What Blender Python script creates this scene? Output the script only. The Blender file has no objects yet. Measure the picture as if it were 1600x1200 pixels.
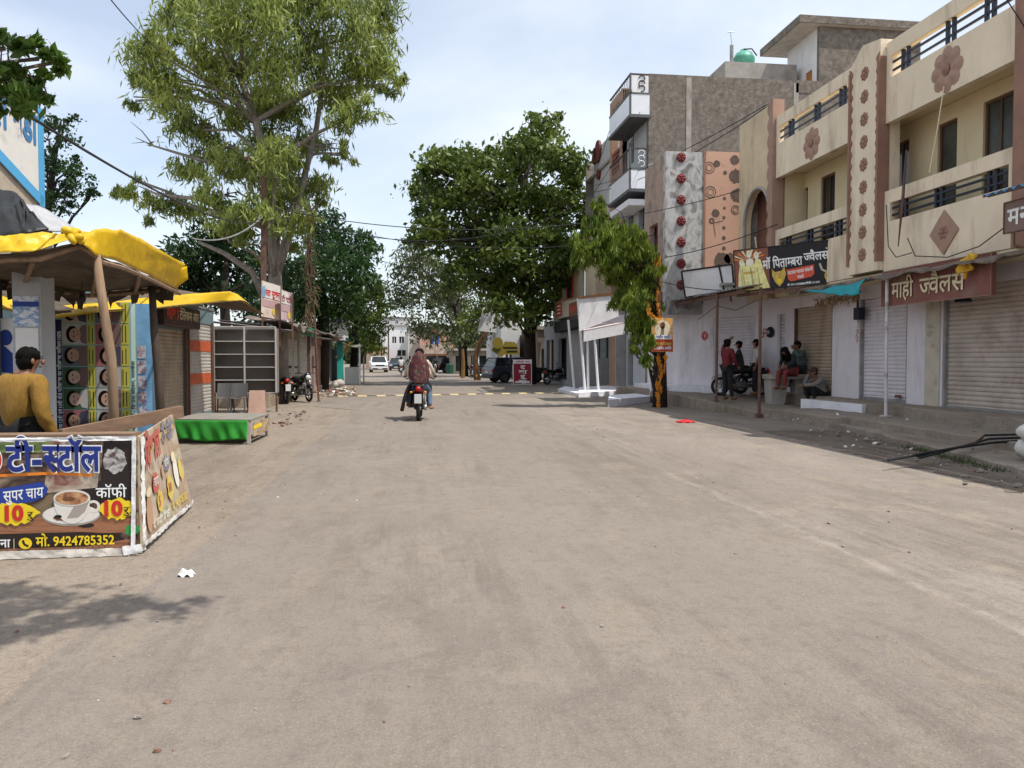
import bpy, bmesh, math, random
import numpy as np
from mathutils import Vector, Matrix, Euler
R = random.Random(7)
C = bpy.context.scene.collection
sc = bpy.context.scene
# ------------------------------------------------------------------ camera, world, sun, exposure
EYE = 1.5; FP = 1200.0; VX = 645; HY = 561
YAW = math.atan((800 - VX) / FP); PIT = math.atan((600 - HY) / FP)
_cy, _sy, _cp, _sp = math.cos(YAW), math.sin(YAW), math.cos(PIT), math.sin(PIT)
FW = Vector((_sy * _cp, _cy * _cp, -_sp)); RT = Vector((_cy, -_sy, 0)); UP = Vector((_sy * _sp, _cy * _sp, _cp))
cam = bpy.data.cameras.new('camera'); cam.sensor_width = 36; cam.lens = 27.0
cam.clip_start = 0.05; cam.clip_end = 3000
co = bpy.data.objects.new('camera', cam); C.objects.link(co)
co.location = (0, 0, EYE)
co.rotation_euler = Euler((math.pi / 2 - PIT, 0, -YAW), 'XYZ')
sc.camera = co

SUN_EL = math.radians(63); SUN_AZ = math.atan2(0.86, -0.51)      # azimuth from +Y towards +X
SD = Vector((math.sin(SUN_AZ) * math.cos(SUN_EL), math.cos(SUN_AZ) * math.cos(SUN_EL), math.sin(SUN_EL)))
w = bpy.data.worlds.new('World'); sc.world = w; w.use_nodes = True
nt = w.node_tree; nt.nodes.clear()
wo = nt.nodes.new('ShaderNodeOutputWorld'); bg = nt.nodes.new('ShaderNodeBackground')
sky = nt.nodes.new('ShaderNodeTexSky'); sky.sky_type = 'NISHITA'; sky.sun_disc = False
sky.sun_elevation = SUN_EL; sky.sun_rotation = SUN_AZ; sky.air_density = 1.0; sky.dust_density = 1.2; sky.ozone_density = 1.2
tc = nt.nodes.new('ShaderNodeTexCoord'); mp = nt.nodes.new('ShaderNodeMapping'); mp.inputs['Scale'].default_value = (1.0, 1.0, 2.6)
mp.inputs['Location'].default_value = (3.1, 0.35, 0.2)
n1 = nt.nodes.new('ShaderNodeTexNoise'); n1.inputs['Scale'].default_value = 1.5; n1.inputs['Detail'].default_value = 7; n1.inputs['Roughness'].default_value = .52
n1.inputs['Distortion'].default_value = .35
rp = nt.nodes.new('ShaderNodeValToRGB'); rp.color_ramp.elements[0].position = .34; rp.color_ramp.elements[1].position = .68
rp.color_ramp.elements[0].color = (.35, .35, .35, 1); rp.color_ramp.elements[1].color = (.95, .95, .95, 1)
mx = nt.nodes.new('ShaderNodeMix'); mx.data_type = 'RGBA'
mx.inputs[7].default_value = (5.7, 6.0, 6.3, 1)
L = nt.links.new
L(tc.outputs['Generated'], mp.inputs['Vector']); L(mp.outputs[0], n1.inputs['Vector']); L(n1.outputs[0], rp.inputs[0])
L(rp.outputs[0], mx.inputs[0]); L(sky.outputs[0], mx.inputs[6]); L(mx.outputs[2], bg.inputs[0])
bg.inputs[1].default_value = .15
L(bg.outputs[0], wo.inputs[0])
sl = bpy.data.lights.new('sun', 'SUN'); sl.energy = 3.9; sl.angle = math.radians(.53); sl.color = (1, .955, .88)
so = bpy.data.objects.new('sun', sl); C.objects.link(so); so.rotation_euler = SD.to_track_quat('Z', 'Y').to_euler(); so.location = (20, -20, 60)
sc.view_settings.view_transform = 'Standard'; sc.view_settings.look = 'None'; sc.view_settings.exposure = 0.36; sc.view_settings.gamma = 1

# ------------------------------------------------------------------ survey helpers: a photo pixel met with a known plane gives a real point
def ray(u, v): return FW + RT * ((u - 800) / FP) + UP * ((600 - v) / FP)
def gz(u, v, z=0.0):
    d = ray(u, v); return Vector((0, 0, EYE)) + d * ((z - EYE) / d.z)
def gx(u, v, X):
    d = ray(u, v); return Vector((0, 0, EYE)) + d * (X / d.x)
def gy(u, v, Y):
    d = ray(u, v); return Vector((0, 0, EYE)) + d * (Y / d.y)

# ------------------------------------------------------------------ mesh builder
class MB:
    def __init__(s): s.v = []; s.f = []; s.m = []; s.ms = []; s.i = 0
    def use(s, m):
        if m not in s.ms: s.ms.append(m)
        s.i = s.ms.index(m); return s
    def add(s, vs, fs):
        o = len(s.v); s.v += [tuple(p) for p in vs]; s.f += [tuple(i + o for i in f) for f in fs]; s.m += [s.i] * len(fs); return s
    def box(s, x0, x1, y0, y1, z0, z1):
        return s.add([(x0, y0, z0), (x1, y0, z0), (x1, y1, z0), (x0, y1, z0), (x0, y0, z1), (x1, y0, z1), (x1, y1, z1), (x0, y1, z1)],
                     [(0, 3, 2, 1), (4, 5, 6, 7), (0, 1, 5, 4), (1, 2, 6, 5), (2, 3, 7, 6), (3, 0, 4, 7)])
    def bev(s, x0, x1, y0, y1, z0, z1, b=.01):
        bm = bmesh.new(); bmesh.ops.create_cube(bm, size=1)
        for q in bm.verts: q.co = Vector(((x0 + x1) / 2 + q.co.x * (x1 - x0), (y0 + y1) / 2 + q.co.y * (y1 - y0), (z0 + z1) / 2 + q.co.z * (z1 - z0)))
        bmesh.ops.bevel(bm, geom=bm.edges[:], offset=b, segments=2, affect='EDGES', profile=.5)
        bm.verts.index_update(); s.add([q.co for q in bm.verts], [[q.index for q in f.verts] for f in bm.faces]); bm.free(); return s
    def bar(s, p, q, wd, ht=None, up=(0, 0, 1)):
        p = Vector(p); q = Vector(q); d = (q - p).normalized(); u = Vector(up)
        if abs(d.dot(u)) > .98: u = Vector((0, 1, 0))
        a = d.cross(u).normalized() * wd / 2; b = a.cross(d).normalized() * (ht or wd) / 2
        vs = [p - a - b, p + a - b, p + a + b, p - a + b, q - a - b, q + a - b, q + a + b, q - a + b]
        return s.add(vs, [(0, 3, 2, 1), (4, 5, 6, 7), (0, 1, 5, 4), (1, 2, 6, 5), (2, 3, 7, 6), (3, 0, 4, 7)])
    def tube(s, pts, r, n=8, cap=True):
        pts = [Vector(p) for p in pts]; k = len(pts); rr = r if isinstance(r, (list, tuple)) else [r] * k
        vs = []; a = None
        for i, p in enumerate(pts):
            d = (pts[min(i + 1, k - 1)] - pts[max(i - 1, 0)]).normalized()
            if a is None:
                a = d.orthogonal().normalized()
            else:
                a = (a - d * a.dot(d)); a = a.normalized() if a.length > 1e-5 else d.orthogonal().normalized()
            b = d.cross(a)
            for j in range(n):
                t = 2 * math.pi * j / n; vs.append(p + (a * math.cos(t) + b * math.sin(t)) * rr[i])
        fs = [(i * n + j, i * n + (j + 1) % n, (i + 1) * n + (j + 1) % n, (i + 1) * n + j) for i in range(k - 1) for j in range(n)]
        if cap: fs += [tuple(range(n))[::-1], tuple((k - 1) * n + j for j in range(n))]
        return s.add(vs, fs)
    def poly(s, pts): return s.add(pts, [tuple(range(len(pts)))])
    def prism(s, pts, vec):
        pts = [Vector(p) for p in pts]; vec = Vector(vec); n = len(pts)
        return s.add(pts + [p + vec for p in pts], [tuple(range(n))[::-1], tuple(range(n, 2 * n))] + [(i, (i + 1) % n, n + (i + 1) % n, n + i) for i in range(n)])
    def ell(s, c, r, nu=12, nv=8, rot=None):
        if not isinstance(r, (list, tuple)): r = (r, r, r)
        m = rot.to_matrix() if rot else Matrix.Identity(3); c = Vector(c); vs = []; fs = []
        for i in range(1, nv):
            p = math.pi * i / nv
            for j in range(nu):
                t = 2 * math.pi * j / nu
                vs.append(c + m @ Vector((r[0] * math.sin(p) * math.cos(t), r[1] * math.sin(p) * math.sin(t), r[2] * math.cos(p))))
        vs += [c + m @ Vector((0, 0, r[2])), c + m @ Vector((0, 0, -r[2]))]; T = len(vs) - 2
        for i in range(nv - 2):
            for j in range(nu): fs.append((i * nu + j, (i + 1) * nu + j, (i + 1) * nu + (j + 1) % nu, i * nu + (j + 1) % nu))
        for j in range(nu):
            fs.append((T, j, (j + 1) % nu)); fs.append((T + 1, (nv - 2) * nu + (j + 1) % nu, (nv - 2) * nu + j))
        return s.add(vs, fs)
    def lathe(s, c, prof, n=16, ax='z', cap=True):
        c = Vector(c); vs = []
        for r, h in prof:
            for j in range(n):
                t = 2 * math.pi * j / n; a, b = r * math.cos(t), r * math.sin(t)
                vs.append(c + Vector((a, b, h) if ax == 'z' else (h, a, b) if ax == 'x' else (b, h, a)))
        k = len(prof); fs = [(i * n + j, i * n + (j + 1) % n, (i + 1) * n + (j + 1) % n, (i + 1) * n + j) for i in range(k - 1) for j in range(n)]
        if cap: fs += [tuple(range(n))[::-1], tuple((k - 1) * n + j for j in range(n))]
        return s.add(vs, fs)
    def grid(s, fn, nu, nv):
        vs = [fn(i / nu, j / nv) for j in range(nv + 1) for i in range(nu + 1)]
        return s.add(vs, [(j * (nu + 1) + i, j * (nu + 1) + i + 1, (j + 1) * (nu + 1) + i + 1, (j + 1) * (nu + 1) + i) for j in range(nv) for i in range(nu)])
    def wall(s, O, U, V, Nn, W, Hh, th, holes):
        """wall panel of width W and height Hh from O along U, V with rectangular openings (x0, x1, y0, y1), thickness th behind the face"""
        xs = sorted({0, W} | {h[0] for h in holes} | {h[1] for h in holes}); ys = sorted({0, Hh} | {h[2] for h in holes} | {h[3] for h in holes})
        def solid(i, j):
            if not (0 <= i < len(xs) - 1 and 0 <= j < len(ys) - 1): return False
            x = (xs[i] + xs[i + 1]) / 2; y = (ys[j] + ys[j + 1]) / 2
            return not any(h[0] < x < h[1] and h[2] < y < h[3] for h in holes)
        P = lambda x, y, z: O + U * x + V * y - Nn * z
        for i in range(len(xs) - 1):
            for j in range(len(ys) - 1):
                if not solid(i, j): continue
                a, b, c, d = xs[i], xs[i + 1], ys[j], ys[j + 1]
                s.poly([P(a, c, 0), P(b, c, 0), P(b, d, 0), P(a, d, 0)]); s.poly([P(a, d, th), P(b, d, th), P(b, c, th), P(a, c, th)])
                if not solid(i - 1, j): s.poly([P(a, c, th), P(a, c, 0), P(a, d, 0), P(a, d, th)])
                if not solid(i + 1, j): s.poly([P(b, c, 0), P(b, c, th), P(b, d, th), P(b, d, 0)])
                if not solid(i, j - 1): s.poly([P(a, c, th), P(b, c, th), P(b, c, 0), P(a, c, 0)])
                if not solid(i, j + 1): s.poly([P(a, d, 0), P(b, d, 0), P(b, d, th), P(a, d, th)])
        return s
    def build(s, name, mat=None, par=None, smooth=False, local=False):
        me = bpy.data.meshes.new(name)
        off = par.location if (par is not None and not local) else Vector((0, 0, 0))
        p = par.parent if par is not None else None
        while p is not None and not local: off = off + p.location; p = p.parent
        me.from_pydata([(x - off[0], y - off[1], z - off[2]) for x, y, z in s.v], [], s.f)
        for m in (s.ms or [mat]): me.materials.append(m)
        if s.ms: me.polygons.foreach_set('material_index', s.m)
        if smooth: me.polygons.foreach_set('use_smooth', [True] * len(s.f))
        me.update()
        o = bpy.data.objects.new(name, me); C.objects.link(o)
        if par is not None: o.parent = par
        return o
def tag(o, label=None, cat=None, group=None, kind=None):
    if label: o['label'] = label
    if cat: o['category'] = cat
    if group: o['group'] = group
    if kind: o['kind'] = kind
    return o
def thing(name, label, cat, loc=(0, 0, 0), rot=0, group=None):
    o = bpy.data.objects.new(name, None); C.objects.link(o); o.location = loc; o.rotation_euler = (0, 0, rot); o.empty_display_size = .2
    return tag(o, label, cat, group)
def dup(root, loc, rot, label, group=None):
    r = root.copy(); C.objects.link(r); r.location = loc; r.rotation_euler = (0, 0, rot); tag(r, label, None, group)
    for ch in list(root.children):
        c = ch.copy(); C.objects.link(c); c.parent = r
        for g in list(ch.children):
            d = g.copy(); C.objects.link(d); d.parent = c
    return r
def solid(o, t, off=0):
    m = o.modifiers.new('solid', 'SOLIDIFY'); m.thickness = t; m.offset = off; return o
def struct(o): o['kind'] = 'structure'; return o

# ------------------------------------------------------------------ materials
MATS = {}
def M(name, col, rough=.8, var=.18, sc_=2.5, bump=.15, bs=60, metal=0, stain=None, ss=1.2, sa=.5, streak=False, spec=.35, stretch=(1, 1, 1), trans=0, alpha=None):
    if name in MATS: return MATS[name]
    m = bpy.data.materials.new(name); m.use_nodes = True; t = m.node_tree; N = t.nodes; b = N['Principled BSDF']; K = t.links.new
    b.inputs['Roughness'].default_value = rough; b.inputs['Metallic'].default_value = metal; b.inputs['Specular IOR Level'].default_value = spec
    g = N.new('ShaderNodeNewGeometry') if False else N.new('ShaderNodeTexCoord')
    mpn = N.new('ShaderNodeMapping'); mpn.inputs['Scale'].default_value = stretch; K(g.outputs['Object'], mpn.inputs[0])
    a = N.new('ShaderNodeTexNoise'); a.inputs['Scale'].default_value = sc_; a.inputs['Detail'].default_value = 6; a.inputs['Roughness'].default_value = .65; K(mpn.outputs[0], a.inputs['Vector'])
    mixc = N.new('ShaderNodeMix'); mixc.data_type = 'RGBA'
    mixc.inputs[6].default_value = (*[max(0, c * (1 - var)) for c in col], 1); mixc.inputs[7].default_value = (*[min(1, c * (1 + var)) for c in col], 1)
    rr = N.new('ShaderNodeMapRange'); rr.inputs[1].default_value = .3; rr.inputs[2].default_value = .7; K(a.outputs[0], rr.inputs[0]); K(rr.outputs[0], mixc.inputs[0])
    out = mixc.outputs[2]
    if stain:
        m2 = N.new('ShaderNodeMapping'); m2.inputs['Scale'].default_value = (1, 1, .18) if streak else (1, 1, 1); K(g.outputs['Object'], m2.inputs[0])
        q = N.new('ShaderNodeTexNoise'); q.inputs['Scale'].default_value = ss; q.inputs['Detail'].default_value = 9; q.inputs['Roughness'].default_value = .7; q.inputs['Distortion'].default_value = .3; K(m2.outputs[0], q.inputs['Vector'])
        r2 = N.new('ShaderNodeMapRange'); r2.inputs[1].default_value = .62 - sa * .22; r2.inputs[2].default_value = .72 - sa * .05; r2.inputs[4].default_value = min(1, .5 + sa * .5); K(q.outputs[0], r2.inputs[0])
        mm = N.new('ShaderNodeMix'); mm.data_type = 'RGBA'; mm.inputs[7].default_value = (*stain, 1); K(out, mm.inputs[6]); K(r2.outputs[0], mm.inputs[0]); out = mm.outputs[2]
    K(out, b.inputs['Base Color'])
    if bump:
        c = N.new('ShaderNodeTexNoise'); c.inputs['Scale'].default_value = bs; c.inputs['Detail'].default_value = 4; K(mpn.outputs[0], c.inputs['Vector'])
        bp = N.new('ShaderNodeBump'); bp.inputs['Strength'].default_value = bump; bp.inputs['Distance'].default_value = .02; K(c.outputs[0], bp.inputs['Height']); K(bp.outputs[0], b.inputs['Normal'])
    if trans:
        tr = N.new('ShaderNodeBsdfTranslucent'); K(out, tr.inputs[0]); ms = N.new('ShaderNodeMixShader'); ms.inputs[0].default_value = trans
        K(b.outputs[0], ms.inputs[1]); K(tr.outputs[0], ms.inputs[2]); K(ms.outputs[0], N['Material Output'].inputs[0])
    MATS[name] = m; return m
def flat(name, col, rough=.6, **k): return M(name, col, rough, var=k.pop('var', .06), bump=k.pop('bump', .04), **k)
def glass(name, col=(.02, .025, .03), rough=.08):
    return M(name, col, rough, var=.2, bump=0, spec=.6)
def leafmat(name, dark, light, sc_=.9):
    if name in MATS: return MATS[name]
    m = bpy.data.materials.new(name); m.use_nodes = True; t = m.node_tree; N = t.nodes; b = N['Principled BSDF']; K = t.links.new
    g = N.new('ShaderNodeTexCoord'); a = N.new('ShaderNodeTexNoise'); a.inputs['Scale'].default_value = sc_; a.inputs['Detail'].default_value = 5; a.inputs['Roughness'].default_value = .75; K(g.outputs['Object'], a.inputs['Vector'])
    r = N.new('ShaderNodeValToRGB'); r.color_ramp.elements[0].position = .34; r.color_ramp.elements[1].position = .66
    r.color_ramp.elements[0].color = (*dark, 1); r.color_ramp.elements[1].color = (*light, 1); K(a.outputs[0], r.inputs[0]); K(r.outputs[0], b.inputs['Base Color'])
    b.inputs['Roughness'].default_value = .5; b.inputs['Specular IOR Level'].default_value = .3
    tr = N.new('ShaderNodeBsdfTranslucent'); K(r.outputs[0], tr.inputs[0]); ms = N.new('ShaderNodeMixShader'); ms.inputs[0].default_value = .28
    K(b.outputs[0], ms.inputs[1]); K(tr.outputs[0], ms.inputs[2]); K(ms.outputs[0], N['Material Output'].inputs[0])
    MATS[name] = m; return m
def rampmat(name, cols, sc_=2.5, rough=.5, det=3, stretch=(1, 1, 1), dist=.6):
    if name in MATS: return MATS[name]
    m = bpy.data.materials.new(name); m.use_nodes = True; t = m.node_tree; N = t.nodes; b = N['Principled BSDF']; K = t.links.new
    g = N.new('ShaderNodeTexCoord'); mpn = N.new('ShaderNodeMapping'); mpn.inputs['Scale'].default_value = stretch; K(g.outputs['Object'], mpn.inputs[0])
    a = N.new('ShaderNodeTexNoise'); a.inputs['Scale'].default_value = sc_; a.inputs['Detail'].default_value = det; a.inputs['Distortion'].default_value = dist; K(mpn.outputs[0], a.inputs['Vector'])
    r = N.new('ShaderNodeValToRGB'); e = r.color_ramp.elements; k = len(cols)
    while len(e) < k: e.new(.5)
    for i, c in enumerate(cols): e[i].position = .28 + .44 * i / (k - 1); e[i].color = (*c, 1)
    K(a.outputs[0], r.inputs[0]); K(r.outputs[0], b.inputs['Base Color']); b.inputs['Roughness'].default_value = rough
    MATS[name] = m; return m

# ------------------------------------------------------------------ lettering: built-in font, conjuncts made by cropping the stem
_gc = {}
def _glyph(s, bold):
    k = (s, bold)
    if k not in _gc:
        c = bpy.data.curves.new('lettering', 'FONT'); c.body = s; c.resolution_u = 3; c.offset = bold
        o = bpy.data.objects.new('lettering', c); C.objects.link(o); me = o.to_mesh()
        vs = [tuple(p.co) for p in me.vertices]; fs = [tuple(p.vertices) for p in me.polygons]
        o.to_mesh_clear(); bpy.data.objects.remove(o); bpy.data.curves.remove(c)
        _gc[k] = (vs, fs)
    return _gc[k]
def text2d(s, bold=.012):
    """{X} is the half form of X, ^ puts a reph over the letter before it; vowel sign i is written before its letter"""
    toks = []; cur = ''; i = 0
    while i < len(s):
        if s[i] == '{': 
            if cur: toks.append((cur, 0)); cur = ''
            toks.append((s[i + 1], 1)); i += 3; continue
        if s[i] == '^':
            toks.append((cur, 0)); toks.append(('^', 2)); cur = ''; i += 1; continue
        if s[i] == ' ':
            if cur: toks.append((cur, 0)); cur = ''
            toks.append((' ', 3)); i += 1; continue
        cur += s[i]; i += 1
    if cur: toks.append((cur, 0))
    x = 0; V = []; F = []
    for t, k in toks:
        if k == 3: x += .26; continue
        if k == 2:
            pts = [(math.cos(a) * .085, math.sin(a) * .085) for a in [math.radians(d) for d in (-60, -20, 20, 60, 100, 140, 180)]]
            th = .045 + bold; o = len(V); cx, cyy = x - .16, .84
            for (px, py) in pts: V.append((cx + px, cyy + py)); V.append((cx + px * (1 - th / .085), cyy + py * (1 - th / .085)))
            for j in range(len(pts) - 1): F.append((o + 2 * j, o + 2 * j + 1, o + 2 * j + 3, o + 2 * j + 2))
            continue
        vs, fs = _glyph(t, bold)
        if not vs: continue
        x0 = min(p[0] for p in vs); x1 = max(p[0] for p in vs); wdt = x1 - x0
        if k == 1:
            bm = bmesh.new(); bv = [bm.verts.new((p[0], p[1], 0)) for p in vs]
            for f in fs:
                try: bm.faces.new([bv[q] for q in f])
                except ValueError: pass
            bmesh.ops.bisect_plane(bm, geom=bm.verts[:] + bm.edges[:] + bm.faces[:], plane_co=(x1 - .17 - bold, 0, 0), plane_no=(1, 0, 0), clear_outer=True)
            bm.verts.index_update(); vs = [tuple(q.co) for q in bm.verts]; fs = [[q.index for q in f.verts] for f in bm.faces]; bm.free(); wdt = x1 - .17 - bold - x0
        ext = .0 if ord(t[0]) > 0x900 else .05
        o = len(V); V += [(p[0] - x0 + x, p[1]) for p in vs]; F += [tuple(q + o for q in f) for f in fs]; x += wdt + ext - (.02 + bold if ord(t[-1]) > 0x900 else 0)
    return V, F, x
class Deco(MB):
    """flat artwork on a board: x along U, y along V, every layer 1.5 mm in front of the one below"""
    def __init__(s, O, U, V, step=.0015):
        super().__init__(); s.O = Vector(O); s.U = Vector(U).normalized(); s.V = Vector(V).normalized(); s.Nn = s.U.cross(s.V).normalized(); s.st = step
    def P(s, x, y, l): return s.O + s.U * x + s.V * y + s.Nn * (s.st * l)
    def rect(s, x0, y0, x1, y1, m, l=1): s.use(m); return s.poly([s.P(x0, y0, l), s.P(x1, y0, l), s.P(x1, y1, l), s.P(x0, y1, l)])
    def shape(s, pts, m, l=1): s.use(m); return s.poly([s.P(x, y, l) for x, y in pts])
    def oval(s, x, y, rx, ry, m, l=1, n=20, a0=0, a1=360, rot=0):
        c, q = math.cos(rot), math.sin(rot); pts = []
        for i in range(n):
            t = math.radians(a0 + (a1 - a0) * i / (n if a1 - a0 >= 360 else n - 1)); a, b = rx * math.cos(t), ry * math.sin(t); pts.append((x + a * c - b * q, y + a * q + b * c))
        return s.shape(pts, m, l)
    def ring(s, x, y, r, th, m, l=1, n=24, a0=0, a1=360, sx=1):
        s.use(m); vs = []; 
        for i in range(n + 1):
            t = math.radians(a0 + (a1 - a0) * i / n)
            for q in (r, r - th): vs.append(s.P(x + q * math.cos(t) * sx, y + q * math.sin(t), l))
        return s.add(vs, [(2 * i, 2 * i + 1, 2 * i + 3, 2 * i + 2) for i in range(n)])
    def line(s, pts, th, m, l=1):
        for (a, b), (c, d) in zip(pts, pts[1:]):
            n = Vector((-(d - b), c - a)); n = n.normalized() * th / 2
            s.shape([(a - n.x, b - n.y), (c - n.x, d - n.y), (c + n.x, d + n.y), (a + n.x, b + n.y)], m, l)
    def text(s, x, y, h, t, m, l=2, bold=.012, width=None, vert=False, arc=0, slope=0):
        V, F, W = text2d(t, bold); k = h; kx = (width / W) if width else k; s.use(m)
        def g(p):
            a, b = p[0] * kx, p[1] * k + slope * p[0] * kx
            if arc: b += arc * (1 - (2 * p[0] / W - 1) ** 2)
            return s.P(x - b, y + a, l) if vert else s.P(x + a, y + b, l)
        return s.add([g(p) for p in V], F)
    def blot(s, x, y, rx, ry, m, l=1, seed=1, n=26):
        q = random.Random(seed); return s.shape([(x + rx * math.cos(2 * math.pi * i / n) * q.uniform(.86, 1.08), y + ry * math.sin(2 * math.pi * i / n) * q.uniform(.8, 1.1)) for i in range(n)], m, l)
def flower(mb, O, U, V, r, petals=8, depth=.03, m1=None, m2=None):
    """raised plaster rosette"""
    U = Vector(U).normalized(); V = Vector(V).normalized(); Nn = U.cross(V); O = Vector(O)
    if m1: mb.use(m1)
    for i in range(petals):
        a = 2 * math.pi * i / petals; d = U * math.cos(a) + V * math.sin(a); e = Nn.cross(d)
        pts = [O + d * (r * (.12 + .88 * (.5 - .5 * math.cos(t)))) + e * (r * .36 * math.sin(t)) for t in [math.pi * 2 * k / 10 for k in range(10)]]
        c = O + d * r * .6 + Nn * depth
        n = len(pts); mb.add(pts + [c], [(k, (k + 1) % n, n) for k in range(n)])
    if m2: mb.use(m2)
    n = 10; pts = [O + (U * math.cos(2 * math.pi * k / n) + V * math.sin(2 * math.pi * k / n)) * r * .24 + Nn * depth * .6 for k in range(n)]
    mb.add(pts + [O + Nn * depth * 1.5], [(k, (k + 1) % n, n) for k in range(n)])
def shutter(O, U, wd, ht, pitch=.09, amp=.012):
    """roller shutter curtain of bowed slats"""
    mb = MB(); U = Vector(U).normalized(); Nn = U.cross(Vector((0, 0, 1))); O = Vector(O); n = max(4, int(ht / pitch)); p = ht / n; vs = []
    prof = [(0, 0), (.12, .6), (.4, 1), (.72, .9), (.93, .45)]
    zs = [(k * p + a * p, b * amp) for k in range(n) for a, b in prof] + [(ht, 0)]
    rd = random.Random(int(wd * 1000)); dn = [(rd.uniform(.1, .9) * wd, rd.uniform(.1, .8) * ht, rd.uniform(.1, .25), rd.uniform(-.02, .012)) for _ in range(7)]; nx_ = 8
    for z, q in zs:
        for i in range(nx_ + 1):
            x = wd * i / nx_; vs.append(O + U * x + Vector((0, 0, z)) + Nn * (q + sum(a_ * math.exp(-((x - b_) ** 2 + (z - c_) ** 2) / (2 * s_ * s_)) for b_, c_, s_, a_ in dn) * (0 < i < nx_)))
    m1 = nx_ + 1; mb.add(vs, [(m1 * i + k, m1 * i + k + 1, m1 * (i + 1) + k + 1, m1 * (i + 1) + k) for i in range(len(zs) - 1) for k in range(nx_)])
    return mb
# ------------------------------------------------------------------ palette
WHITE = M('white_paint', (.72, .70, .70), .75, .1, 1.5, .08, 40, stain=(.42, .38, .36), ss=1.6, sa=.3, streak=True)
LILAC = M('lilac_white_paint', (.70, .66, .70), .7, .10, 1.2, .08, 40, stain=(.40, .34, .33), ss=1.7, sa=.36, streak=True)
LIME = M('whitewash', (.76, .75, .80), .85, .12, 3, .2, 30, stain=(.40, .36, .33), ss=2.5, sa=.3)
CREAM = M('cream_wall', (.72, .61, .46), .85, .09, 1.2, .12, 40, stain=(.36, .285, .20), ss=1.8, sa=.5, streak=True)
CREAM2 = M('cream_inner_wall', (.66, .56, .37), .85, .08, .8, .08, 50, stain=(.36, .28, .16), ss=1.1, sa=.3, streak=True)
TERRA = M('terracotta_trim', (.27, .15, .11), .8, .15, 3, .1)
ROSE = M('dusty_rose_plaster', (.34, .215, .165), .85, .12, 4, .2)
BLACKM = M('black_rail', (.012, .015, .03), .45, .2, 8, .05)
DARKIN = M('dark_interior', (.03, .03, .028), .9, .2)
CONC = M('weathered_concrete', (.185, .158, .132), .95, .42, 5.5, .9, 14, stain=(.095, .078, .064), ss=1.9, sa=.62)
CONC2 = M('grey_concrete', (.34, .31, .28), .95, .2, 2.2, .35, 30, stain=(.16, .14, .12), ss=.9, sa=.5)
TILEW = M('white_glazed_tile', (.74, .75, .78), .3, .06, 3, .02)
STEEL = M('galvanised_sheet', (.30, .30, .30), .5, .25, 3, .1, 40, metal=.3, stain=(.17, .09, .05), ss=2, sa=.4)
RUST = M('rusty_pipe', (.13, .07, .05), .8, .3, 9, .2)
SHBROWN = M('brown_shutter', (.42, .33, .255), .55, .15, 2.0, .06, 50, stain=(.20, .12, .07), ss=1.3, sa=.5, streak=True)
SHGREY = M('grey_brown_shutter', (.45, .37, .31), .5, .15, 2.0, .06, 50, stain=(.26, .19, .15), ss=1.6, sa=.45, streak=True)
SHPALE = M('pale_grey_brown_shutter', (.47, .40, .35), .55, .14, 1.2, .06, 50, stain=(.25, .17, .13), ss=.8, sa=.5)
SHWHITE = M('pale_lilac_shutter', (.66, .61, .66), .5, .09, 2, .06, 50, stain=(.40, .32, .33), ss=1.3, sa=.38, streak=True)
RED = flat('sign_red', (.50, .03, .03)); YEL = flat('sign_yellow', (.80, .58, .02)); BLK = flat('sign_black', (.015, .012, .016)); WHT = flat('sign_white', (.80, .80, .79))
CRM = flat('sign_cream', (.72, .63, .42)); NAVY = flat('sign_navy', (.015, .03, .20)); ORG = flat('sign_orange', (.75, .22, .02)); GRN = flat('sign_green', (.03, .28, .06)); BRN = flat('sign_brown', (.16, .07, .03))
GOLD = M('printed_gold', (.55, .36, .07), .5, .35, 14, .05); SKIN = M('brown_skin', (.20, .095, .055), .55, .12, 6, .03, spec=.3); HAIR = M('black_hair', (.006, .005, .004), .9, .3, 20, .3, spec=.1)
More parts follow.
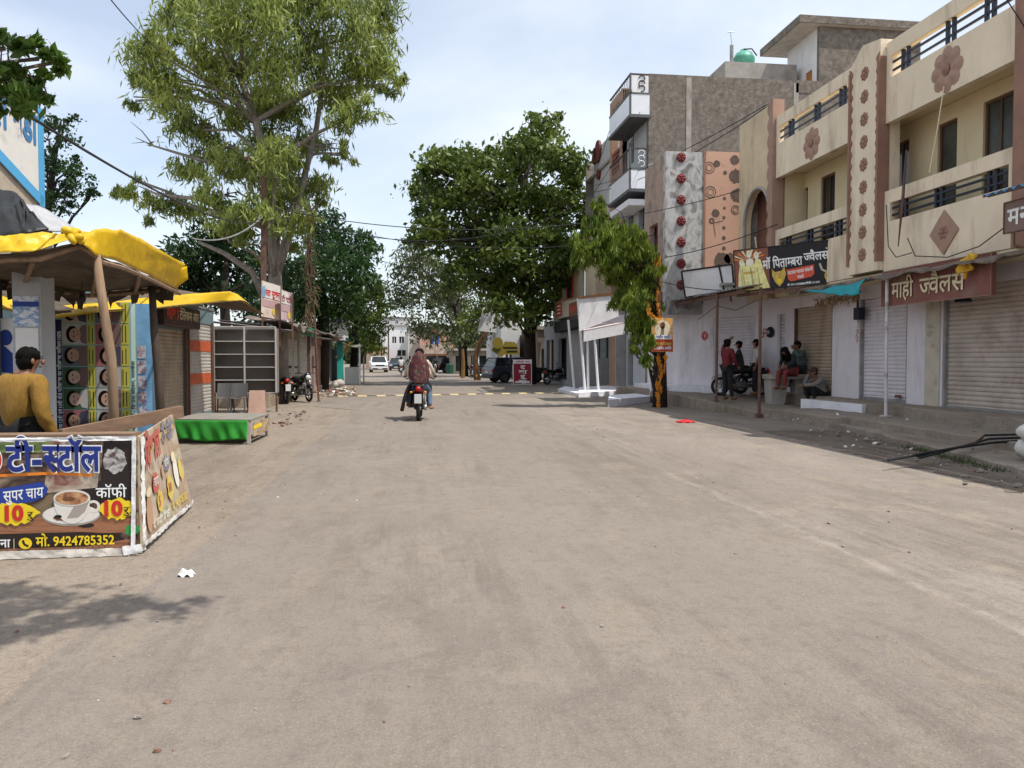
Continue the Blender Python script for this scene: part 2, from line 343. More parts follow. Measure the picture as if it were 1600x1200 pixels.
# ------------------------------------------------------------------ ground
def road_mat(name, base, dark, light, fine=1.0, edge=None):
    m = bpy.data.materials.new(name); m.use_nodes = True; t = m.node_tree; N = t.nodes; b = N['Principled BSDF']; K = t.links.new
    g = N.new('ShaderNodeTexCoord')
    def noise(scale, stretch=(1, 1, 1), det=8, rough=.65, dist=0.0):
        mpn = N.new('ShaderNodeMapping'); mpn.inputs['Scale'].default_value = stretch; K(g.outputs['Object'], mpn.inputs[0])
        a = N.new('ShaderNodeTexNoise'); a.inputs['Scale'].default_value = scale; a.inputs['Detail'].default_value = det; a.inputs['Roughness'].default_value = rough; a.inputs['Distortion'].default_value = dist
        K(mpn.outputs[0], a.inputs['Vector']); return a.outputs[0]
    def rng(s, a, b_, c=0., d=1.):
        r = N.new('ShaderNodeMapRange'); r.inputs[1].default_value = a; r.inputs[2].default_value = b_; r.inputs[3].default_value = c; r.inputs[4].default_value = d; K(s, r.inputs[0]); return r.outputs[0]
    def mix(col, fac, c2):
        q = N.new('ShaderNodeMix'); q.data_type = 'RGBA'; q.inputs[7].default_value = (*c2, 1)
        if isinstance(col, tuple): q.inputs[6].default_value = (*col, 1)
        else: K(col, q.inputs[6])
        K(fac, q.inputs[0]); return q.outputs[2]
    def mul(a_, b_):
        q = N.new('ShaderNodeMath'); q.operation = 'MULTIPLY'; K(a_, q.inputs[0]); K(b_, q.inputs[1]); return q.outputs[0]
    yel = (light[0] * 1.02, light[1] * .99, light[2] * .86)
    c = mix(base, rng(noise(.3, (1, .5, 1), 8, .7), .40, .64, 0, .6), light)
    c = mix(c, rng(noise(.55, (1, .55, 1), 11, .78, .3), .505, .565, 0, .36), dark)
    c = mix(c, mul(rng(noise(2.6, (1.5, .12, 1), 9, .75), .47, .57), rng(noise(.45, (1, .6, 1), 6), .45, .60, 0, .7)), dark)
    c = mix(c, rng(noise(1.1, (1, .7, 1), 12, .82, .6), .535, .59, 0, .42), yel)
    c = mix(c, rng(noise(7, (1, .8, 1), 8, .8), .50, .64, 0, .4), tuple(x * .86 for x in dark))
    c = mix(c, rng(noise(26 * fine, (1, 1, 1), 4, .75), .50, .66, 0, .28), tuple(x * .72 for x in dark))
    c = mix(c, rng(noise(105 * fine, (1, 1, 1), 3, .6), .52, .68, 0, .36), tuple(x * .6 for x in dark))
    c = mix(c, rng(noise(85 * fine, (1, 1, 1), 2, .5), .58, .70, 0, .42), tuple(min(1, x * 1.25) for x in light))
    if edge is not None:
        sp = N.new('ShaderNodeSeparateXYZ'); K(g.outputs['Object'], sp.inputs[0]); wv = N.new('ShaderNodeMath'); wv.operation = 'MULTIPLY_ADD'; K(noise(1.6, (1, 1, 1), 10, .8), wv.inputs[0]); wv.inputs[1].default_value = .5; wv.inputs[2].default_value = -(edge + .25)
        ad_ = N.new('ShaderNodeMath'); K(sp.outputs[0], ad_.inputs[0]); K(wv.outputs[0], ad_.inputs[1]); ab = N.new('ShaderNodeMath'); ab.operation = 'ABSOLUTE'; K(ad_.outputs[0], ab.inputs[0])
        c = mix(c, mul(mul(rng(ab.outputs[0], .0, .085, .6, 0), rng(noise(5, (1, .35, 1), 10, .8), .42, .56)), rng(sp.outputs[1], 6, 15, 1, 0)), tuple(min(1, x * 1.35) for x in light))
    v = N.new('ShaderNodeTexVoronoi'); v.feature = 'DISTANCE_TO_EDGE'; v.inputs['Scale'].default_value = .32
    mpn = N.new('ShaderNodeMapping'); K(g.outputs['Object'], mpn.inputs[0])
    wn = N.new('ShaderNodeTexNoise'); wn.inputs['Scale'].default_value = 1.4; wn.inputs['Detail'].default_value = 6; K(g.outputs['Object'], wn.inputs['Vector'])
    ad = N.new('ShaderNodeMix'); ad.data_type = 'VECTOR'; ad.inputs[0].default_value = .55; K(mpn.outputs[0], ad.inputs[4]); K(wn.outputs['Color'], ad.inputs[5]); K(ad.outputs[1], v.inputs['Vector'])
    cr = rng(v.outputs['Distance'], .0, .006, .35, 0)
    mm = N.new('ShaderNodeMath'); mm.operation = 'MULTIPLY'; K(cr, mm.inputs[0]); K(rng(noise(.5), .5, .62), mm.inputs[1])
    c = mix(c, mm.outputs[0], tuple(x * .5 for x in dark))
    K(c, b.inputs['Base Color']); b.inputs['Roughness'].default_value = .9; b.inputs['Specular IOR Level'].default_value = .25
    bp = N.new('ShaderNodeBump'); bp.inputs['Strength'].default_value = .6; bp.inputs['Distance'].default_value = .015; K(noise(48 * fine, (1, 1, 1), 5, .7), bp.inputs['Height']); K(bp.outputs[0], b.inputs['Normal'])
    return m
ROAD = road_mat('dusty_asphalt', (.216, .182, .155), (.152, .126, .104), (.282, .243, .208), 1.0, 3.33)
SHOULD = road_mat('worn_concrete_apron', (.230, .192, .162), (.155, .127, .104), (.33, .285, .245), .75)
EARTH = road_mat('dusty_earth', (.232, .190, .152), (.145, .113, .086), (.31, .262, .212), .6)
PAVE = road_mat('cement_pavement', (.270, .225, .180), (.165, .125, .095), (.36, .31, .26), .8)
VERGE = road_mat('dark_gravelly_soil', (.155, .120, .095), (.085, .062, .048), (.23, .19, .155), .5)
q = MB(); q.grid(lambda a, b: (-500 + 1000 * a, -60 + 1600 * b, -.006), 8, 8); struct(q.build('ground', EARTH))
def strip(name, mat, left, right, z, y0, y1, n=120, wob=.1, seed=3):
    r = random.Random(seed); ws = [[r.uniform(-1, 1) for _ in range(n + 1)] for _ in range(2)]
    def fn(a, b):
        i = int(round(b * n)); y = y0 + (y1 - y0) * b ** 1.6; x = left(y) + (right(y) - left(y)) * a
        x += wob * (ws[0][i] if a < .5 else ws[1][i]) * (1 if a in (0, 1) else 0); return (x, y, z)
    return struct(MB().grid(fn, 6, n).build(name, mat))
strip('paved_apron', SHOULD, lambda y: 3.2, lambda y: 7.9 + (y - 9) * .19 if y < 16 else 9.6, -.002, -8, 40, wob=.05)
strip('road', ROAD, lambda y: -1.75 if y < 24 else -3.2, lambda y: 3.5 if y < 30 else 6.2, .002, -8, 330, wob=.09)
strip('dirt_verge', VERGE, lambda y: 6.6 + (y - 5) * .06, lambda y: 8.1 + (y - 9) * .19, .004, 1, 15.2, wob=.16, seed=9)
def slab(name, pts, th, mat):          # pavement slab, top polygon given, worn edge
    mb = MB(); mb.prism([(p[0], p[1], p[2] - th) for p in pts], (0, 0, th)); return struct(mb.build(name, mat))
def ragged(name, inner, outer, z0, z1, y0, y1, th, mat, n=60, amp=.06, seed=1, inx=12.0):
    r = random.Random(seed); mb = MB(); top = []; 
    for i in range(n + 1):
        y = y0 + (y1 - y0) * i / n; x = outer(y) + r.uniform(-amp, amp); top.append((x, y, z0 + (z1 - z0) * i / n + r.uniform(-.012, .004)))
    vs = []; 
    for (x, y, z) in top: vs += [(x - .015, y, z - th), (x, y, z - .02), (x + .05, y, z), (inx, y, z)]
    mb.add(vs, [(4 * i + k, 4 * (i + 1) + k, 4 * (i + 1) + k + 1, 4 * i + k + 1)[::-1] for i in range(n) for k in range(3)])
    mb.poly([vs[0], vs[1], vs[2], vs[3], (inx, y0, z0 - th)])
    return struct(mb.build(name, mat))
ragged('lower_pavement', None, lambda y: 7.75 + (y - 8.8) * .2, .10, .12, 3, 19.2, .2, PAVE, seed=4, amp=.07)
ragged('pavement', None, lambda y: (9.0 + (y - 10) * .04 if y < 15.5 else 8.9), .24, .26, 4, 18.2, .3, PAVE, seed=5, amp=.05)
ragged('pavement_forecourt', None, lambda y: (8.9 - (y - 18) * .12), .10, .40, 18.2, 23.5, .5, PAVE, seed=6, amp=.05, inx=13.0)
ragged('pavement_forecourt', None, lambda y: 8.25, .402, .402, 23.5, 30.5, .5, PAVE, seed=16, amp=.04, inx=13.0)
ragged('shop_plinth', None, lambda y: 10.25 if y < 15 else 10.45, .47, .50, 5, 18.0, .5, PAVE, seed=7, amp=.04, inx=13)
ragged('shop_plinth', None, lambda y: 10.7, .50, .52, 18.0, 21.9, .5, PAVE, seed=8, amp=.02, inx=13)
# ------------------------------------------------------------------ yellow two storey building
YB = thing('yellow_shop_building', 'cream yellow two storey shop building with black balcony railings and brown flower reliefs', 'building', (10.5, 16, 0))
FX = 10.5; Uy = Vector((0, -1, 0)); Vz = Vector((0, 0, 1)); Nx = Vector((-1, 0, 0))
mb = MB(); mb.use(CREAM)
def par(y0, y1, z0, z1, x0=FX, t=.16): mb.box(x0, x0 + t, y0, y1, z0, z1)
BAYS = [(12.3, 16.12), (17.33, 21.36)]; NEAR = (4.0, 11.75)
for y0, y1 in BAYS + [NEAR]:
    par(y0, y1, 6.75, 7.72); par(y0, y1, 8.2, 8.52); par(y0, y0 + .14, 7.72, 8.2); par(y1 - .14, y1, 7.72, 8.2)
    par(y0, y1, 3.46, 4.55); par(y0, y1, 4.96, 5.24); par(y0, y0 + .2, 4.55, 4.96); par(y1 - .2, y1, 4.55, 4.96)
mb.use(CREAM2)
mb.box(FX + .17, 12.0, 4, 21.4, 6.95, 7.04); mb.box(FX + .17, 17, 4, 23.55, 7.045, 7.12)
mb.box(FX + .02, 12.3, 4, 21.6, 3.30, 3.45)
mb.box(FX + .3, 12.1, 21.4, 21.5, 3.46, 6.94)
mb.build('wall', None, YB)
# back wall of the balconies with openings (measured along -Y from y = 21.4)
holes = []
def hol(ua, ub, za, zb): 
    a = gx(ub, 561, 11.4).y; b = gx(ua, 561, 11.4).y; holes.append((21.4 - b, 21.4 - a, za - 3.46, zb - 3.46))
hol(1249, 1259, 3.5, 6.5); hol(1279, 1301, 4.4, 6.6); hol(1326, 1340, 4.4, 6.6); hol(1388, 1415, 4.4, 6.6); hol(1459, 1489, 3.5, 6.6); hol(1529, 1577, 4.4, 6.65)
mb = MB(); mb.use(CREAM2); mb.wall(Vector((11.4, 21.4, 3.46)), Uy, Vz, Nx, 17.4, 3.48, .14, holes); mb.build('balcony_wall', None, YB)
FRM = M('dark_wood_frame', (.10, .055, .03), .6, .2, 4); GL = glass('dark_window_glass', (.022, .026, .028)); CURT = M('grey_green_pane', (.06, .065, .055), .35, .5, 1.2, .02)
for k, (a, b, c, d) in enumerate(holes):
    y1, y0 = 21.4 - a, 21.4 - b; z0, z1 = c + 3.46, d + 3.46; dr = z0 < 3.6
    f = MB(); t = .06
    f.box(11.45, 11.51, y0 + .002, y0 + t, z0, z1); f.box(11.45, 11.51, y1 - t, y1 - .002, z0, z1); f.box(11.45, 11.51, y0 + t, y1 - t, z1 - t, z1)
    if not dr: f.box(11.45, 11.51, y0 + t, y1 - t, z0, z0 + t); f.box(11.46, 11.50, (y0 + y1) / 2 - .02, (y0 + y1) / 2 + .02, z0 + t, z1 - t)
    fo = f.build('door' if dr else 'window', FRM, YB)
    MB().box(11.485, 11.495, y0 + t, y1 - t, z0 + (0 if dr else t), z1 - t).build('door_leaf' if dr else 'pane', CURT if k > 3 else GL, fo)
# railings: pairs of posts and two bars in each gap
def railing(y0, y1, z0, z1, nps):
    r = MB(); h = z1 - z0
    for k in (0.34, .72): r.box(FX + .05, FX + .09, y0, y1, z0 + h * k - .022, z0 + h * k + .022)
    for yy in nps:
        for dd in (-.09, .09): r.box(FX + .045, FX + .105, yy + dd - .035, yy + dd + .035, z0, z1)
    r.build('railing', BLACKM, YB)
railing(12.44, 15.98, 7.72, 8.2, (13.1, 14.15, 15.55)); railing(17.47, 21.22, 7.72, 8.2, (18.0, 19.2, 20.6))
railing(12.5, 15.92, 4.55, 4.96, (12.95, 14.4, 15.55)); railing(17.53, 21.16, 4.55, 4.96, (18.1, 19.5, 20.7)); railing(4.2, 11.6, 7.72, 8.2, (6, 8, 10)); railing(4.2, 11.6, 4.55, 4.96, (6, 8, 10))
# pillar with pointed top, scalloped brown borders and rosettes
def pillar(y0, y1, z0, zt, front=FX - .14):
    p = MB(); p.use(CREAM); p.prism([(front, y0, z0), (front, y1, z0), (front, y1, zt - .35), (front, (y0 + y1) / 2 + .1, zt), (front, y0, zt - .12)], (.5, 0, 0))
    o = p.build('pillar', None, YB)
    s_ = MB(); s_.use(TERRA); n = 17; pitch = (zt - .55 - z0 - .15) / n
    for side, yy in ((1, y1), (-1, y0)):
        s_.box(front - .045, front + .24, *((yy - .06, yy + .012) if side > 0 else (yy - .015, yy + .06)), z0 + .2, zt - .5)
        for k in range(n):
            zc = z0 + .3 + k * pitch + pitch / 2
            s_.prism([(front - .03, yy - side * (.0 + .12 * math.sin(math.pi * j / 8)), zc - pitch / 2 + pitch * j / 8) for j in range(9)], (.03, 0, 0))
    s_.build('scalloped_border', None, YB)
    nfl = 9
    for k in range(nfl):
        f = MB(); flower(f, (front - .004, (y0 + y1) / 2, z0 + .42 + k * (zt - z0 - 1.1) / (nfl - 1)), Uy, Vz, .165, 8, .04, TERRA, ROSE); f.build('rosette', None, YB)
pillar(16.14, 17.32, 3.5, 8.75)
# near edge pillar and far pilaster
p = MB(); p.use(TERRA); p.box(FX - .12, FX + .2, 11.77, 12.28, 3.44, 8.9); p.build('pilaster', None, YB)
p = MB(); p.use(ROSE); p.box(FX - .1, FX + .25, 21.38, 21.62, 3.3, 9.05)
for k in range(12): p.prism([(FX - .1, 21.62 + .12 * math.sin(math.pi * j / 8), 3.4 + k * .47 + .47 * j / 8) for j in range(9)], (.05, 0, 0))
p.build('pilaster', None, YB)
for yy, zz, rr in ((14.15, 7.22, .47), (19.35, 7.2, .44)):
    f = MB(); flower(f, (FX - .004, yy, zz), Uy, Vz, rr, 8, .05, ROSE, TERRA); f.build('flower_relief', None, YB)
f = MB(); yy = gx(1476, 363, FX).y; zz = gx(1476, 363, FX).z; f.use(ROSE); f.prism([(FX - .03, yy - .42, zz), (FX - .03, yy, zz - .44), (FX - .03, yy + .42, zz), (FX - .03, yy, zz + .44)], (.03, 0, 0)); flower(f, (FX - .032, yy, zz), Uy, Vz, .15, 6, .03, TERRA, TERRA); f.build('diamond_relief', None, YB)
# blank wall with horseshoe arch
a0 = 21.62; a1 = 23.9; yc = 22.56; mbw = MB(); mbw.use(M('cream_stained_wall', (.62, .50, .34), .9, .12, 1.2, .15, 40, stain=(.22, .18, .13), ss=1.6, sa=.45, streak=True))
ar = .88; zs = 5.72; z0 = 3.3; zt = 9.0; top = [(yc + ar * math.cos(math.pi * k / 14), zs + ar * 1.15 * math.sin(math.pi * k / 14)) for k in range(15)]
for k in range(14): mbw.prism([(FX, top[k][0], top[k][1]), (FX, top[k + 1][0], top[k + 1][1]), (FX, top[k + 1][0], zt), (FX, top[k][0], zt)], (.2, 0, 0))
mbw.box(FX, FX + .2, top[0][0], a1, z0, zt); mbw.box(FX, FX + .2, a0, top[-1][0], z0, zt); mbw.box(FX, FX + .2, top[-1][0], top[0][0], z0, 4.2)
mbw.build('arched_wall', None, YB)
m_ = MB(); m_.use(M('arch_inner_red', (.22, .10, .065), .9, .2)); m_.box(FX + .5, FX + .6, a0, a1, 4.2, 7.0); m_.build('arch_recess', None, YB)
tr = MB(); tr.use(CONC2); tr.tube([(FX - .02, y, z) for y, z in [(top[0][0], 4.2)] + top + [(top[-1][0], 4.2)]], .05, 6); tr.build('arch_moulding', None, YB)
mb = MB(); mb.use(CONC2); mb.box(FX + .21, 17, 23.6, 23.85, 3, 8.4); mb.box(17, 17.2, 4, 23.59, 0, 7.3); mb.box(FX + .02, 16.99, 3.8, 3.98, 0, 6.9); mb.build('side_wall', None, YB)
# roof room behind the far railing
mb = MB(); mb.use(M('pale_yellow_wall', (.72, .60, .36), .85, .1)); mb.box(12.6, 16, 21.8, 23.4, 7.13, 8.9); mb.box(12.2, 12.6, 20.9, 21.4, 7.13, 8.7); mb.build('roof_room', None, YB)
# ground floor: walls and roller shutters
GX = 11.1
S = [(5.2, 8.9), (9.3, 14.95), (16.12, 18.0), (19.25, 21.35)]; base = [.45, .46, .5, .6]
holes = [(21.85 - b, 21.85 - a, 0, 2.98 - .3) for a, b in S]
mb = MB(); mb.use(LILAC); mb.wall(Vector((GX, 21.85, .3)), Uy, Vz, Nx, 17.8, 3.0, .2, holes); mb.build('shop_front_wall', None, YB)
mb = MB(); mb.use(M('dirty_cream_pier', (.52, .46, .38), .85, .15, 2, .1, stain=(.12, .10, .09), ss=2.4, sa=.35)); mb.box(GX - .035, GX - .003, 15.0, 15.45, .45, 3.2); mb.build('pier_render', None, YB)
for (a, b), z, mt in zip(S, base, (SHGREY, SHPALE, SHWHITE, SHBROWN)):
    shx = shutter((GX + .12, b, z), (0, -1, 0), b - a, 2.98 - z, .095, .026)
    if mt is SHWHITE: pass
    o = shx.build('roller_shutter', mt, YB); 
    f = MB(); f.use(RUST if mt is SHBROWN else STEEL); f.box(GX + .02, GX + .1, a + .003, a + .06, z, 2.97); f.box(GX + .02, GX + .1, b - .06, b - .003, z, 2.97); f.box(GX + .05, GX + .11, a + .06, b - .06, z - .01, z + .07)
    f.build('guide_rail', None, o)
    l_ = MB(); l_.use(RUST); l_.box(GX + .0, GX + .05, a + .25, a + .42, z + .1, z + .17); l_.build('lock', None, o)
# dirty sheet eave along the front of the shops
mb = MB(); r = random.Random(5); mb.use(M('grimy_eave_sheet', (.20, .16, .13), .85, .35, 5, .3, stain=(.05, .04, .035), ss=3, sa=.6))
mb.grid(lambda a, b: (9.95 + .8 * b + .05 * math.sin(a * 60), 10 + 9.4 * a, 3.24 + .16 * b + .03 * math.sin(a * 43) * (1 - b) + .02 * math.sin(a * 97)), 80, 3)
o = mb.build('eave_sheet', None, YB); solid(o, .05)
# ------------------------------------------------------------------ white corner shops under the awning (angled wall)
WS = thing('corner_shop', 'pale lilac corner shop with two white roller shutters under the tin awning', 'shop', (10, 24, .3))
P1 = Vector((11.1, 21.95, .3)); P2 = Vector((9.25, 25.8, .3)); ud = (P1 - P2).normalized(); Wd = (P1 - P2).length; nd = ud.cross(Vz)
def on_ws(u, v=561):   # distance along the wall from P2 where the pixel meets it
    d = ray(u, v); # solve in plan
    t = (P2.x * ud.y - P2.y * ud.x) / (d.x * ud.y - d.y * ud.x); p = Vector((d.x * t, d.y * t, 0)); return (p - Vector((P2.x, P2.y, 0))).dot(Vector((ud.x, ud.y, 0)))
s1 = (on_ws(1114), on_ws(1181)); s2 = (on_ws(1214), on_ws(1257))
hs = [(s1[0], s1[1], .35, 2.55), (s2[0], s2[1], .35, 2.55)]
mb = MB(); mb.use(LILAC); mb.wall(P2, ud, Vz, nd, Wd, 3.4, .2, hs); mb.build('wall', None, WS)
for h in hs:
    o = shutter(P2 + ud * h[0] + Vz * .35 - nd * .14, ud, h[1] - h[0], 2.2, .10, .028).build('roller_shutter', SHWHITE, WS)
    f = MB(); f.use(WHITE); e0 = P2 + ud * h[0] - nd * .04; e1 = P2 + ud * h[1] - nd * .04; f.bar(e0 + Vz * .35 + ud * .03, e0 + Vz * 2.55 + ud * .03, .06, .06); f.bar(e1 + Vz * .35 - ud * .03, e1 + Vz * 2.55 - ud * .03, .06, .06); f.build('guide_rail', None, o)
d_ = Deco(P2 + nd * .004, ud, Vz); cx_ = on_ws(1101); cz_ = 1.98
d_.ring(cx_, cz_ - .3 + .3, .15, .035, RED); d_.oval(cx_, cz_, .105, .105, RED, 1); d_.line([(cx_ - .05, cz_ + .04), (cx_ + .03, cz_ + .04), (cx_ + .05, cz_), (cx_ - .02, cz_ - .02), (cx_ + .03, cz_ - .06)], .02, WHT, 2); d_.build('painted_emblem', None, WS)
d_ = Deco(P2 + nd * .004, ud, Vz); cx_ = on_ws(1193); cz_ = 2.0; q = .12
d_.line([(cx_ - q, cz_), (cx_ + q, cz_)], .035, RED, 1); d_.line([(cx_, cz_ - q), (cx_, cz_ + q)], .035, RED, 2)
for (ax, ay), (bx, by) in (((0, q), (q, q)), ((q, 0), (q, -q)), ((0, -q), (-q, -q)), ((-q, 0), (-q, q))): d_.line([(cx_ + ax, cz_ + ay), (cx_ + bx, cz_ + by)], .035, RED, 3)
d_.build('painted_religious_mark', None, WS)
m_ = MB(); m_.use(BLACKM); pc = P2 + ud * on_ws(1205) + Vz * 2.02 + nd * .06; m_.ell(pc, (.13, .13, .17), 10, 8); m_.use(STEEL); m_.ell(pc + nd * .08, (.07, .07, .09), 10, 8); tag(m_.build('electric_meter', None), 'round black electric meter on the pale wall between the two white shutters', 'electric meter')
mb = MB(); mb.use(LIME); mb.prism([P2 + nd * .003 - Vz * .3, P1 - ud * 1.5 + nd * .003 - Vz * .3, P1 - ud * 1.5 + nd * .5 - Vz * .3, P2 + nd * .55 - Vz * .3], (0, 0, .62)); mb.build('plinth', None, WS)
# continuing shop further on
mb = MB(); mb.use(LILAC); x9 = P2.x; mb.wall(Vector((x9, 29.6, .3)), Uy, Vz, Nx, 29.6 - 25.8, 3.3, .2, [(1.0, 3.0, .3, 2.6)]); mb.build('side_shop_wall', None, WS)
shutter((x9 + .1, 28.6, .6), (0, -1, 0), 2.0, 2.3, .085, .014).build('roller_shutter', SHWHITE, WS)
mb = MB(); mb.use(LIME); mb.box(x9 - .55, x9 - .003, 25.9, 29.5, .0, .55); mb.box(x9 - 1.0, x9 - .56, 25.95, 26.1, .0, .6); mb.build('plinth', None, WS)
mb = MB(); mb.use(CONC2); mb.box(9.3, 11.1, 22.2, 29.5, 3.72, 3.8); mb.build('ceiling_slab', None, WS)
# ------------------------------------------------------------------ decorated building (grey and peach panels)
DB = thing('decorated_building', 'old building with grey and peach flaking plaster panels and a row of red rosettes', 'building', (9.5, 25, 0))
DY = 24.9; gl = gy(1040, 300, DY).x; gm = gy(1101, 300, DY).x; ge = gy(1163, 300, DY).x; zt = gy(1070, 237, DY).z; zb = 3.85
FLAKE = rampmat('flaking_grey_plaster', [(.10, .095, .09), (.24, .23, .22), (.50, .49, .48), (.34, .33, .32), (.13, .12, .115)], 2.6, .9, 11, (1, 1, .7), .5)
PEACH = M('peach_plaster', (.56, .34, .245), .9, .06, 1, .1, 40, stain=(.22, .16, .12), ss=2.0, sa=.22)
PEACHP = rampmat('flaking_peach_plaster', [(.16, .13, .11), (.30, .22, .18), (.40, .28, .22), (.24, .21, .19)], 2.2, .9, 8)
mb = MB(); mb.use(FLAKE); mb.box(gl, gm - .05, DY, DY + .25, 3.0, zt); mb.build('grey_panel', None, DB)
mb = MB(); mb.use(PEACH); mb.box(gm + .02, ge + .6, DY + .03, DY + .25, zb - .8, zt + .05); mb.build('peach_panel', None, DB)
mb = MB(); mb.use(TERRA); mb.box(gm - .05, gm + .02, DY - .03, DY + .2, zb - .5, zt + .08); mb.build('panel_divider', None, DB)
RDM = M('red_medallion', (.13, .022, .022), .6, .2)
for k in range(7):
    f = MB(); c = gy(1064, 246 + k * 33.2, DY); f.use(RDM); f.lathe((c.x, DY, c.z), [(.16, 0), (.16, -.03)], 18, 'y'); flower(f, (c.x, DY - .031, c.z), (1, 0, 0), (0, 0, 1), .15, 6, .05, M('red_petal', (.20, .035, .032), .7, .3, 9), RDM); f.build('rosette', None, DB)
dm = M('dark_flower_stain', (.13, .09, .07), .9, .3, 6); d_ = Deco((gm, DY + .026, 0), (1, 0, 0), (0, 0, 1))
for u, v, rr, m in [(1148, 250, .16, dm), (1150, 275, .24, dm), (1152, 305, .24, dm), (1108, 262, .2, 0), (1110, 300, .2, 0), (1149, 328, .16, 0), (1118, 333, .14, dm), (1133, 270, .07, dm), (1132, 310, .06, dm), (1132, 325, .05, dm), (1131, 340, .06, dm), (1131, 356, .06, dm), (1131, 372, .07, dm), (1131, 388, .07, dm), (1128, 408, .3, dm), (1140, 404, .2, dm), (1120, 256, .12, dm), (1112, 345, .1, 0)]:
    c = gy(u, v, DY + .03)
    if m: d_.blot(c.x - gm, c.z, rr, rr, m, 1, int(u * 7 + v))
    else: d_.ring(c.x - gm, c.z, rr, .03, dm, 1); d_.ring(c.x - gm, c.z, rr * .6, .025, dm, 1)
d_.build('flower_painting', None, DB)
mb = MB(); mb.use(PEACHP); sx = gl; hs = [(.5, 1.55, .2, 3.2)]; mb.wall(Vector((sx, 27.2, 3.0)), Uy, Vz, Nx, 27.2 - DY - .255, zt - 3.1, .2, [(.55, 1.5, .5, 3.2)]); mb.build('side_wall', None, DB)
mb = MB(); mb.use(M('deep_red_recess', (.12, .03, .028), .9)); mb.box(sx + .25, sx + .3, 25.4, 26.9, 3.3, 6.4); mb.build('arch_recess', None, DB)
mb = MB(); mb.use(CONC2); mb.box(gl + .3, 12, DY + .5, 29, 3.82, 3.95); mb.box(11.8, 12, DY + .3, 29, 3.9, zt); mb.box(gl + .21, 12, 26.99, 27.19, 3.9, zt - .1); mb.build('rear_wall', None, DB)
# ------------------------------------------------------------------ tall raw concrete building with balconies
TB = thing('tall_concrete_building', 'tall building with bare weathered cement side wall and white tiled balconies', 'building', (12, 31, 0))
TY = 31.0; tx = gy(1014, 118, TY).x; tz = gy(1100, 119, TY).z
mb = MB(); mb.use(CONC); mb.box(tx, 22, TY, TY + .3, 0, tz); mb.box(tx + 6.4, 22, TY - .02, TY + .28, tz - .5, tz + .02); mb.build('side_wall', None, TB)
cl = MB(); cl.use(CONC2)
for k, z in enumerate((2.6, 6.2, 9.4)): cl.box(tx + .0, 22, TY - .015, TY, z, z + .16)
for xx in (tx + 1.6, tx + 6.3): cl.box(xx, xx + .22, TY - .02, TY, 0, tz - .1)
cl.build('band', None, TB)
IN = M('pale_balcony_wall', (.42, .43, .44), .8, .1); mb = MB(); mb.use(IN)
ye = 34.4; hs = [(.3, 1.1, zz, zz + 2.1) for zz in (.3, 3.6, 7.0, 10.2)] + [(1.9, 2.7, zz + .0, zz + 2.1) for zz in (3.6, 7.0)]
mb.wall(Vector((tx + .05, ye, 0)), Uy, Vz, Nx, ye - TY - .305, tz - 1.6, .2, hs); mb.build('front_wall', None, TB)
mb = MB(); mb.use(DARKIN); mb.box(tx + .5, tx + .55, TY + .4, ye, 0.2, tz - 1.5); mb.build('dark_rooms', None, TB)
mb = MB(); mb.use(CONC2); mb.box(tx + .3, 22, TY + .3, 44, tz - 1.6, tz - 1.45); mb.box(21.8, 22, TY + .3, 44, 0, tz - .4); mb.box(tx + .3, 22, 43.8, 44, 0, tz - .4); mb.build('roof_slab', None, TB)
bx = gy(984, 165, TY).x
for vt, vb, vr in ((146, 181, 115), (264, 297, 231)):
    zb_ = gy(1000, vb, TY).z; zm = gy(1000, vt, TY).z; zr = gy(1000, vr, TY).z
    b_ = MB(); b_.use(TILEW); b_.box(bx + .06, tx + .02, TY - .03, TY + .05, zb_ + .06, zm - .04); b_.box(bx, bx + .07, TY + .05, ye - .1, zb_ + .06, zm - .04); o = b_.build('balcony_parapet', None, TB)
    b_ = MB(); b_.use(M('dark_grey_edge', (.10, .10, .105), .7)); b_.box(bx - .02, tx + .1, TY - .05, ye, zb_ - .07, zb_ + .055); b_.box(bx - .02, tx + .04, TY - .045, TY + .06, zm - .035, zm + .03); b_.box(bx - .02, bx + .09, TY + .06, ye - .1, zm - .035, zm + .03)
    b_.box(bx - .012, bx + .058, TY - .045, TY + .048, zb_ + .06, zr); b_.build('balcony_floor', None, TB)
    b_ = MB(); b_.use(M('brown_rail_iron', (.06, .035, .03), .5)); b_.box(bx + .0, bx + .06, TY + .05, ye - .1, zr - .06, zr); b_.box(bx + .07, tx, TY - .02, TY + .03, zr - .06, zr)
    n = 12
    for k in range(n): y = TY + .15 + (ye - TY - .35) * k / n; b_.use(M('brown_baluster', (.20, .15, .12), .6)); b_.tube([(bx + .03, y, zm + .03), (bx + .03, y, zm + .3 * (zr - zm)), (bx + .03, y, zm + .6 * (zr - zm)), (bx + .03, y, zr - .06)], [.012, .022, .012, .016], 6)
    b_.use(WHITE)
    if vr == 115: b_.box(bx + .1, tx - .02, TY - .012, TY - .002, zm + .04, zr - .07); b_.use(BLK)
    for j in range(3): 
        zc = zm + (zr - zm) * (.25 + .25 * j); b_.tube([(bx + .5 + .13 * math.cos(t) * (1 if j % 2 else -1), TY - .03, zc + .12 * math.sin(t)) for t in [math.pi * 1.6 * q / 10 for q in range(11)]], .018, 5)
    b_.build('balcony_railing', None, TB)
mb = MB(); mb.use(WHITE); mb.box(bx, tx, TY + .1, ye, gy(1000, 316, TY).z - .1, gy(1000, 316, TY).z + .15); mb.build('canopy_slab', None, TB)
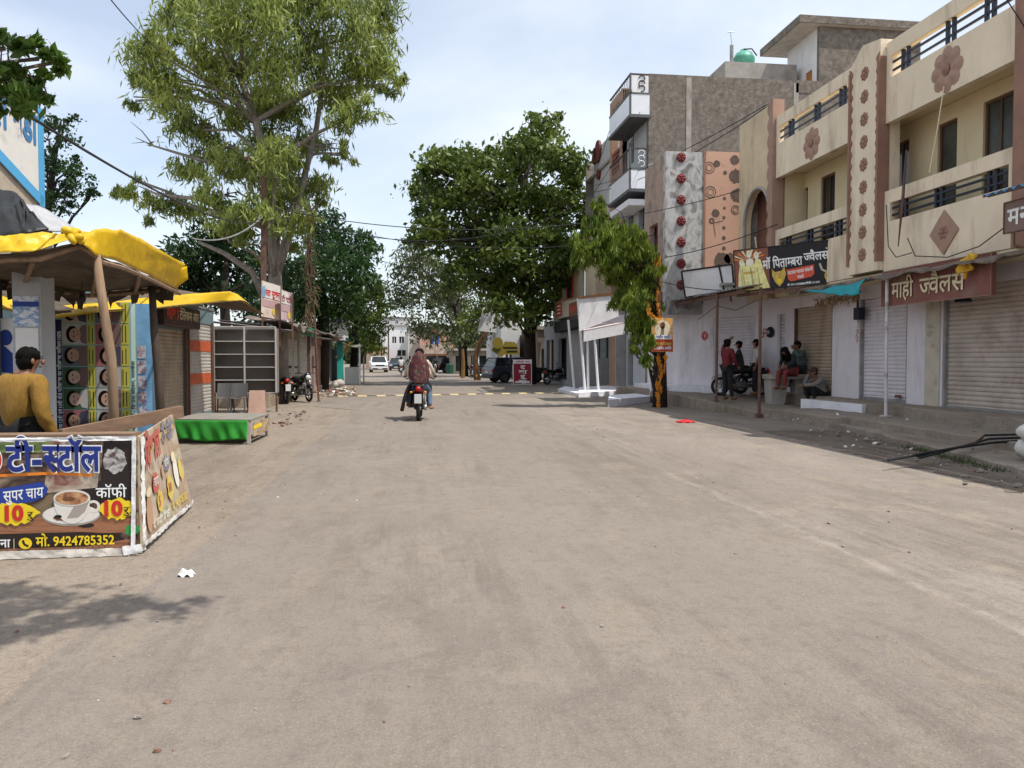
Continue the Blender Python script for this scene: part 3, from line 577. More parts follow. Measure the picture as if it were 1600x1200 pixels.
# roof structures
mb = MB(); mb.use(CONC2); a = gy(1133, 100, 33.5).x; b = gy(1245, 100, 33.5).x; z = gy(1180, 98, 33.5).z; mb.box(a, b, 33.5, 36.5, tz - 1.44, z); mb.build('roof_block', None, TB)
a = gy(1280, 100, 32).x; b = gy(1438, 100, 32).x; zt_ = gy(1280, 40, 32).z
mb = MB(); mb.use(CONC); mb.box(a, b, 32, 32.2, tz - 1.44, zt_); mb.box(b - .2, b, 32.2, 35.2, tz - 1.44, zt_); mb.use(WHITE)
mb.wall(Vector((a, 34.9, tz - .6)), Uy, Vz, Nx, 2.695, zt_ - tz + .6, .2, [(.55, .95, .0, 1.3), (1.05, 1.5, .0, 1.55), (1.7, 2.3, 0, 1.75)]); mb.build('stair_tower', None, TB)
mb = MB(); mb.use(DARKIN); mb.box(a + .3, a + .35, 33.35, 34.8, tz - .6, zt_ - .3); mb.use(M('orange_door', (.42, .17, .05), .6)); mb.box(a + .05, a + .1, 32.6, 33.2, tz - .6, tz + 1.15); mb.build('tower_doors', None, TB)
mb = MB(); mb.use(CONC); mb.box(a - 1.05, b + .35, 31.75, 35.6, zt_, zt_ + .32); mb.use(M('pale_soffit', (.55, .49, .44), .9)); mb.box(a - 1.0, b + .3, 31.8, 35.5, zt_ - .02, zt_ - .003); mb.build('tower_roof', None, TB)
c = gy(1162, 97, 34.2); mb = MB(); gt = M('green_plastic_tank', (.10, .34, .24), .45, .25, 3, .05); mb.use(gt)
mb.lathe((c.x, c.y, c.z - .6), [(.46, 0), (.48, .55), (.5, .6), (.48, .66), (.5, .72), (.46, .8), (.36, .98), (.16, 1.1), (.15, 1.16), (.001, 1.17)], 22)
mb.use(BLK); mb.tube([(c.x - .1, c.y - .2, c.z + .5), (c.x + .25, c.y - .3, c.z + .5), (c.x + .5, c.y - .3, c.z + .2)], .03, 6); tag(mb.build('water_tank', None, smooth=True), 'green round plastic water tank on the concrete roof block', 'water tank')
c = gy(1143, 97, 33.9); mb = MB(); mb.use(STEEL); mb.tube([(c.x, c.y, c.z - .2), (c.x, c.y, c.z + .75)], .09, 8); mb.tube([(c.x, c.y, c.z + .7), (c.x - .06, c.y, c.z + 1.35)], .015, 5); mb.tube([(c.x - .2, c.y, c.z + 1.33), (c.x + .12, c.y, c.z + 1.37)], .02, 5); tag(mb.build('vent_pipe', None), 'white vent pipe with thin aerial beside the green water tank', 'pipe')
# ------------------------------------------------------------------ narrow buildings beyond
BB = thing('brown_frame_building', 'narrow brown building with an open framed top beside the white balconies', 'building', (9.6, 36, 0))
BRW = M('brown_facade', (.36, .22, .15), .85, .15, 2, stain=(.2, .12, .08), ss=1.5, sa=.4)
m_ = MB(); m_.use(M('dim_side_wall', (.34, .32, .31), .85, .15)); m_.box(gy(962, 560, 34.5).x, tx + .3, 34.45, 34.58, 0, 3.7); m_.build('lower_wall', None, BB); shutter((gy(978, 560, 34.4).x, 34.42, .3), (1, 0, 0), .9, 2.3).build('roller_shutter', SHGREY, BB)
x0 = gy(970, 150, 34.9).x; zt_ = gy(968, 141, 34.9).z; y1 = gx(953, 200, x0).y
mb = MB(); mb.use(BRW); Lb = y1 - 34.6; mb.wall(Vector((x0, y1, 0)), Uy, Vz, Nx, Lb, zt_, .3, [(.35, Lb - .5, zt_ - 3.6, zt_ - .35), (.35, Lb - .5, zt_ - 8, zt_ - 5.2), (.35, Lb - .5, 3.6, zt_ - 8.6)]); mb.box(x0 + .01, x0 + 6, 34.6, 34.9, 0, zt_ - .05); mb.build('wall', None, BB)
mb = MB(); mb.use(M('maroon_louvre', (.22, .07, .05), .7)); 
for k in range(5): mb.box(x0 + .05, x0 + .12, 34.6 + .5, y1 - .36, zt_ - 3.5 + k * .22, zt_ - 3.36 + k * .22)
mb.build('louvre', None, BB)
mb = MB(); mb.use(M('brown_door_panel', (.14, .05, .035), .6)); mb.box(x0 + .2, x0 + .25, 35.1, y1 - .35, zt_ - 8, zt_ - 5.2); mb.use(DARKIN); mb.box(x0 + .4, x0 + .45, 34.95, y1, 3, zt_ - 8.4); mb.build('window', None, BB)
GB = thing('pale_grey_building', 'pale grey building with dark red medallions half hidden behind the drooping tree', 'building', (9.9, 42, 0))
x0 = gy(952, 240, 39).x; y1 = gx(928, 250, x0).y; zt_ = gx(940, 226, x0).z
mb = MB(); mb.use(M('pale_grey_render', (.45, .44, .43), .85, .12, 1.5, stain=(.25, .24, .23), ss=1.3, sa=.35, streak=True)); mb.box(x0, x0 + 6, 37.3, y1, 0, zt_); mb.build('wall', None, GB)
for u, v, r_ in ((936, 237, .6), (931, 244, .45), (937, 272, .3)):
    c = gx(u, v, x0); f = MB(); f.use(RDM); f.lathe((x0 - .12, c.y, c.z), [(r_, 0), (r_, .12)], 16, 'x'); f.build('medallion', None, GB)
# ------------------------------------------------------------------ right side: awning, posts, boards
TIN = M('corrugated_tin', (.24, .22, .21), .5, .3, 4, .1, 40, metal=.35, stain=(.13, .06, .035), ss=2.5, sa=.55)
def corr(mb, A, B, Cc, D, n, amp=.02):   # corrugated sheet A-B front edge, D-C back edge
    A, B, Cc, D = map(Vector, (A, B, Cc, D)); up = (B - A).cross(D - A).normalized()
    if up.z < 0: up = -up
    mb.grid(lambda a, b: (A * (1 - a) + B * a) * (1 - b) + (D * (1 - a) + Cc * a) * b + up * amp * math.sin(a * n * 2 * math.pi), n * 6, 2)
AW = thing('tin_awning', 'long rusty corrugated tin awning on thin poles in front of the pale lilac corner shop', 'awning', (9, 24, 3.2))
fz = gx(1060, 467, 8.6).z
m_ = MB(); m_.use(TIN); corr(m_, (8.55, 29.2, fz + .02), (8.7, 19.6, fz - .05), (11.0, 19.6, fz + .35), (10.6, 29.2, fz + .45), 42); solid(m_.build('tin_sheet', None, AW, True), .012)
m_ = MB(); m_.use(RUST); m_.bar((8.7, 29, fz - .1), (8.8, 19.6, fz - .16), .07, .1); m_.bar((10.2, 29, fz + .2), (10.5, 19.6, fz + .17), .06, .08)
for y in (19.8, 21.5, 24, 26.5, 28.8): m_.bar((8.7 + (29 - y) * .012, y, fz - .07), (11.0, y, fz + .31), .05, .06)
m_.build('frame', None, AW)
def pole(u, v, X, top, r=.035, mat=RUST, foot=True):
    p = gx(u, v, X); m = MB(); m.use(mat); m.tube([p, (p.x + .01, p.y, top)], r, 8); m.box(p.x - .07, p.x + .07, p.y - .07, p.y + .07, p.z - .12, p.z + .012); return m.build('support_pole', None, AW), p
pole(1119, 627, 8.7, fz - .12, .04); pole(1186, 647, 8.75, fz - .14, .042)
p = gz(1384, 650, .26); m_ = MB(); m_.use(M('chipped_white_pole', (.62, .6, .6), .6, .15, 3, stain=(.1, .07, .06), ss=4, sa=.5)); m_.tube([p, (p.x - .02, p.y, 3.22)], .035, 8); m_.box(p.x - .09, p.x + .09, p.y - .09, p.y + .09, .2, .275)
tag(m_.build('pole', None), 'thin white steel pole standing before the white shutter under the reddish sign', 'pole')
# black jeweller board
def board_frame(name, lab, cat, corners, th, face, frame, fw=.03):
    A, B, Cc, D = corners; t = thing(name, lab, cat, tuple((A + B) / 2)); U = (B - A); V = (D - A); n = U.cross(V).normalized()
    m = MB(); m.use(face); m.prism([A, B, Cc, D], -n * th); m.build('panel', None, t)
    m = MB(); m.use(frame)
    for a, b in ((A, B), (B, Cc), (Cc, D), (D, A)): m.bar(a + n * .002, b + n * .002, fw, fw, n)
    m.build('frame', None, t); return t, A, U.length, V.length, U.normalized(), V.normalized(), n
yl = gx(1147, 450, 8.72).y; yr = 18.35
cs = [gy(1150, 457, yl), gy(1308, 441, yr), gy(1305, 374, yr), gy(1146, 392, yl)]
JB, A, W_, H_, U, V, n = board_frame('jewellers_signboard', 'black jewellers signboard with white lettering, gold necklaces and a yellow robed group of figures', 'signboard', cs, .05, BLK, BLK, .025)
d = Deco(A + n * .004, U, V); PURP = flat('sign_purple', (.05, .02, .05)); PALEY = M('printed_pale_yellow', (.75, .70, .28), .5, .25, 9, .02); IV = flat('printed_ivory', (.80, .76, .62)); RB = flat('printed_ray_brown', (.22, .08, .05))
sx = W_ / 1.44; sy = H_ / .56
X = lambda x: x * W_ / 1460; Yv = lambda y: H_ - (y) * H_ / 560
d.rect(X(5), Yv(550), X(520), Yv(10), RB, 1)
for k in range(9):
    a = math.radians(20 + 140 * k / 8); d.shape([(X(225), Yv(160)), (X(225) + math.cos(a) * .45, Yv(160) + math.sin(a) * .30), (X(225) + math.cos(a + .13) * .45, Yv(160) + math.sin(a + .13) * .30)], CRM if k % 2 else ORG, 2)
def clampy(pts): return [(x, max(.01, min(H_ - .01, y))) for x, y in pts]
d.shape(clampy([(X(40), Yv(520)), (X(60), Yv(330)), (X(90), Yv(190)), (X(160), Yv(170)), (X(190), Yv(330)), (X(180), Yv(540))]), PALEY, 3)
d.shape(clampy([(X(280), Yv(545)), (X(290), Yv(260)), (X(330), Yv(130)), (X(400), Yv(160)), (X(480), Yv(430)), (X(520), Yv(540))]), PALEY, 3)
d.shape(clampy([(X(150), Yv(550)), (X(165), Yv(300)), (X(190), Yv(140)), (X(280), Yv(140)), (X(320), Yv(300)), (X(300), Yv(550))]), PALEY, 4)
for a, b, r_ in ((115, 175, 45), (235, 70, 50), (345, 100, 48)): d.oval(X(a), Yv(b), X(r_) * .8, H_ * r_ / 560, IV, 5); d.oval(X(a), Yv(b - 20), X(r_) * .5, H_ * r_ / 900, CRM, 6)
for a in (90, 120, 240, 255, 345): d.line([(X(a), Yv(260)), (X(a + 30), Yv(500))], .012, BRN, 6); d.line([(X(a + 20), Yv(240)), (X(a - 10), Yv(480))], .014, IV, 6)
d.oval(X(240), Yv(180), X(60), H_ * .09, IV, 5); d.rect(X(140), Yv(330), X(310), Yv(300), GOLD, 6)
d.build('figure_artwork', None, JB)
d = Deco(A + n * .004, U, V)
for cx_, cy_, k in ((660, 395, 1.0), (1345, 395, 1.0)):
    if cx_ < 1000: d.shape([(X(cx_ - 100), Yv(300)), (X(cx_ - 60), Yv(345)), (X(cx_ + 40), Yv(340)), (X(cx_ + 85), Yv(280)), (X(cx_ + 100), Yv(390)), (X(cx_ + 60), Yv(480)), (X(cx_), Yv(540)), (X(cx_ - 60), Yv(480)), (X(cx_ - 100), Yv(390))], GOLD, 2); d.oval(X(cx_), Yv(470), X(36), H_ * .06, YEL, 3)
    else:
        d.build('necklace_artwork', None, JB); d = Deco(A + n * .004, U, V); d.line([(X(cx_ - 105), Yv(300)), (X(cx_ - 80), Yv(380)), (X(cx_ - 20), Yv(410)), (X(cx_ + 20), Yv(400)), (X(cx_ + 75), Yv(350)), (X(cx_ + 85), Yv(270))], .05, M('printed_pearl', (.5, .46, .36), .5, .4, 30), 2); d.oval(X(cx_), Yv(465), X(48), H_ * .11, GOLD, 3); d.oval(X(cx_), Yv(465), X(22), H_ * .05, BLK, 4); d.rect(X(cx_ - 5), Yv(545), X(cx_ + 5), Yv(515), RED, 3)
d.build('necklace_artwork', None, JB)
d = Deco(A + n * .004, U, V); d.text(X(430), Yv(290), H_ * .30, 'मॉं िपता{म}बरा', WHT, 2, .02, X(570)); d.text(X(1025), Yv(250), H_ * .27, '{ज}वैलर्स'.replace('र्स', 'स^'), WHT, 2, .02, X(340)); d.build('title_lettering', None, JB)
d = Deco(A + n * .004, U, V); d.shape([(X(770), Yv(335)), (X(1160), Yv(305)), (X(1160), Yv(420)), (X(1120), Yv(455)), (X(830), Yv(490)), (X(790), Yv(465))], flat('badge_red', (.62, .09, .05)), 2)
d.text(X(790), Yv(400), H_ * .11, 'फटाका {च}यापार कंकणी', WHT, 3, .02, X(350), slope=.07); d.text(X(920), Yv(460), H_ * .10, 'वाले', WHT, 3, .02, X(90)); d.text(X(900), Yv(545), H_ * .07, 'प्रो. पवनसोनी'.replace('प्रो', 'पो'), WHT, 3, .02, X(200)); d.text(X(770), Yv(560) + .03, H_ * .07, 'मो. 9977118236, 7999131606', WHT, 3, .015, X(460)); d.build('badge_and_small_lettering', None, JB)
m_ = MB(); m_.use(RUST)
for t in (.12, .5, .9): 
    p = A + U * W_ * t - n * .06; m_.bar(p - V * .12, p + V * H_ * .8, .04, .04)
m_.bar(A - V * .08 - n * .05, A + U * W_ - V * .08 - n * .05, .05, .08); m_.build('mount', None, JB)
m_ = MB(); m_.use(M('bamboo_stick', (.55, .45, .30), .7)); p = A + U * W_ * .24 + V * H_ - n * .07; m_.tube([p - V * .3, p + V * .3 - U * .04], .018, 6); tag(m_.build('stick', None), 'thin pale bamboo stick rising behind the black jewellers signboard', 'stick')
# blank white board
cs = [gy(1071, 465, 23.2), gy(1147, 452, 22.3), gy(1144, 413, 22.3), gy(1065, 424, 23.2)]
t, A, W_, H_, U, V, n = board_frame('blank_board', 'blank white board with dark frame left of the black jewellers signboard', 'signboard', cs, .04, WHITE, BLK, .05)
m_ = MB(); m_.use(BLK); m_.bar(A + U * W_ * .8 + n * .004, A + U * W_ * .77 + V * H_ + n * .004, .05, .02, n); m_.build('centre_bar', None, t)
m_ = MB(); m_.use(RUST)
for k in (.1, .9): m_.bar(A + U * W_ * k - n * .07 + V * H_ * .9, A + U * W_ * k - n * .07 - V * .35, .04, .04)
m_.build('mount', None, t)
# reddish jewellers board on the facade
XS = 10.28; ya = gx(1378, 451, XS).y; yb = gx(1549, 430, XS).y; zb = gx(1460, 468, XS).z - .03; zt = zb + .76
cs = [Vector((XS, ya, zb)), Vector((XS, yb, zb)), Vector((XS, yb, zt)), Vector((XS, ya, zt))]
SGR = bpy.data.materials.new('faded_red_board'); 
MAROON = M('faded_maroon_board', (.20, .075, .06), .55, .2, 1.2, .05, stain=(.26, .20, .18), ss=.9, sa=.45)
t, A, W_, H_, U, V, n = board_frame('maroon_signboard', 'faded maroon shop signboard with cream cut out lettering above the white shutter', 'signboard', cs, .1, MAROON, TERRA, .02)
bpy.data.materials.remove(SGR)
for l_, m in ((0, BRN), (8, CRM)):
    d = Deco(A + n * (.006 + .002 * l_), U, V); d.text(.22 * W_ / 1.9 + (.008 if l_ == 0 else 0), .16 - (.008 if l_ == 0 else 0), .50, 'माही', m, 1, .012, W_ * .22); d.text(W_ * .40, .16, .50, '{ज}वैलस^', m, 1, .012, W_ * .40); d.build('lettering', None, t)
m_ = MB(); m_.use(M('yellow_cloth', (.62, .36, .03), .8, .25, 9)); c = gx(1517, 409, XS - .12); r = random.Random(3)
m_.grid(lambda a, b: (c.x - .06 * math.sin(a * 7 + b * 3) - .05, c.y + .22 - .4 * a + .05 * math.sin(b * 6), c.z - .17 + .34 * b * (1 - .5 * abs(a - .4)) + .1 * (a - .5)), 10, 8); m_.tube([(c.x, c.y + .1, c.z), (c.x - .02, c.y + .12, c.z - .3)], .03, 6)
tag(solid(m_.build('cloth_bag', None, smooth=True), .01), 'yellow cloth bundle tied at the top of the maroon signboard', 'cloth')
# brown board with the blue edged tin shade at the right edge of the photo
XS = 9.75; ya = gx(1569, 340, XS).y; zb = gx(1571, 365, XS).z; zt = gx(1568, 318, XS).z
cs = [Vector((XS, ya, zb)), Vector((XS, ya - 1.9, zb)), Vector((XS, ya - 1.9, zt)), Vector((XS, ya, zt))]
t, A, W_, H_, U, V, n = board_frame('brown_signboard', 'grey brown signboard with white lettering under the blue edged tin shade', 'signboard', cs, .08, M('grey_brown_board', (.20, .13, .11), .6, .2, 2), RUST, .02)
d = Deco(A + n * .01, U, V); d.text(.08, .12, .40, 'मनीष साड़ी', WHT, 1, .02, 1.7); d.build('lettering', None, t)
m_ = MB(); m_.use(RUST); m_.tube([A + U * .5 - V * .02 - n * .05, A + U * .3 - V * .5 - n * .4], .02, 6); m_.tube([A + U * .2 - V * .02 - n * .02, A + U * .25 - V * .22 + n * .02, A + U * .5 - V * .3], .018, 6); m_.build('bracket', None, t)
zz = gx(1540, 309, 9.5).z; yy = gx(1540, 309, 9.5).y
m_ = MB(); m_.use(TIN); corr(m_, (9.45, yy, zz), (9.45, yy - 2.6, zz + .02), (10.5, yy - 2.6, zz + .3), (10.5, yy, zz + .28), 14, .022)
o = solid(m_.build('tin_shade', None, smooth=True), .012); o.name = 'corrugated_awning'; tag(o, 'small corrugated tin shade with blue painted edge above the brown signboard', 'awning')
m_ = MB(); m_.use(flat('blue_paint', (.06, .22, .42))); m_.grid(lambda a, b: (9.43 - .004 + .10 * b, yy - 2.6 * a, zz + .016 + .030 * b + .022 * math.sin(a * 14 * 2 * math.pi)), 84, 1); o2 = m_.build('painted_edge', None, None); o2.parent = o
# teal cloth and straw bundle over the brown shutter
m_ = MB(); m_.use(M('teal_cloth', (.02, .26, .30), .8, .2, 6)); a_ = gx(1255, 455, 9.9); b_ = gx(1352, 436, 9.9); c_ = gx(1342, 461, 9.7); d_ = gx(1300, 460, 9.7)
m_.grid(lambda a, b: (a_ * (1 - a) + b_ * a) * (1 - b) + (d_ * (1 - a) + c_ * a) * b + Vector((.05 * math.sin(a * 9 + b * 4), 0, -.05 * math.sin(a * math.pi) * (1 - b) + .02 * math.sin(a * 14))), 16, 6)
tag(solid(m_.build('teal_cloth', None, smooth=True), .01), 'teal cloth hanging under the eave beside the black jewellers signboard', 'cloth')
def tuft(name, lab, cat, centre, size, mat, n, seed, ln=.18):
    r = random.Random(seed); m = MB(); m.use(mat)
    for _ in range(n):
        p = Vector(centre) + Vector((r.uniform(-1, 1) * size[0], r.uniform(-1, 1) * size[1], r.uniform(-1, 1) * size[2])); dd = Vector((r.uniform(-1, 1) * .3, r.uniform(-1, 1), r.uniform(-1.2, .3))).normalized() * ln * r.uniform(.5, 1.2); m.tube([p, p + dd * .5 + Vector((0, 0, .02)), p + dd], [.008, .007, .003], 4, False)
    return tag(m.build(name, None), lab, cat)
c = gx(1310, 466, 10.75); tuft('dry_garland', 'dry brown leaf garland strung above the brown roller shutter', 'garland', (c.x - .05, c.y, c.z - .02), (.04, 1.0, .08), M('dry_straw', (.28, .17, .07), .9, .4, 12), 240, 2)
c = gx(1340, 500, 10.95); tuft('flower_string', 'withered pinkish flower string hanging beside the brown roller shutter', 'garland', (c.x, c.y, c.z - .1), (.01, .02, .45), M('dry_flower', (.42, .22, .16), .9, .4, 12), 60, 3, .09)
m_ = MB(); c = gx(1343, 487, 11.0); m_.use(BLACKM); m_.box(c.x - .1, c.x + .06, c.y - .13, c.y + .1, c.z - .2, c.z + .1); m_.tube([(c.x - .05, c.y, c.z + .1), (c.x - .1, c.y - .1, c.z + .4), (c.x, c.y, c.z + .5)], .03, 6); tag(m_.build('meter_box', None), 'black electric box on the wall between the brown and the white shutter', 'electric box')
for u, v, lb in ((1505, 464, 'dark lamp hanging from a bent pipe under the maroon signboard'),):
    c = gx(u, v, 10.75); m_ = MB(); m_.use(BLACKM); m_.lathe((c.x, c.y, c.z - .1), [(.16, 0), (.15, .05), (.06, .14), (.03, .2)], 14); m_.tube([(c.x, c.y, c.z + .08), (c.x + .05, c.y - .12, c.z + .02), (c.x + .25, c.y - .2, c.z + .1)], .018, 6); tag(m_.build('hanging_lamp', None), lb, 'lamp')
# white ramp before the shop, stone bench, black cable, sacks, rubble
m_ = MB(); m_.use(LIME); m_.prism([(10.15, 19.1, .05), (10.3, 16.55, .05), (10.75, 16.7, .05), (10.75, 19.1, .05)], (0, 0, .40)); m_.use(CONC2); m_.prism([(10.24, 19.0, .45), (10.36, 16.7, .45), (10.7, 16.8, .45), (10.7, 19.0, .45)], (0, 0, .006)); tag(m_.build('doorstep', None), 'low whitewashed doorstep platform before the white shutter', 'doorstep')
m_ = MB(); m_.use(M('black_plastic_pipe', (.012, .014, .02), .4)); 
for k in range(3):
    a_ = gz(1440 + k * 8, 712 - k * 2, .16); b_ = gx(1600, 683 - k * 3, 10.1); m_.tube([a_ + Vector((-.25 * k * k, .1 - .3 * k, -.02)), a_ * .7 + b_ * .3 + Vector((.05 * k, .1 - .1 * k, .02 * k)), a_ * .4 + b_ * .6 + Vector((0, .12 * (k - 1), .03 + .02 * k)), b_ + Vector((0, -1, .10))], .02, 6)
tag(m_.build('cable_bundle', None), 'dark blue black cables lying across the broken kerb', 'cable')
SACK = M('white_sack', (.66, .64, .60), .8, .12, 6, .3, 80)
for k, (u, v, z, s_) in enumerate(((1618, 703, .26, .28), (1612, 677, .5, .22), (1640, 690, .34, .34))):
    p = gz(u, v, z); m_ = MB(); m_.use(SACK); r = random.Random(k); m_.ell((p.x, p.y, z), (s_, s_ * .75, s_ * .55), 14, 9, Euler((.1 * k, .2, .6 * k))); 
    m_.v = [(x + .02 * math.sin(y * 31 + z_ * 17), y + .02 * math.sin(x * 29), z_ + .015 * math.sin(x * 40 + y * 23)) for x, y, z_ in m_.v]
    tag(m_.build('sack', None, smooth=True), ('lower white sack at the right photo edge on the broken pavement', 'upper white sack resting on another sack at the right edge', 'rear white sack behind the lower sack')[k], 'sack', 'white sacks by the kerb')
def scatter(name, lab, n, area, sizes, mats, seed, z=0.01):
    r = random.Random(seed); m = MB()
    for _ in range(n):
        x, y, zz = area(r); s_ = r.uniform(*sizes) * (r.random() ** 1.5 + .35); m.use(mats[r.randrange(len(mats))])
        o = len(m.v); m.ell((x, y, zz + s_ * .25), (s_, s_ * r.uniform(.5, .9), s_ * r.uniform(.25, .6)), 6, 4, Euler((r.uniform(-.4, .4), r.uniform(-.4, .4), r.uniform(0, 6))))
        m.v[o:] = [(a + r.uniform(-.2, .2) * s_, b + r.uniform(-.2, .2) * s_, c + r.uniform(-.1, .1) * s_) for a, b, c in m.v[o:]]
    o = m.build(name, None); tag(o, lab, None, None, 'stuff'); return o
STONE = M('grey_stone', (.26, .23, .20), .95, .25, 8, .3); PAPER = M('litter_white', (.7, .69, .66), .8, .1, 9); BRK = M('brick_bits', (.20, .11, .08), .95, .3, 9)
def kerb_area(r): y = r.uniform(6, 15); return (7.35 + (y - 8.8) * .2 + r.gauss(0, .3), y, .01)
scatter('rubble', 'stones and litter along the broken kerb', 190, kerb_area, (.012, .05), [STONE, STONE, BRK, STONE, STONE, BRK, STONE, PAPER], 21)
def up_area(r): y = r.uniform(7, 17); return (r.uniform(8.0, 10.2), y, .26 if r.random() < .5 else .13)
scatter('pavement_litter', 'small stones and litter on the pavement', 70, lambda r: (lambda y, x: (x, y, (.255 if x > 9.2 else .13)))(r.uniform(7, 17.5), r.choice([r.uniform(8.3, 8.8), r.uniform(9.3, 10.3)])), (.01, .04), [STONE, BRK, STONE, STONE, STONE, PAPER], 22)
c = gz(1500, 700, .12); 
GRASSM = leafmat('weed_green', (.03, .055, .012), (.09, .13, .03)); r = random.Random(8); m_ = MB(); m_.use(GRASSM)
for _ in range(420):
    y = r.uniform(9.2, 12); x = 7.62 + (y - 8.8) * .2 + r.gauss(0, .08); h = r.uniform(.04, .13); a = r.uniform(0, 6.28); m_.add([(x, y, .0), (x + .012 * math.cos(a), y + .012 * math.sin(a), 0), (x + h * .6 * math.cos(a * 3), y + h * .6 * math.sin(a * 3), h)], [(0, 1, 2)])
tag(m_.build('weeds', None), 'low green weeds growing at the broken kerb', None, None, 'stuff')
# litter on the road
def road_area(r): return (r.uniform(-2.6, 7.2), r.uniform(3, 30), .003)
scatter('road_grit', 'loose grit and crumbs on the road', 330, lambda r: (r.choice([r.gauss(-2.0, .5), r.gauss(3.6, .5), r.uniform(-2.4, 7)]), 3 + 22 * r.random() ** 1.6, .003), (.005, .018), [STONE, STONE, BRK, STONE, STONE, BRK, STONE, STONE, PAPER], 23)
m_ = MB(); p = gz(290, 900); m_.use(PAPER); m_.grid(lambda a, b: (p.x + .10 * (a - .5) + .01 * math.sin(b * 9), p.y + .08 * (b - .5), .01 + .035 * math.sin(a * 3.1) * math.sin(b * 3.1) + .012 * math.sin(a * 11 + b * 7)), 8, 8); tag(solid(m_.build('crumpled_paper', None), .003), 'crumpled white paper scrap on the road below the tea stall corner', 'litter')
m_ = MB(); p = gz(1071, 660); m_.use(M('red_cloth', (.50, .02, .03), .8, .2)); m_.grid(lambda a, b: (p.x + .42 * (a - .5), p.y + .4 * (b - .5) * (1 - .6 * abs(a - .5)), .012 + .05 * math.sin(a * 3.1) * math.sin(b * 3.1) + .012 * math.sin(a * 17 + b * 7)), 12, 8); tag(solid(m_.build('red_cloth', None), .004), 'small crumpled red cloth lying on the road edge before the awning', 'cloth')
# ------------------------------------------------------------------ speed breaker
SB = thing('speed_breaker', 'low rubber speed breaker with worn yellow blocks across the road', 'speed bump', (1.5, 34, 0))
a_ = gz(512, 620); b_ = gz(872, 614); nb = 26; dv = (b_ - a_) / nb; m_ = MB(); m_.use(M('dark_rubber', (.11, .092, .075), .9, .3, 6))
pr_ = [(-.22, 0), (-.14, .032), (.14, .032), (.22, 0)]; un = Vector((-dv.y, dv.x, 0)).normalized()
for k in range(0, nb, 2):
    m_.prism([a_ + dv * (k + .02) + un * q_[0] + Vector((0, 0, q_[1] + .003)) for q_ in pr_], dv * .96)
m_.build('rubber_block', None, SB)
YBK = M('worn_yellow_block', (.50, .40, .20), .8, .2, 5, stain=(.30, .25, .2), ss=4, sa=.5)
for k in range(1, nb, 2):
    y_ = MB(); y_.use(YBK); y_.prism([a_ + dv * (k + .02) + un * q_[0] + Vector((0, 0, q_[1] + .003)) for q_ in pr_], dv * .96); y_.build('yellow_block', None, SB)
# ------------------------------------------------------------------ shop block with awnings beyond the grey building
SP = thing('awning_shop', 'shop with pale awnings on thin white poles beyond the drooping tree', 'shop', (9, 38, 0))
SY = 38.0; BEI = M('beige_wall', (.50, .40, .28), .85, .1, 1.2, stain=(.3, .22, .15), ss=1.2, sa=.3, streak=True); GRYW = M('dim_grey_wall', (.30, .29, .30), .85, .15, 1.5)
xl = gy(913, 560, SY).x
m_ = MB(); m_.use(GRYW); m_.wall(Vector((xl, SY, 0)), Vector((1, 0, 0)), Vz, Vector((0, -1, 0)), 4.6, 3.9, .2, [(.75, 2.05, 1.55, 3.1), (2.35, 3.3, .5, 2.9)]); m_.wall(Vector((xl, 50, 0)), Uy, Vz, Nx, 11.8, 3.9, .2, [(1, 3.5, .3, 2.7), (5, 7.5, .3, 2.7)]); m_.build('wall', None, SP)
m_ = MB(); m_.use(M('pale_pane', (.40, .42, .42), .3)); m_.box(xl + .76, xl + 2.04, SY + .1, SY + .12, 1.55, 3.1); m_.use(BLACKM)
for k in range(4): m_.box(xl + .76 + .4 * k, xl + .82 + .4 * k, SY + .05, SY + .098, 1.55, 3.1)
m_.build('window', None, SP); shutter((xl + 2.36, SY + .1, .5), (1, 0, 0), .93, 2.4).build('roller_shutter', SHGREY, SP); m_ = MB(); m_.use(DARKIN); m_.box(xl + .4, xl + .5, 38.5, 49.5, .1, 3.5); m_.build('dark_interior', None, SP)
m_ = MB(); m_.use(BEI); m_.wall(Vector((xl + .6, 50, 3.9)), Uy, Vz, Nx, 11.9, 4.2, .2, [(1.2, 2.6, 1.0, 2.6), (5.0, 6.4, 1, 2.6), (8.5, 9.6, 1, 2.6)]); m_.box(xl + .61, xl + 6, SY + .12, SY + .3, 3.9, 8.0); m_.build('upper_wall', None, SP)
REDP = flat('red_window_frame', (.42, .035, .025))
for a in (1.2, 5.0):
    y1 = 50 - a; m_ = MB(); m_.use(REDP); m_.box(xl + .5, xl + .7, y1 - 1.5, y1 - 1.38, 4.8, 6.6); m_.box(xl + .5, xl + .7, y1 - .0, y1 + .12, 4.8, 6.6); m_.box(xl + .45, xl + .72, y1 - 1.6, y1 + .2, 4.65, 4.8); m_.box(xl + .4, xl + .72, y1 - 1.6, y1 + .2, 6.6, 6.75); w_ = m_.build('window', None, SP); MB().box(xl + .72, xl + .74, y1 - 1.38, y1, 4.8, 6.6).build('pane', GL, w_)
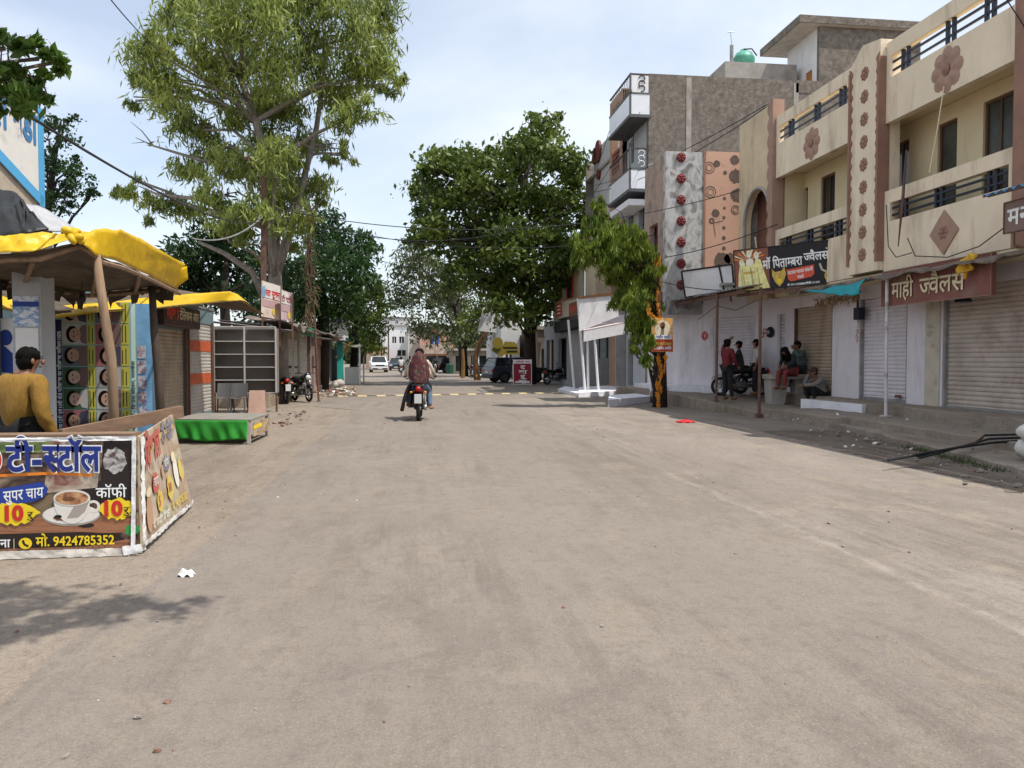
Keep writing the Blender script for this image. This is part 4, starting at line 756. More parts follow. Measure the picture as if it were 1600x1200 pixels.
# front sign band and awnings
y0 = 31.6; A_ = gy(905, 518, y0); 
m_ = MB(); m_.use(WHITE); m_.prism([gy(905, 518, y0), gy(967, 494, y0), gy(963, 460, y0), gy(905, 467, y0)], (0, .06, 0)); m_.build('sign_panel', None, SP)
m_ = MB(); m_.use(BRN); m_.bar(gy(868, 472, 44), gy(904, 465, y0), .05, .08); m_.bar(gy(904, 465, y0 - .03), gy(968, 458, y0 - .03), .05, .1); m_.build('sign_frame', None, SP)
p0 = gy(866, 500, 44.0); p1 = gy(904, 490, 36.6); m_ = MB(); m_.use(M('beige_board', (.42, .34, .26), .7, .15)); m_.prism([p0, p1, Vector((p1.x, p1.y, p1.z + .75)), Vector((p0.x, p0.y, p0.z + 1.0))], (.08, 0, 0)); m_.build('sign_panel', None, SP)
d = Deco(Vector((p0.x, p0.y, p0.z)) + Vector((-.04, 0, .0)), p1 - p0, Vz); d.rect(1.0, .15, 2.6, .85, RED, 1)
for k in range(3): d.rect(1.2, .25 + .2 * k, 2.4, .33 + .2 * k, CRM, 2)
d.rect(5.0, -.05, 7.2, .62, BRN, 1); d.text(5.2, .15, .4, 'मेडिकल', RED, 2, .03, 1.8); d.build('sign_artwork', None, SP)
m_ = MB(); m_.use(DARKIN); m_.prism([gy(866, 520, 44), gy(904, 510, 37), gy(904, 498, 37), gy(866, 503, 44)], (1.6, 0, 0)); m_.build('awning_underside', None, SP)
PINKAW = M('pinkish_awning_sheet', (.60, .50, .50), .6, .15, 3); m_ = MB(); m_.use(PINKAW)
a_, b_, c_, d_ = gy(912, 517, 31.5), gy(985, 503, 31.5), gy(985, 492, 33), gy(922, 497, 33); m_.grid(lambda s, t: (a_ * (1 - s) + b_ * s) * (1 - t) + (d_ * (1 - s) + c_ * s) * t, 6, 3); solid(m_.build('small_awning', None, SP), .05)
m_ = MB(); m_.use(WHITE); m_.prism([gy(912, 534, 31.5), gy(985, 520, 31.5), gy(985, 504, 31.5), gy(912, 518, 31.5)], (0, .03, 0)); m_.build('awning_valance', None, SP)
PW = M('white_pipe', (.70, .69, .68), .5, .1, 4)
for u0, v0, u1, v1, Yp in ((903, 466, 914, 610, 31.7), (918, 520, 919, 610, 31.8), (928, 512, 935, 611, 31.6), (888, 500, 897, 606, 34)):
    m_ = MB(); m_.use(PW); pb = gy(u1, v1, Yp); m_.tube([(pb.x, pb.y, 0), pb], .06, 8); m_.tube([pb, gy(u0, v0, Yp)], .055, 8); m_.build('support_pole', None, SP)
# whitewashed low platforms
def lowblock(name, lab, pts, z0, h, cat='platform'):
    m_ = MB(); m_.use(LIME); m_.prism([(p.x, p.y, z0) for p in pts], (0, 0, h)); return tag(m_.build(name, None), lab, cat)
lowblock('white_platform', 'long low whitewashed platform before the awning shop, sunlit front edge', [gz(904, 621), gz(1022, 615), gz(1022, 604), gz(905, 611)], 0, .19)
lowblock('white_ramp', 'broken white ramp at the left end of the low platform', [gz(872, 612), gz(905, 620), gz(915, 614), gz(884, 607)], 0, .13, 'ramp')
m_ = MB(); m_.use(LIME); a_ = gz(950, 636); b_ = gz(1016, 629); c_ = gz(1018, 622); d_ = gz(952, 627); m_.prism([a_, b_, c_, d_], (0, 0, .22)); tag(m_.build('white_step_block', None), 'chipped whitewashed step block nearest the flag draped tree trunk', 'step')
m_ = MB(); m_.use(LIME)
for k in range(3): q0 = gz(1022, 610, 0); m_.box(gy(968 + k * 10, 600, 34.2).x, q0.x + .9, 34.2 + k * .35, 35.4, .02 + .17 * k, .17 * (k + 1))
tag(m_.build('white_steps', None), 'three whitewashed steps behind the low platform', 'steps')
for u in (1043, 1050):
    pass
# A board and barricades
AB = thing('advert_board', 'dark red standing board with tall white lettering beside the parked dark car', 'signboard', tuple(gz(816, 603)))
p0 = gz(802, 603); p1 = gz(831, 603); y_ = p0.y; wd = p1.x - p0.x; ht = 42 / 1200 * y_
m_ = MB(); m_.use(flat('board_maroon', (.26, .015, .03))); m_.box(p0.x + .03, p1.x - .03, y_, y_ + .03, .12, ht); m_.build('panel', None, AB)
m_ = MB(); m_.use(WHITE); m_.bar((p0.x, y_ + .01, 0), (p0.x, y_ + .01, ht), .04); m_.bar((p1.x, y_ + .01, 0), (p1.x, y_ + .01, ht), .04); m_.bar((p0.x, y_ + .01, .1), (p1.x, y_ + .01, .1), .04); m_.bar((p0.x, y_ + .02, ht), (p0.x, y_ + .7, 0), .03); m_.bar((p1.x, y_ + .02, ht), (p1.x, y_ + .7, 0), .03); m_.build('frame', None, AB)
d = Deco((p0.x + .03, y_ - .004, .12), (1, 0, 0), (0, 0, 1), .003); w2 = wd - .06; d.rect(0, ht - .36, w2, ht - .14, WHT, 1); d.text(.08, ht - .32, .16, 'लोकेशन', RED, 2, .02, w2 - .16)
for k, ch in enumerate(('द', 'वा', 'ई', 'याँ')): d.text(w2 * (.38 if len(ch) == 1 else .28), ht - .66 - k * .27, .30, ch, WHT, 2, .03, w2 * (.26 if len(ch) == 1 else .46))
d.rect(.08, .05, w2 - .08, .15, WHT, 1); d.build('lettering', None, AB)
YB_ = M('yellow_painted_sheet', (.26, .20, .025), .6, .15, 3, stain=(.12, .09, .02), ss=3, sa=.3)
for k, (u, v, r_, lab) in enumerate(((778, 536, .36, 'upper round yellow traffic board leaning by the garlanded tree'), (779, 547, .55, 'tilted yellow traffic board below the round one'), (797, 546, .62, 'widest yellow traffic board with black lettering beside the dark car'))):
    c = gy(u, v, 52 + k * .12); m_ = MB(); m_.use(YB_); a0 = (.5, .3, .1)[k]
    if k == 2: pts = [(-r_, -.35), (-r_, .1), (-.35, .55), (.35, .5), (r_ * .95, .1), (r_, -.35)]
    elif k == 1: pts = [(-.5, .0), (-.1, .45), (.6, -.1), (.2, -.5)]
    else: pts = [(r_ * math.cos(t * .6283), r_ * 1.1 * math.sin(t * .6283)) for t in range(10)]
    m_.prism([(c.x + a, c.y, c.z + b) for a, b in pts], (0, .05, 0)); m_.use(BLK)
    if k == 2: 
        for q_ in range(2): m_.box(c.x - .5, c.x + .5, c.y - .01, c.y - .003, c.z - .2 + q_ * .25, c.z - .08 + q_ * .25)
    m_.use(STEEL); m_.bar((c.x, c.y + .08, c.z - .3), (c.x + .05, c.y + .2, 0), .05); tag(m_.build('traffic_board', None), lab, 'traffic board', 'yellow traffic boards')
# ------------------------------------------------------------------ left side: tea stall
WOOD = M('weathered_wood', (.24, .16, .10), .85, .3, 3, .3, 30, stretch=(6, 6, .6)); PLANK = M('old_plank', (.20, .125, .08), .85, .3, 4, .2, stretch=(1, 1, 4))
TS = thing('tea_counter', 'tea stall counter wrapped in printed banners with coffee cup pictures and white taped edges', 'tea stall', (-2.6, 6.2, 0))
c0 = gz(216, 866); yF = c0.y; xr = c0.x; xl = -4.6; zt = gy(214, 683, yF).z
BAN = rampmat('blurred_cafe_print', [(.03, .07, .02), (.22, .15, .09), (.05, .02, .015), (.30, .22, .15), (.14, .045, .025), (.03, .012, .01)], 1.9, .4, 3, (1, 1, 1.5), 1.2)
m_ = MB(); m_.use(BAN); m_.box(xl, xr, yF, yF + .03, .06, zt); m_.build('front_board', None, TS)
bq = gz(298, 792); Bt = gy(268, 648, bq.y); Ab = Vector((xr + .02, yF + .02, .05)); At = Vector((xr + .0, yF + .03, zt)); Bb = Vector((bq.x, bq.y, .02))
SIDE = rampmat('faded_cafe_print', [(.20, .26, .12), (.50, .42, .30), (.36, .24, .15), (.55, .46, .36), (.30, .22, .15)], 1.7, .45, 3, (1, 1, 1), 1.0)
m_ = MB(); m_.use(SIDE); bil = lambda a, b: Ab.lerp(Bb, a).lerp(At.lerp(Bt, a), b); m_.grid(bil, 16, 8); solid(m_.build('side_board', None, TS), .02, 0)
m_ = MB(); m_.use(PLANK); m_.bar((xl, yF + .12, zt + .012), (xr - .03, yF + .10, zt + .012), .2, .03); m_.bar(gy(95, 682, yF + .8), gy(284, 643, bq.y + .15), .05, .12); m_.build('wooden_top', None, TS)
TAPE = M('creased_white_tape', (.74, .73, .72), .35, .15, 9, .6, 14, stain=(.35, .33, .32), ss=6, sa=.4)
def crease(mb, A, B, w_, n_, nrm, seed, sag=0):
    r = random.Random(seed); A = Vector(A); B = Vector(B); dr = (B - A).normalized(); nrm = Vector(nrm); sd = dr.cross(nrm).normalized(); rows = [[0] * 5 for _ in range(n_ + 1)]
    for i in range(n_ + 1):
        for j in range(5): rows[i][j] = r.uniform(-1, 1)
    mb.grid(lambda a, b: A.lerp(B, a) + sd * w_ * ((b - .5) + .05 * rows[int(round(a * n_))][int(round(b * 4))] * (1 if b in (0, 1) else .3)) + nrm * (.004 + .006 * rows[int(round(a * n_))][int(round(b * 4))] + .01) , n_, 4)
m_ = MB(); m_.use(TAPE); crease(m_, (xl, yF - .004, zt - .012), (xr, yF - .004, zt - .005), .032, 60, (0, -1, 0), 1); crease(m_, (xr - .03, yF - .006, .05), (xr - .01, yF - .006, zt), .032, 26, (0, -1, 0), 2); crease(m_, (xr + .015, yF + .05, .02), (xr + .015, yF + .05, zt), .05, 26, (1, -.2, 0), 3)
crease(m_, Ab + Vector((.012, 0, .02)), Bb + Vector((.012, 0, .03)), .045, 40, (1, 0, 0), 4); crease(m_, (xr - .10, yF - .02, .035), (xr + .04, yF - .02, .05), .07, 10, (0, -1, .2), 6); m_.build('taped_edge', None, TS, True)
m_ = MB(); m_.use(M('dirty_plastic_sheet', (.50, .46, .41), .45, .25, 5, .5, 12, stain=(.22, .19, .16), ss=4, sa=.5)); crease(m_, (xl, yF - .012, .03), (xr - .05, yF - .012, .025), .06, 90, (0, -1, .25), 5); m_.build('skirt_sheet', None, TS, True)
FXL = gy(0, 700, yF).x; fw = xr - FXL; k_ = fw / 1135; Xf = lambda u: FXL + (u) * k_; Zf = lambda v: gy(100, 660 + v * 220 / 1200, yF).z
O = Vector((0, yF - .002, 0)); d = Deco(O, (1, 0, 0), (0, 0, 1), .0012)
G1 = rampmat('print_green_blur', [(.05, .12, .02), (.20, .26, .08), (.45, .40, .28)], 6, .4); T1 = rampmat('print_table_wood', [(.22, .085, .04), (.34, .15, .075), (.15, .05, .025)], 5, .4, 4, (.6, 1, 6)); D1 = flat('print_dark', (.022, .014, .012)); C1 = rampmat('print_cafe_wall', [(.35, .26, .18), (.20, .07, .05), (.48, .40, .31), (.10, .05, .05)], 4.5, .4)
d.shape([(Xf(-60), Zf(250)), (Xf(400), Zf(255)), (Xf(560), Zf(250)), (Xf(560), Zf(150)), (Xf(-60), Zf(140))], G1, 1); d.shape([(Xf(350), Zf(600)), (Xf(800), Zf(560)), (Xf(840), Zf(240)), (Xf(560), Zf(140)), (Xf(420), Zf(150))], C1, 2)
d.shape([(Xf(560), Zf(560)), (Xf(1120), Zf(900)), (Xf(1125), Zf(150)), (Xf(860), Zf(145)), (Xf(830), Zf(500))], D1, 1)
d.shape([(Xf(-60), Zf(950)), (Xf(1110), Zf(950)), (Xf(1115), Zf(830)), (Xf(880), Zf(800)), (Xf(-60), Zf(790))], T1, 3); d.shape([(Xf(-60), Zf(1090)), (Xf(1110), Zf(1100)), (Xf(1110), Zf(1010)), (Xf(-60), Zf(1030))], T1, 3)
d.shape([(Xf(-60), Zf(1060)), (Xf(700), Zf(1060)), (Xf(1030), Zf(1010)), (Xf(950), Zf(960)), (Xf(660), Zf(935)), (Xf(-60), Zf(935))], D1, 4)
d.blot(Xf(1090), Zf(930), .055, .045, GRN, 4, 5); d.blot(Xf(700), Zf(880), .06, .02, D1, 4, 7); d.blot(Xf(950), Zf(330), .09, .1, rampmat('print_kettle', [(.12, .09, .08), (.5, .48, .46), (.05, .03, .03), (.4, .1, .15)], 12, .35), 3, 8); d.line([(Xf(-60), Zf(445)), (Xf(400), Zf(430)), (Xf(770), Zf(455))], .022, ORG, 3)
d.build('printed_picture', None, TS)
# cup
d = Deco(O, (1, 0, 0), (0, 0, 1), .0012); CUP = M('print_cup_white', (.70, .66, .60), .35, .1, 3, 0); CUPS = flat('print_cup_grey', (.36, .31, .27)); COF = rampmat('print_coffee', [(.12, .035, .012), (.45, .22, .10), (.62, .40, .24)], 16, .4)
cx_ = Xf(590); cw = fw * .135
d.oval(Xf(580), Zf(790), fw * .215, .082, CUPS, 5, 30); d.oval(Xf(580), Zf(783), fw * .208, .074, CUP, 6, 30); d.blot(Xf(560), Zf(815), .11, .022, BRN, 7, 4); d.blot(Xf(470), Zf(800), .03, .014, D1, 8, 14)
d.ring(Xf(768), Zf(720), .048, .02, CUP, 7, 20, -110, 130)
d.shape([(cx_ + cw * math.cos(math.radians(a)), Zf(645) + .195 * math.sin(math.radians(a)) * (1 if a >= 180 else 0)) for a in range(180, 361, 12)], CUP, 8)
d.shape([(cx_ + cw * .25, Zf(680)), (cx_ + cw * .96, Zf(670)), (cx_ + cw * .7, Zf(760)), (cx_ + cw * .3, Zf(810)), (cx_ - cw * .3, Zf(815))], CUPS, 9)
d.oval(cx_, Zf(642), cw, .062, CUP, 10, 28); d.oval(cx_, Zf(645), cw * .9, .05, COF, 11, 28); d.blot(cx_ - .02, Zf(650), .045, .018, BRN, 12, 3)
d.build('printed_cup', None, TS)
d = Deco(O, (1, 0, 0), (0, 0, 1), .0012); BLU = flat('print_blue', (.02, .05, .28)); DRED = flat('print_red', (.55, .03, .02)); 
for m, l_, b_ in ((WHT, 12, .062), (NAVY, 14, .028)): d.text(Xf(55), Zf(405), .285, 'टी-', m, l_, b_, fw * .26); d.text(Xf(355), Zf(405), .285, '{स}टॉल', m, l_, b_, fw * .42, slope=-.02)
d.oval(Xf(-8), Zf(310), .03, .075, WHT, 12); d.oval(Xf(-10), Zf(310), .026, .062, DRED, 14)
d.shape([(Xf(-60), Zf(700)), (Xf(120), Zf(685)), (Xf(280), Zf(665)), (Xf(370), Zf(620)), (Xf(395), Zf(560)), (Xf(340), Zf(500)), (Xf(160), Zf(530)), (Xf(-60), Zf(560))], BLU, 8); d.text(Xf(25), Zf(660), .115, 'सुपर चाय', WHT, 10, .012, fw * .29, slope=.1); d.text(Xf(790), Zf(645), .115, 'कॉफी', WHT, 10, .012, fw * .225)
for a, b, rr in ((110, 765, 205), (965, 745, 150)):
    d.blot(Xf(a), Zf(b), rr * k_, .085, YEL, 9, a, 40); d.text(Xf(a - (75 if a < 500 else 105)), Zf(b + 55), .155, '10', DRED, 12, .05, fw * .145); d.text(Xf(a + (105 if a < 500 else 52)), Zf(b + 40), .075, 'रु.', D1, 12, .008, fw * .062)
d.oval(Xf(200), Zf(1018), .047, .043, YEL, 12); d.line([(Xf(180), Zf(990)), (Xf(190), Zf(1025)), (Xf(225), Zf(1043))], .016, D1, 13); d.text(Xf(285), Zf(1045), .105, 'मो.', YEL, 12, .02, fw * .1); d.text(Xf(430), Zf(1045), .10, '9424785352', YEL, 12, .02, fw * .455); d.text(Xf(-8), Zf(1045), .09, 'ना', WHT, 12, .02, .07); d.rect(Xf(104), Zf(1060), Xf(109), Zf(975), CRM, 12)
d.build('banner_lettering', None, TS)
# side banner artwork
Ux = (Bb - Ab).normalized(); Vv = ((At + Bt) / 2 - (Ab + Bb) / 2).normalized(); Ls = (Bb - Ab).length; d = Deco(Ab, Ux, Vv, .002); d.Nn = Vector((1, .1, .05)).normalized(); d.P = lambda x, y, l: bil(x / Ls, y / .92) + d.Nn * (.014 + .003 * l)
d.shape([(.05, .62), (.4, .72), (1.0, .79), (1.75, .80), (1.75, .84), (.95, .84), (.35, .77), (.05, .67)], flat('faded_ochre', (.55, .38, .18)), 1)
FRD = flat('faded_red', (.50, .12, .09)); FBL = flat('faded_grey_blue', (.20, .20, .26)); FYL = flat('faded_yellow', (.62, .48, .10)); FWH = flat('faded_white', (.72, .69, .63))
d.text(.14, .62, .34, 'िवशाल', FRD, 3, .04, .72, slope=.08); d.text(1.0, .74, .22, 'टी-{स}टॉल', FBL, 3, .03, .62)
d.blot(.5, .45, .12, .1, FRD, 3, 3); d.text(.42, .42, .12, 'चाय', FWH, 4, .02, .17); d.blot(.62, .27, .12, .1, FYL, 3, 4); d.text(.55, .23, .13, '5', FRD, 4, .04, .07); d.blot(1.07, .32, .13, .12, FYL, 3, 5); d.text(1.0, .28, .12, '10', FRD, 4, .03, .12); d.blot(1.05, .55, .18, .07, FBL, 3, 6); d.text(.93, .52, .1, 'कॉफी', FWH, 4, .02, .22)
d.oval(1.42, .42, .11, .16, FWH, 3, 22); d.oval(1.38, .56, .10, .05, CRM, 4); d.blot(1.66, .40, .1, .1, FYL, 3, 8); d.oval(.2, .25, .1, .17, flat('faded_tan', (.5, .3, .18)), 3); d.oval(.2, .42, .1, .04, CRM, 4); d.oval(.83, .5, .06, .06, flat('faded_tan2', (.5, .3, .18)), 3)
d.text(.30, .08, .10, 'पो. जगदीश िव{श}वास', FWH, 3, .02, .62); d.text(1.05, .10, .10, 'मो. 9424785352', FYL, 3, .02, .68)
d.build('side_banner_artwork', None, TS)
# canopy of the tea stall
CN = thing('tea_stall_canopy', 'yellow plastic tarpaulin canopy on crooked wooden posts over the tea stall', 'canopy', (-3.2, 8.2, 0))
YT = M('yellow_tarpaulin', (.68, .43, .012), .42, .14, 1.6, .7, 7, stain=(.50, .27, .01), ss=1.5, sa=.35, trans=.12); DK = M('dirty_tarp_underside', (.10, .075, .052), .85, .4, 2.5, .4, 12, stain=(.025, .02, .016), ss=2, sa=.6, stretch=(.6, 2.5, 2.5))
def curve(pts, t):
    n = len(pts) - 1; x = t * n; i = min(int(x), n - 1); return pts[i].lerp(pts[i + 1], x - i)
def patch(mb, cu, cl, nu, nv, wr=.02, seed=0, fq=30):
    rr = random.Random(seed); ph = [rr.uniform(0, 6) for _ in range(4)]
    mb.grid(lambda a, b: curve(cu, a).lerp(curve(cl, a), b) + Vector((0, -1, .6)) * wr * (math.sin(a * fq + ph[0] + 3 * b) * .4 + .4 * math.sin(a * fq * 2.3 + ph[1] - 4 * b) + .7 - 1.2 * abs(math.sin(a * fq * .55 + ph[2] + 5 * b)) + .25 * math.sin(a * fq * 5 + b * 9)) * math.sin(math.pi * min(1, b * .8 + .15)), nu, nv)
P_ = lambda l: [gy(*q) for q in l]
cu = P_([(-90, 380, 7.6), (0, 369, 7.6), (60, 363, 7.7), (115, 367, 7.8), (128, 362, 7.8), (155, 358, 8.0), (188, 358, 8.4), (240, 384, 9.6), (290, 414, 11.1)])
cl = P_([(-90, 405, 7.45), (0, 394, 7.45), (50, 393, 7.45), (112, 373, 7.7), (128, 380, 7.7), (150, 399, 7.9), (185, 409, 8.5), (232, 430, 9.7), (276, 452, 11.2)])
m_ = MB(); m_.use(YT); patch(m_, cu, cl, 72, 8, .03, 2, 34); tip = P_([(232, 430, 9.7), (250, 425, 10.2), (270, 420, 10.8), (292, 416, 11.1)]); tip2 = P_([(236, 438, 10.6), (255, 447, 10.9), (272, 452, 11.1), (294, 436, 11.15)]); patch(m_, tip, tip2, 12, 4, .02, 3); solid(m_.build('yellow_tarp', None, CN, True), .006)
back = P_([(-90, 432, 10.5), (0, 436, 10.6), (55, 445, 10.8), (90, 449, 10.9), (128, 455, 11.0), (160, 455, 11.1), (195, 452, 11.1), (235, 448, 11.1), (262, 447, 11.2)])
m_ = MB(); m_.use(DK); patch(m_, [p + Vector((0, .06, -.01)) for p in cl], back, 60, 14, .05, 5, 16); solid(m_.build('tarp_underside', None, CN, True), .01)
m_ = MB(); m_.use(WOOD)
r = random.Random(4)
for k in (1, 4, 6): a = curve(cl, .08 + .12 * k) + Vector((0, .25, -.06)); b = curve(back, .08 + .12 * k) + Vector((0, 0, -.05)); m_.tube([a, (a + b) / 2 + Vector((0, 0, -.03)), b], .022, 6)
m_.tube([curve(back, t / 8) + Vector((0, 0, -.06)) for t in range(9)], .03, 6); m_.tube([curve(cl, t / 8) + Vector((0, .15, -.05)) for t in range(9)], .025, 6); m_.build('roof_stick', None, CN)
m_ = MB(); m_.use(DK)
for k in range(26):
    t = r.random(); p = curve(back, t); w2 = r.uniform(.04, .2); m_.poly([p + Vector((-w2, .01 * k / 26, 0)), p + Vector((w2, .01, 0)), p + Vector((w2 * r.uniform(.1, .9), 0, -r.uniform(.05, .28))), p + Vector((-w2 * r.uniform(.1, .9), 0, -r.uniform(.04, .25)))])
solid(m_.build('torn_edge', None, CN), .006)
m_ = MB(); m_.use(YT); c = gy(119, 369, 7.62); 
for k in range(7): m_.ell(c + Vector((.05 * math.sin(k * 2.1), -.03 - .01 * k, .04 * math.cos(k * 2.6))), (.06, .04, .035), 8, 6, Euler((k, k * .7, 0)))
m_.build('tarp_knot', None, CN, True)
m_ = MB(); m_.use(WOOD); b_ = gy(183, 690, 7.95); b_.z = 0; m_.tube([b_, gy(174, 560, 7.95), gy(163, 490, 7.95), gy(150, 398, 7.98)], [.05, .046, .043, .04], 10); m_.build('wooden_post', None, CN, True)
b_ = gy(255, 672, 11.0); b_.z = 0; m_ = MB(); m_.use(M('dark_wood_post', (.07, .05, .04), .85, .3, 5)); m_.tube([b_, gy(247, 580, 11), gy(241, 520, 11), gy(237, 440, 11)], [.06, .055, .05, .045], 10); m_.build('wooden_post', None, CN, True)
m_ = MB(); m_.use(BLK); c = gy(128, 463, 10.2); m_.tube([gy(128, 440, 10.2), c], .004, 4); m_.lathe((c.x, c.y, c.z - .07), [(.02, .1), (.045, .06), (.045, .02), (.02, -.02)], 10); tag(m_.build('hanging_bulb', None), 'dark bulb holder dangling under the tea stall canopy', 'lamp')
# dark tarp and grey sheet over the back roof
BT = M('black_tarp', (.012, .012, .012), .5, .4, 3, .5, 10); GS = M('grey_fibre_sheet', (.36, .36, .37), .7, .15, 3, .2)
RT_ = thing('dark_roof_sheet', 'dark tarp and pale grey sheet heaped on the roof behind the yellow canopy', 'roof sheet', (-5, 9.5, 3))
m_ = MB(); m_.use(BT); patch(m_, P_([(-90, 285, 9.4), (-20, 295, 9.3), (22, 300, 9.2), (35, 312, 9.1), (42, 325, 9.0)]), P_([(-90, 372, 8.2), (0, 372, 8.3), (30, 368, 8.3), (45, 364, 8.3), (76, 358, 8.4)]), 30, 8, .05, 8, 12); solid(m_.build('black_tarp', None, RT_, True), .02)
m_ = MB(); m_.use(GS); patch(m_, P_([(38, 318, 9.6), (60, 322, 9.7), (85, 335, 9.8), (118, 358, 9.9)]), P_([(45, 358, 8.6), (70, 360, 8.6), (95, 362, 8.7), (120, 366, 8.8)]), 16, 6, .02, 9, 10); solid(m_.build('grey_sheet', None, RT_, True), .015)
# pillar with posters, dark opening, wall
PL = thing('pillar', 'pale grey pillar with a blue and white pasted poster behind the man in mustard', 'pillar', tuple(gz(45, 700)))
pc = gy(44, 560, 9.6); m_ = MB(); m_.use(M('grey_white_pillar', (.42, .44, .46), .8, .15, 2)); m_.box(pc.x - .16, pc.x + .15, 9.6, 9.95, 0, 3.0); m_.build('shaft', None, PL)
BP = rampmat('blue_white_poster', [(.70, .73, .78), (.12, .25, .48), (.72, .74, .78), (.2, .3, .42)], 9, .5, 4, (1, 1, 2)); d = Deco((pc.x, 9.594, 0), (1, 0, 0), (0, 0, 1)); za = gy(44, 510, 9.6).z; zb = gy(44, 463, 9.6).z
d.rect(-.15, za, .13, zb, BP, 1); d.rect(-.13, za - .35, .12, za - .02, WHITE, 1); d.rect(-.15, zb - .12, .13, zb - .06, BLU, 2); d.oval(-.1, za - .55, .06, .06, flat('pale_orange', (.6, .35, .25)), 1); d.build('poster', None, PL)
m_ = MB(); m_.use(DARKIN); m_.box(-8.2, -5.15, 10.4, 10.5, 0, 2.7); m_.use(M('grey_stall_post', (.12, .13, .14), .8)); m_.box(-5.18, -5.08, 10.2, 10.3, 0, 2.6); m_.build('stall_back', None, PL)
d = Deco(gy(-60, 590, 10.35) + Vector((0, 0, 0)), (1, 0, 0), (0, 0, 1)); d.rect(0, 0, .62, .74, WHT, 1); d.shape([(.1, .1), (.6, .05), (.6, .3), (.45, .45), (.25, .4)], BLU, 2); d.oval(.52, .5, .08, .1, BLU, 2); bo = d.build('wall_poster', None, PL)
# portrait poster board
yP = 11.6; pl = gy(66, 680, yP); pr_ = gy(250, 680, yP); z0 = .25; z1 = gy(150, 478, yP).z
PB = thing('portrait_poster', 'school result poster filled with sideways portrait photos and yellow name strips behind the counter', 'poster board', ((pl.x + pr_.x) / 2, yP, 0))
m_ = MB(); m_.use(M('faded_blue_board', (.13, .22, .30), .7, .2, 2)); m_.box(pl.x, pr_.x - .05, yP, yP + .06, z0, z1); m_.build('board', None, PB)
d = Deco((0, yP - .004, 0), (1, 0, 0), (0, 0, 1), .002); pxx = lambda u: gy(u, 600, yP).x; pz = lambda v: gy(150, v, yP).z
AQ = flat('poster_aqua', (.24, .40, .38)); PR = flat('poster_red', (.34, .02, .03)); YLM = flat('poster_lime_yellow', (.44, .41, .06)); NV = flat('poster_navy', (.012, .014, .06)); BLB = M('poster_sky_blue', (.16, .34, .55), .5, .35, 3, 0)  # poster colours, portraits included, are darkened to stand for shade on the board
d.rect(pxx(67), z0 + .02, pxx(84), pz(472), PR, 1); d.rect(pxx(84), z0 + .02, pxx(215), pz(472), AQ, 1); d.rect(pxx(215), z0 + .02, pxx(238), pz(474), BLB, 1); d.rect(pxx(87), z0 + .05, pxx(98), pz(500), NV, 2)
d.text(pxx(82.5), z0 + .5, .11, 'शा.क{न}या उ.मा.िव. नालखेडा', flat('poster_gold', (.6, .42, .2)), 2, .03, 1.45, True); d.text(pxx(97), z0 + .15, .07, 'कक्षा 12वीं एवं 10वीं बोर्ड परीक्षा का परीक्षा परिणाम 100%'.replace('क्षा', 'क{श}षा').replace('र्ड', 'ड^').replace('ी', 'ी'), WHT, 3, .02, 1.5, True)
d.rect(pxx(206), z0 + .02, pxx(213), pz(472), flat('poster_pale_aqua', (.48, .66, .62)), 2); d.text(pxx(211), z0 + .12, .06, 'शुभकामनाएँ - िवशाल परिवार, नालखेडा'.replace('रि', 'िर'), D1, 3, .02, 1.1, True)
d.build('poster_ground', None, PB)
d = Deco((0, yP - .010, 0), (1, 0, 0), (0, 0, 1), .002); r = random.Random(12)
BGS = [flat('portrait_ground_%s' % n_, c) for n_, c in (('grey', (.30, .29, .29)), ('sand', (.45, .38, .30)), ('rose', (.28, .10, .10)), ('green', (.05, .09, .05)), ('slate', (.12, .13, .14)), ('white', (.42, .40, .38)))]; FC = [flat('portrait_face_a', (.42, .26, .19)), flat('portrait_face_b', (.52, .36, .29)), flat('portrait_face_c', (.30, .18, .13))]; CL = [flat('portrait_cloth_a', (.40, .38, .36)), flat('portrait_cloth_b', (.16, .10, .09)), flat('portrait_cloth_c', (.05, .05, .08))]
hh = (pz(472) - pz(690)) / 6.5
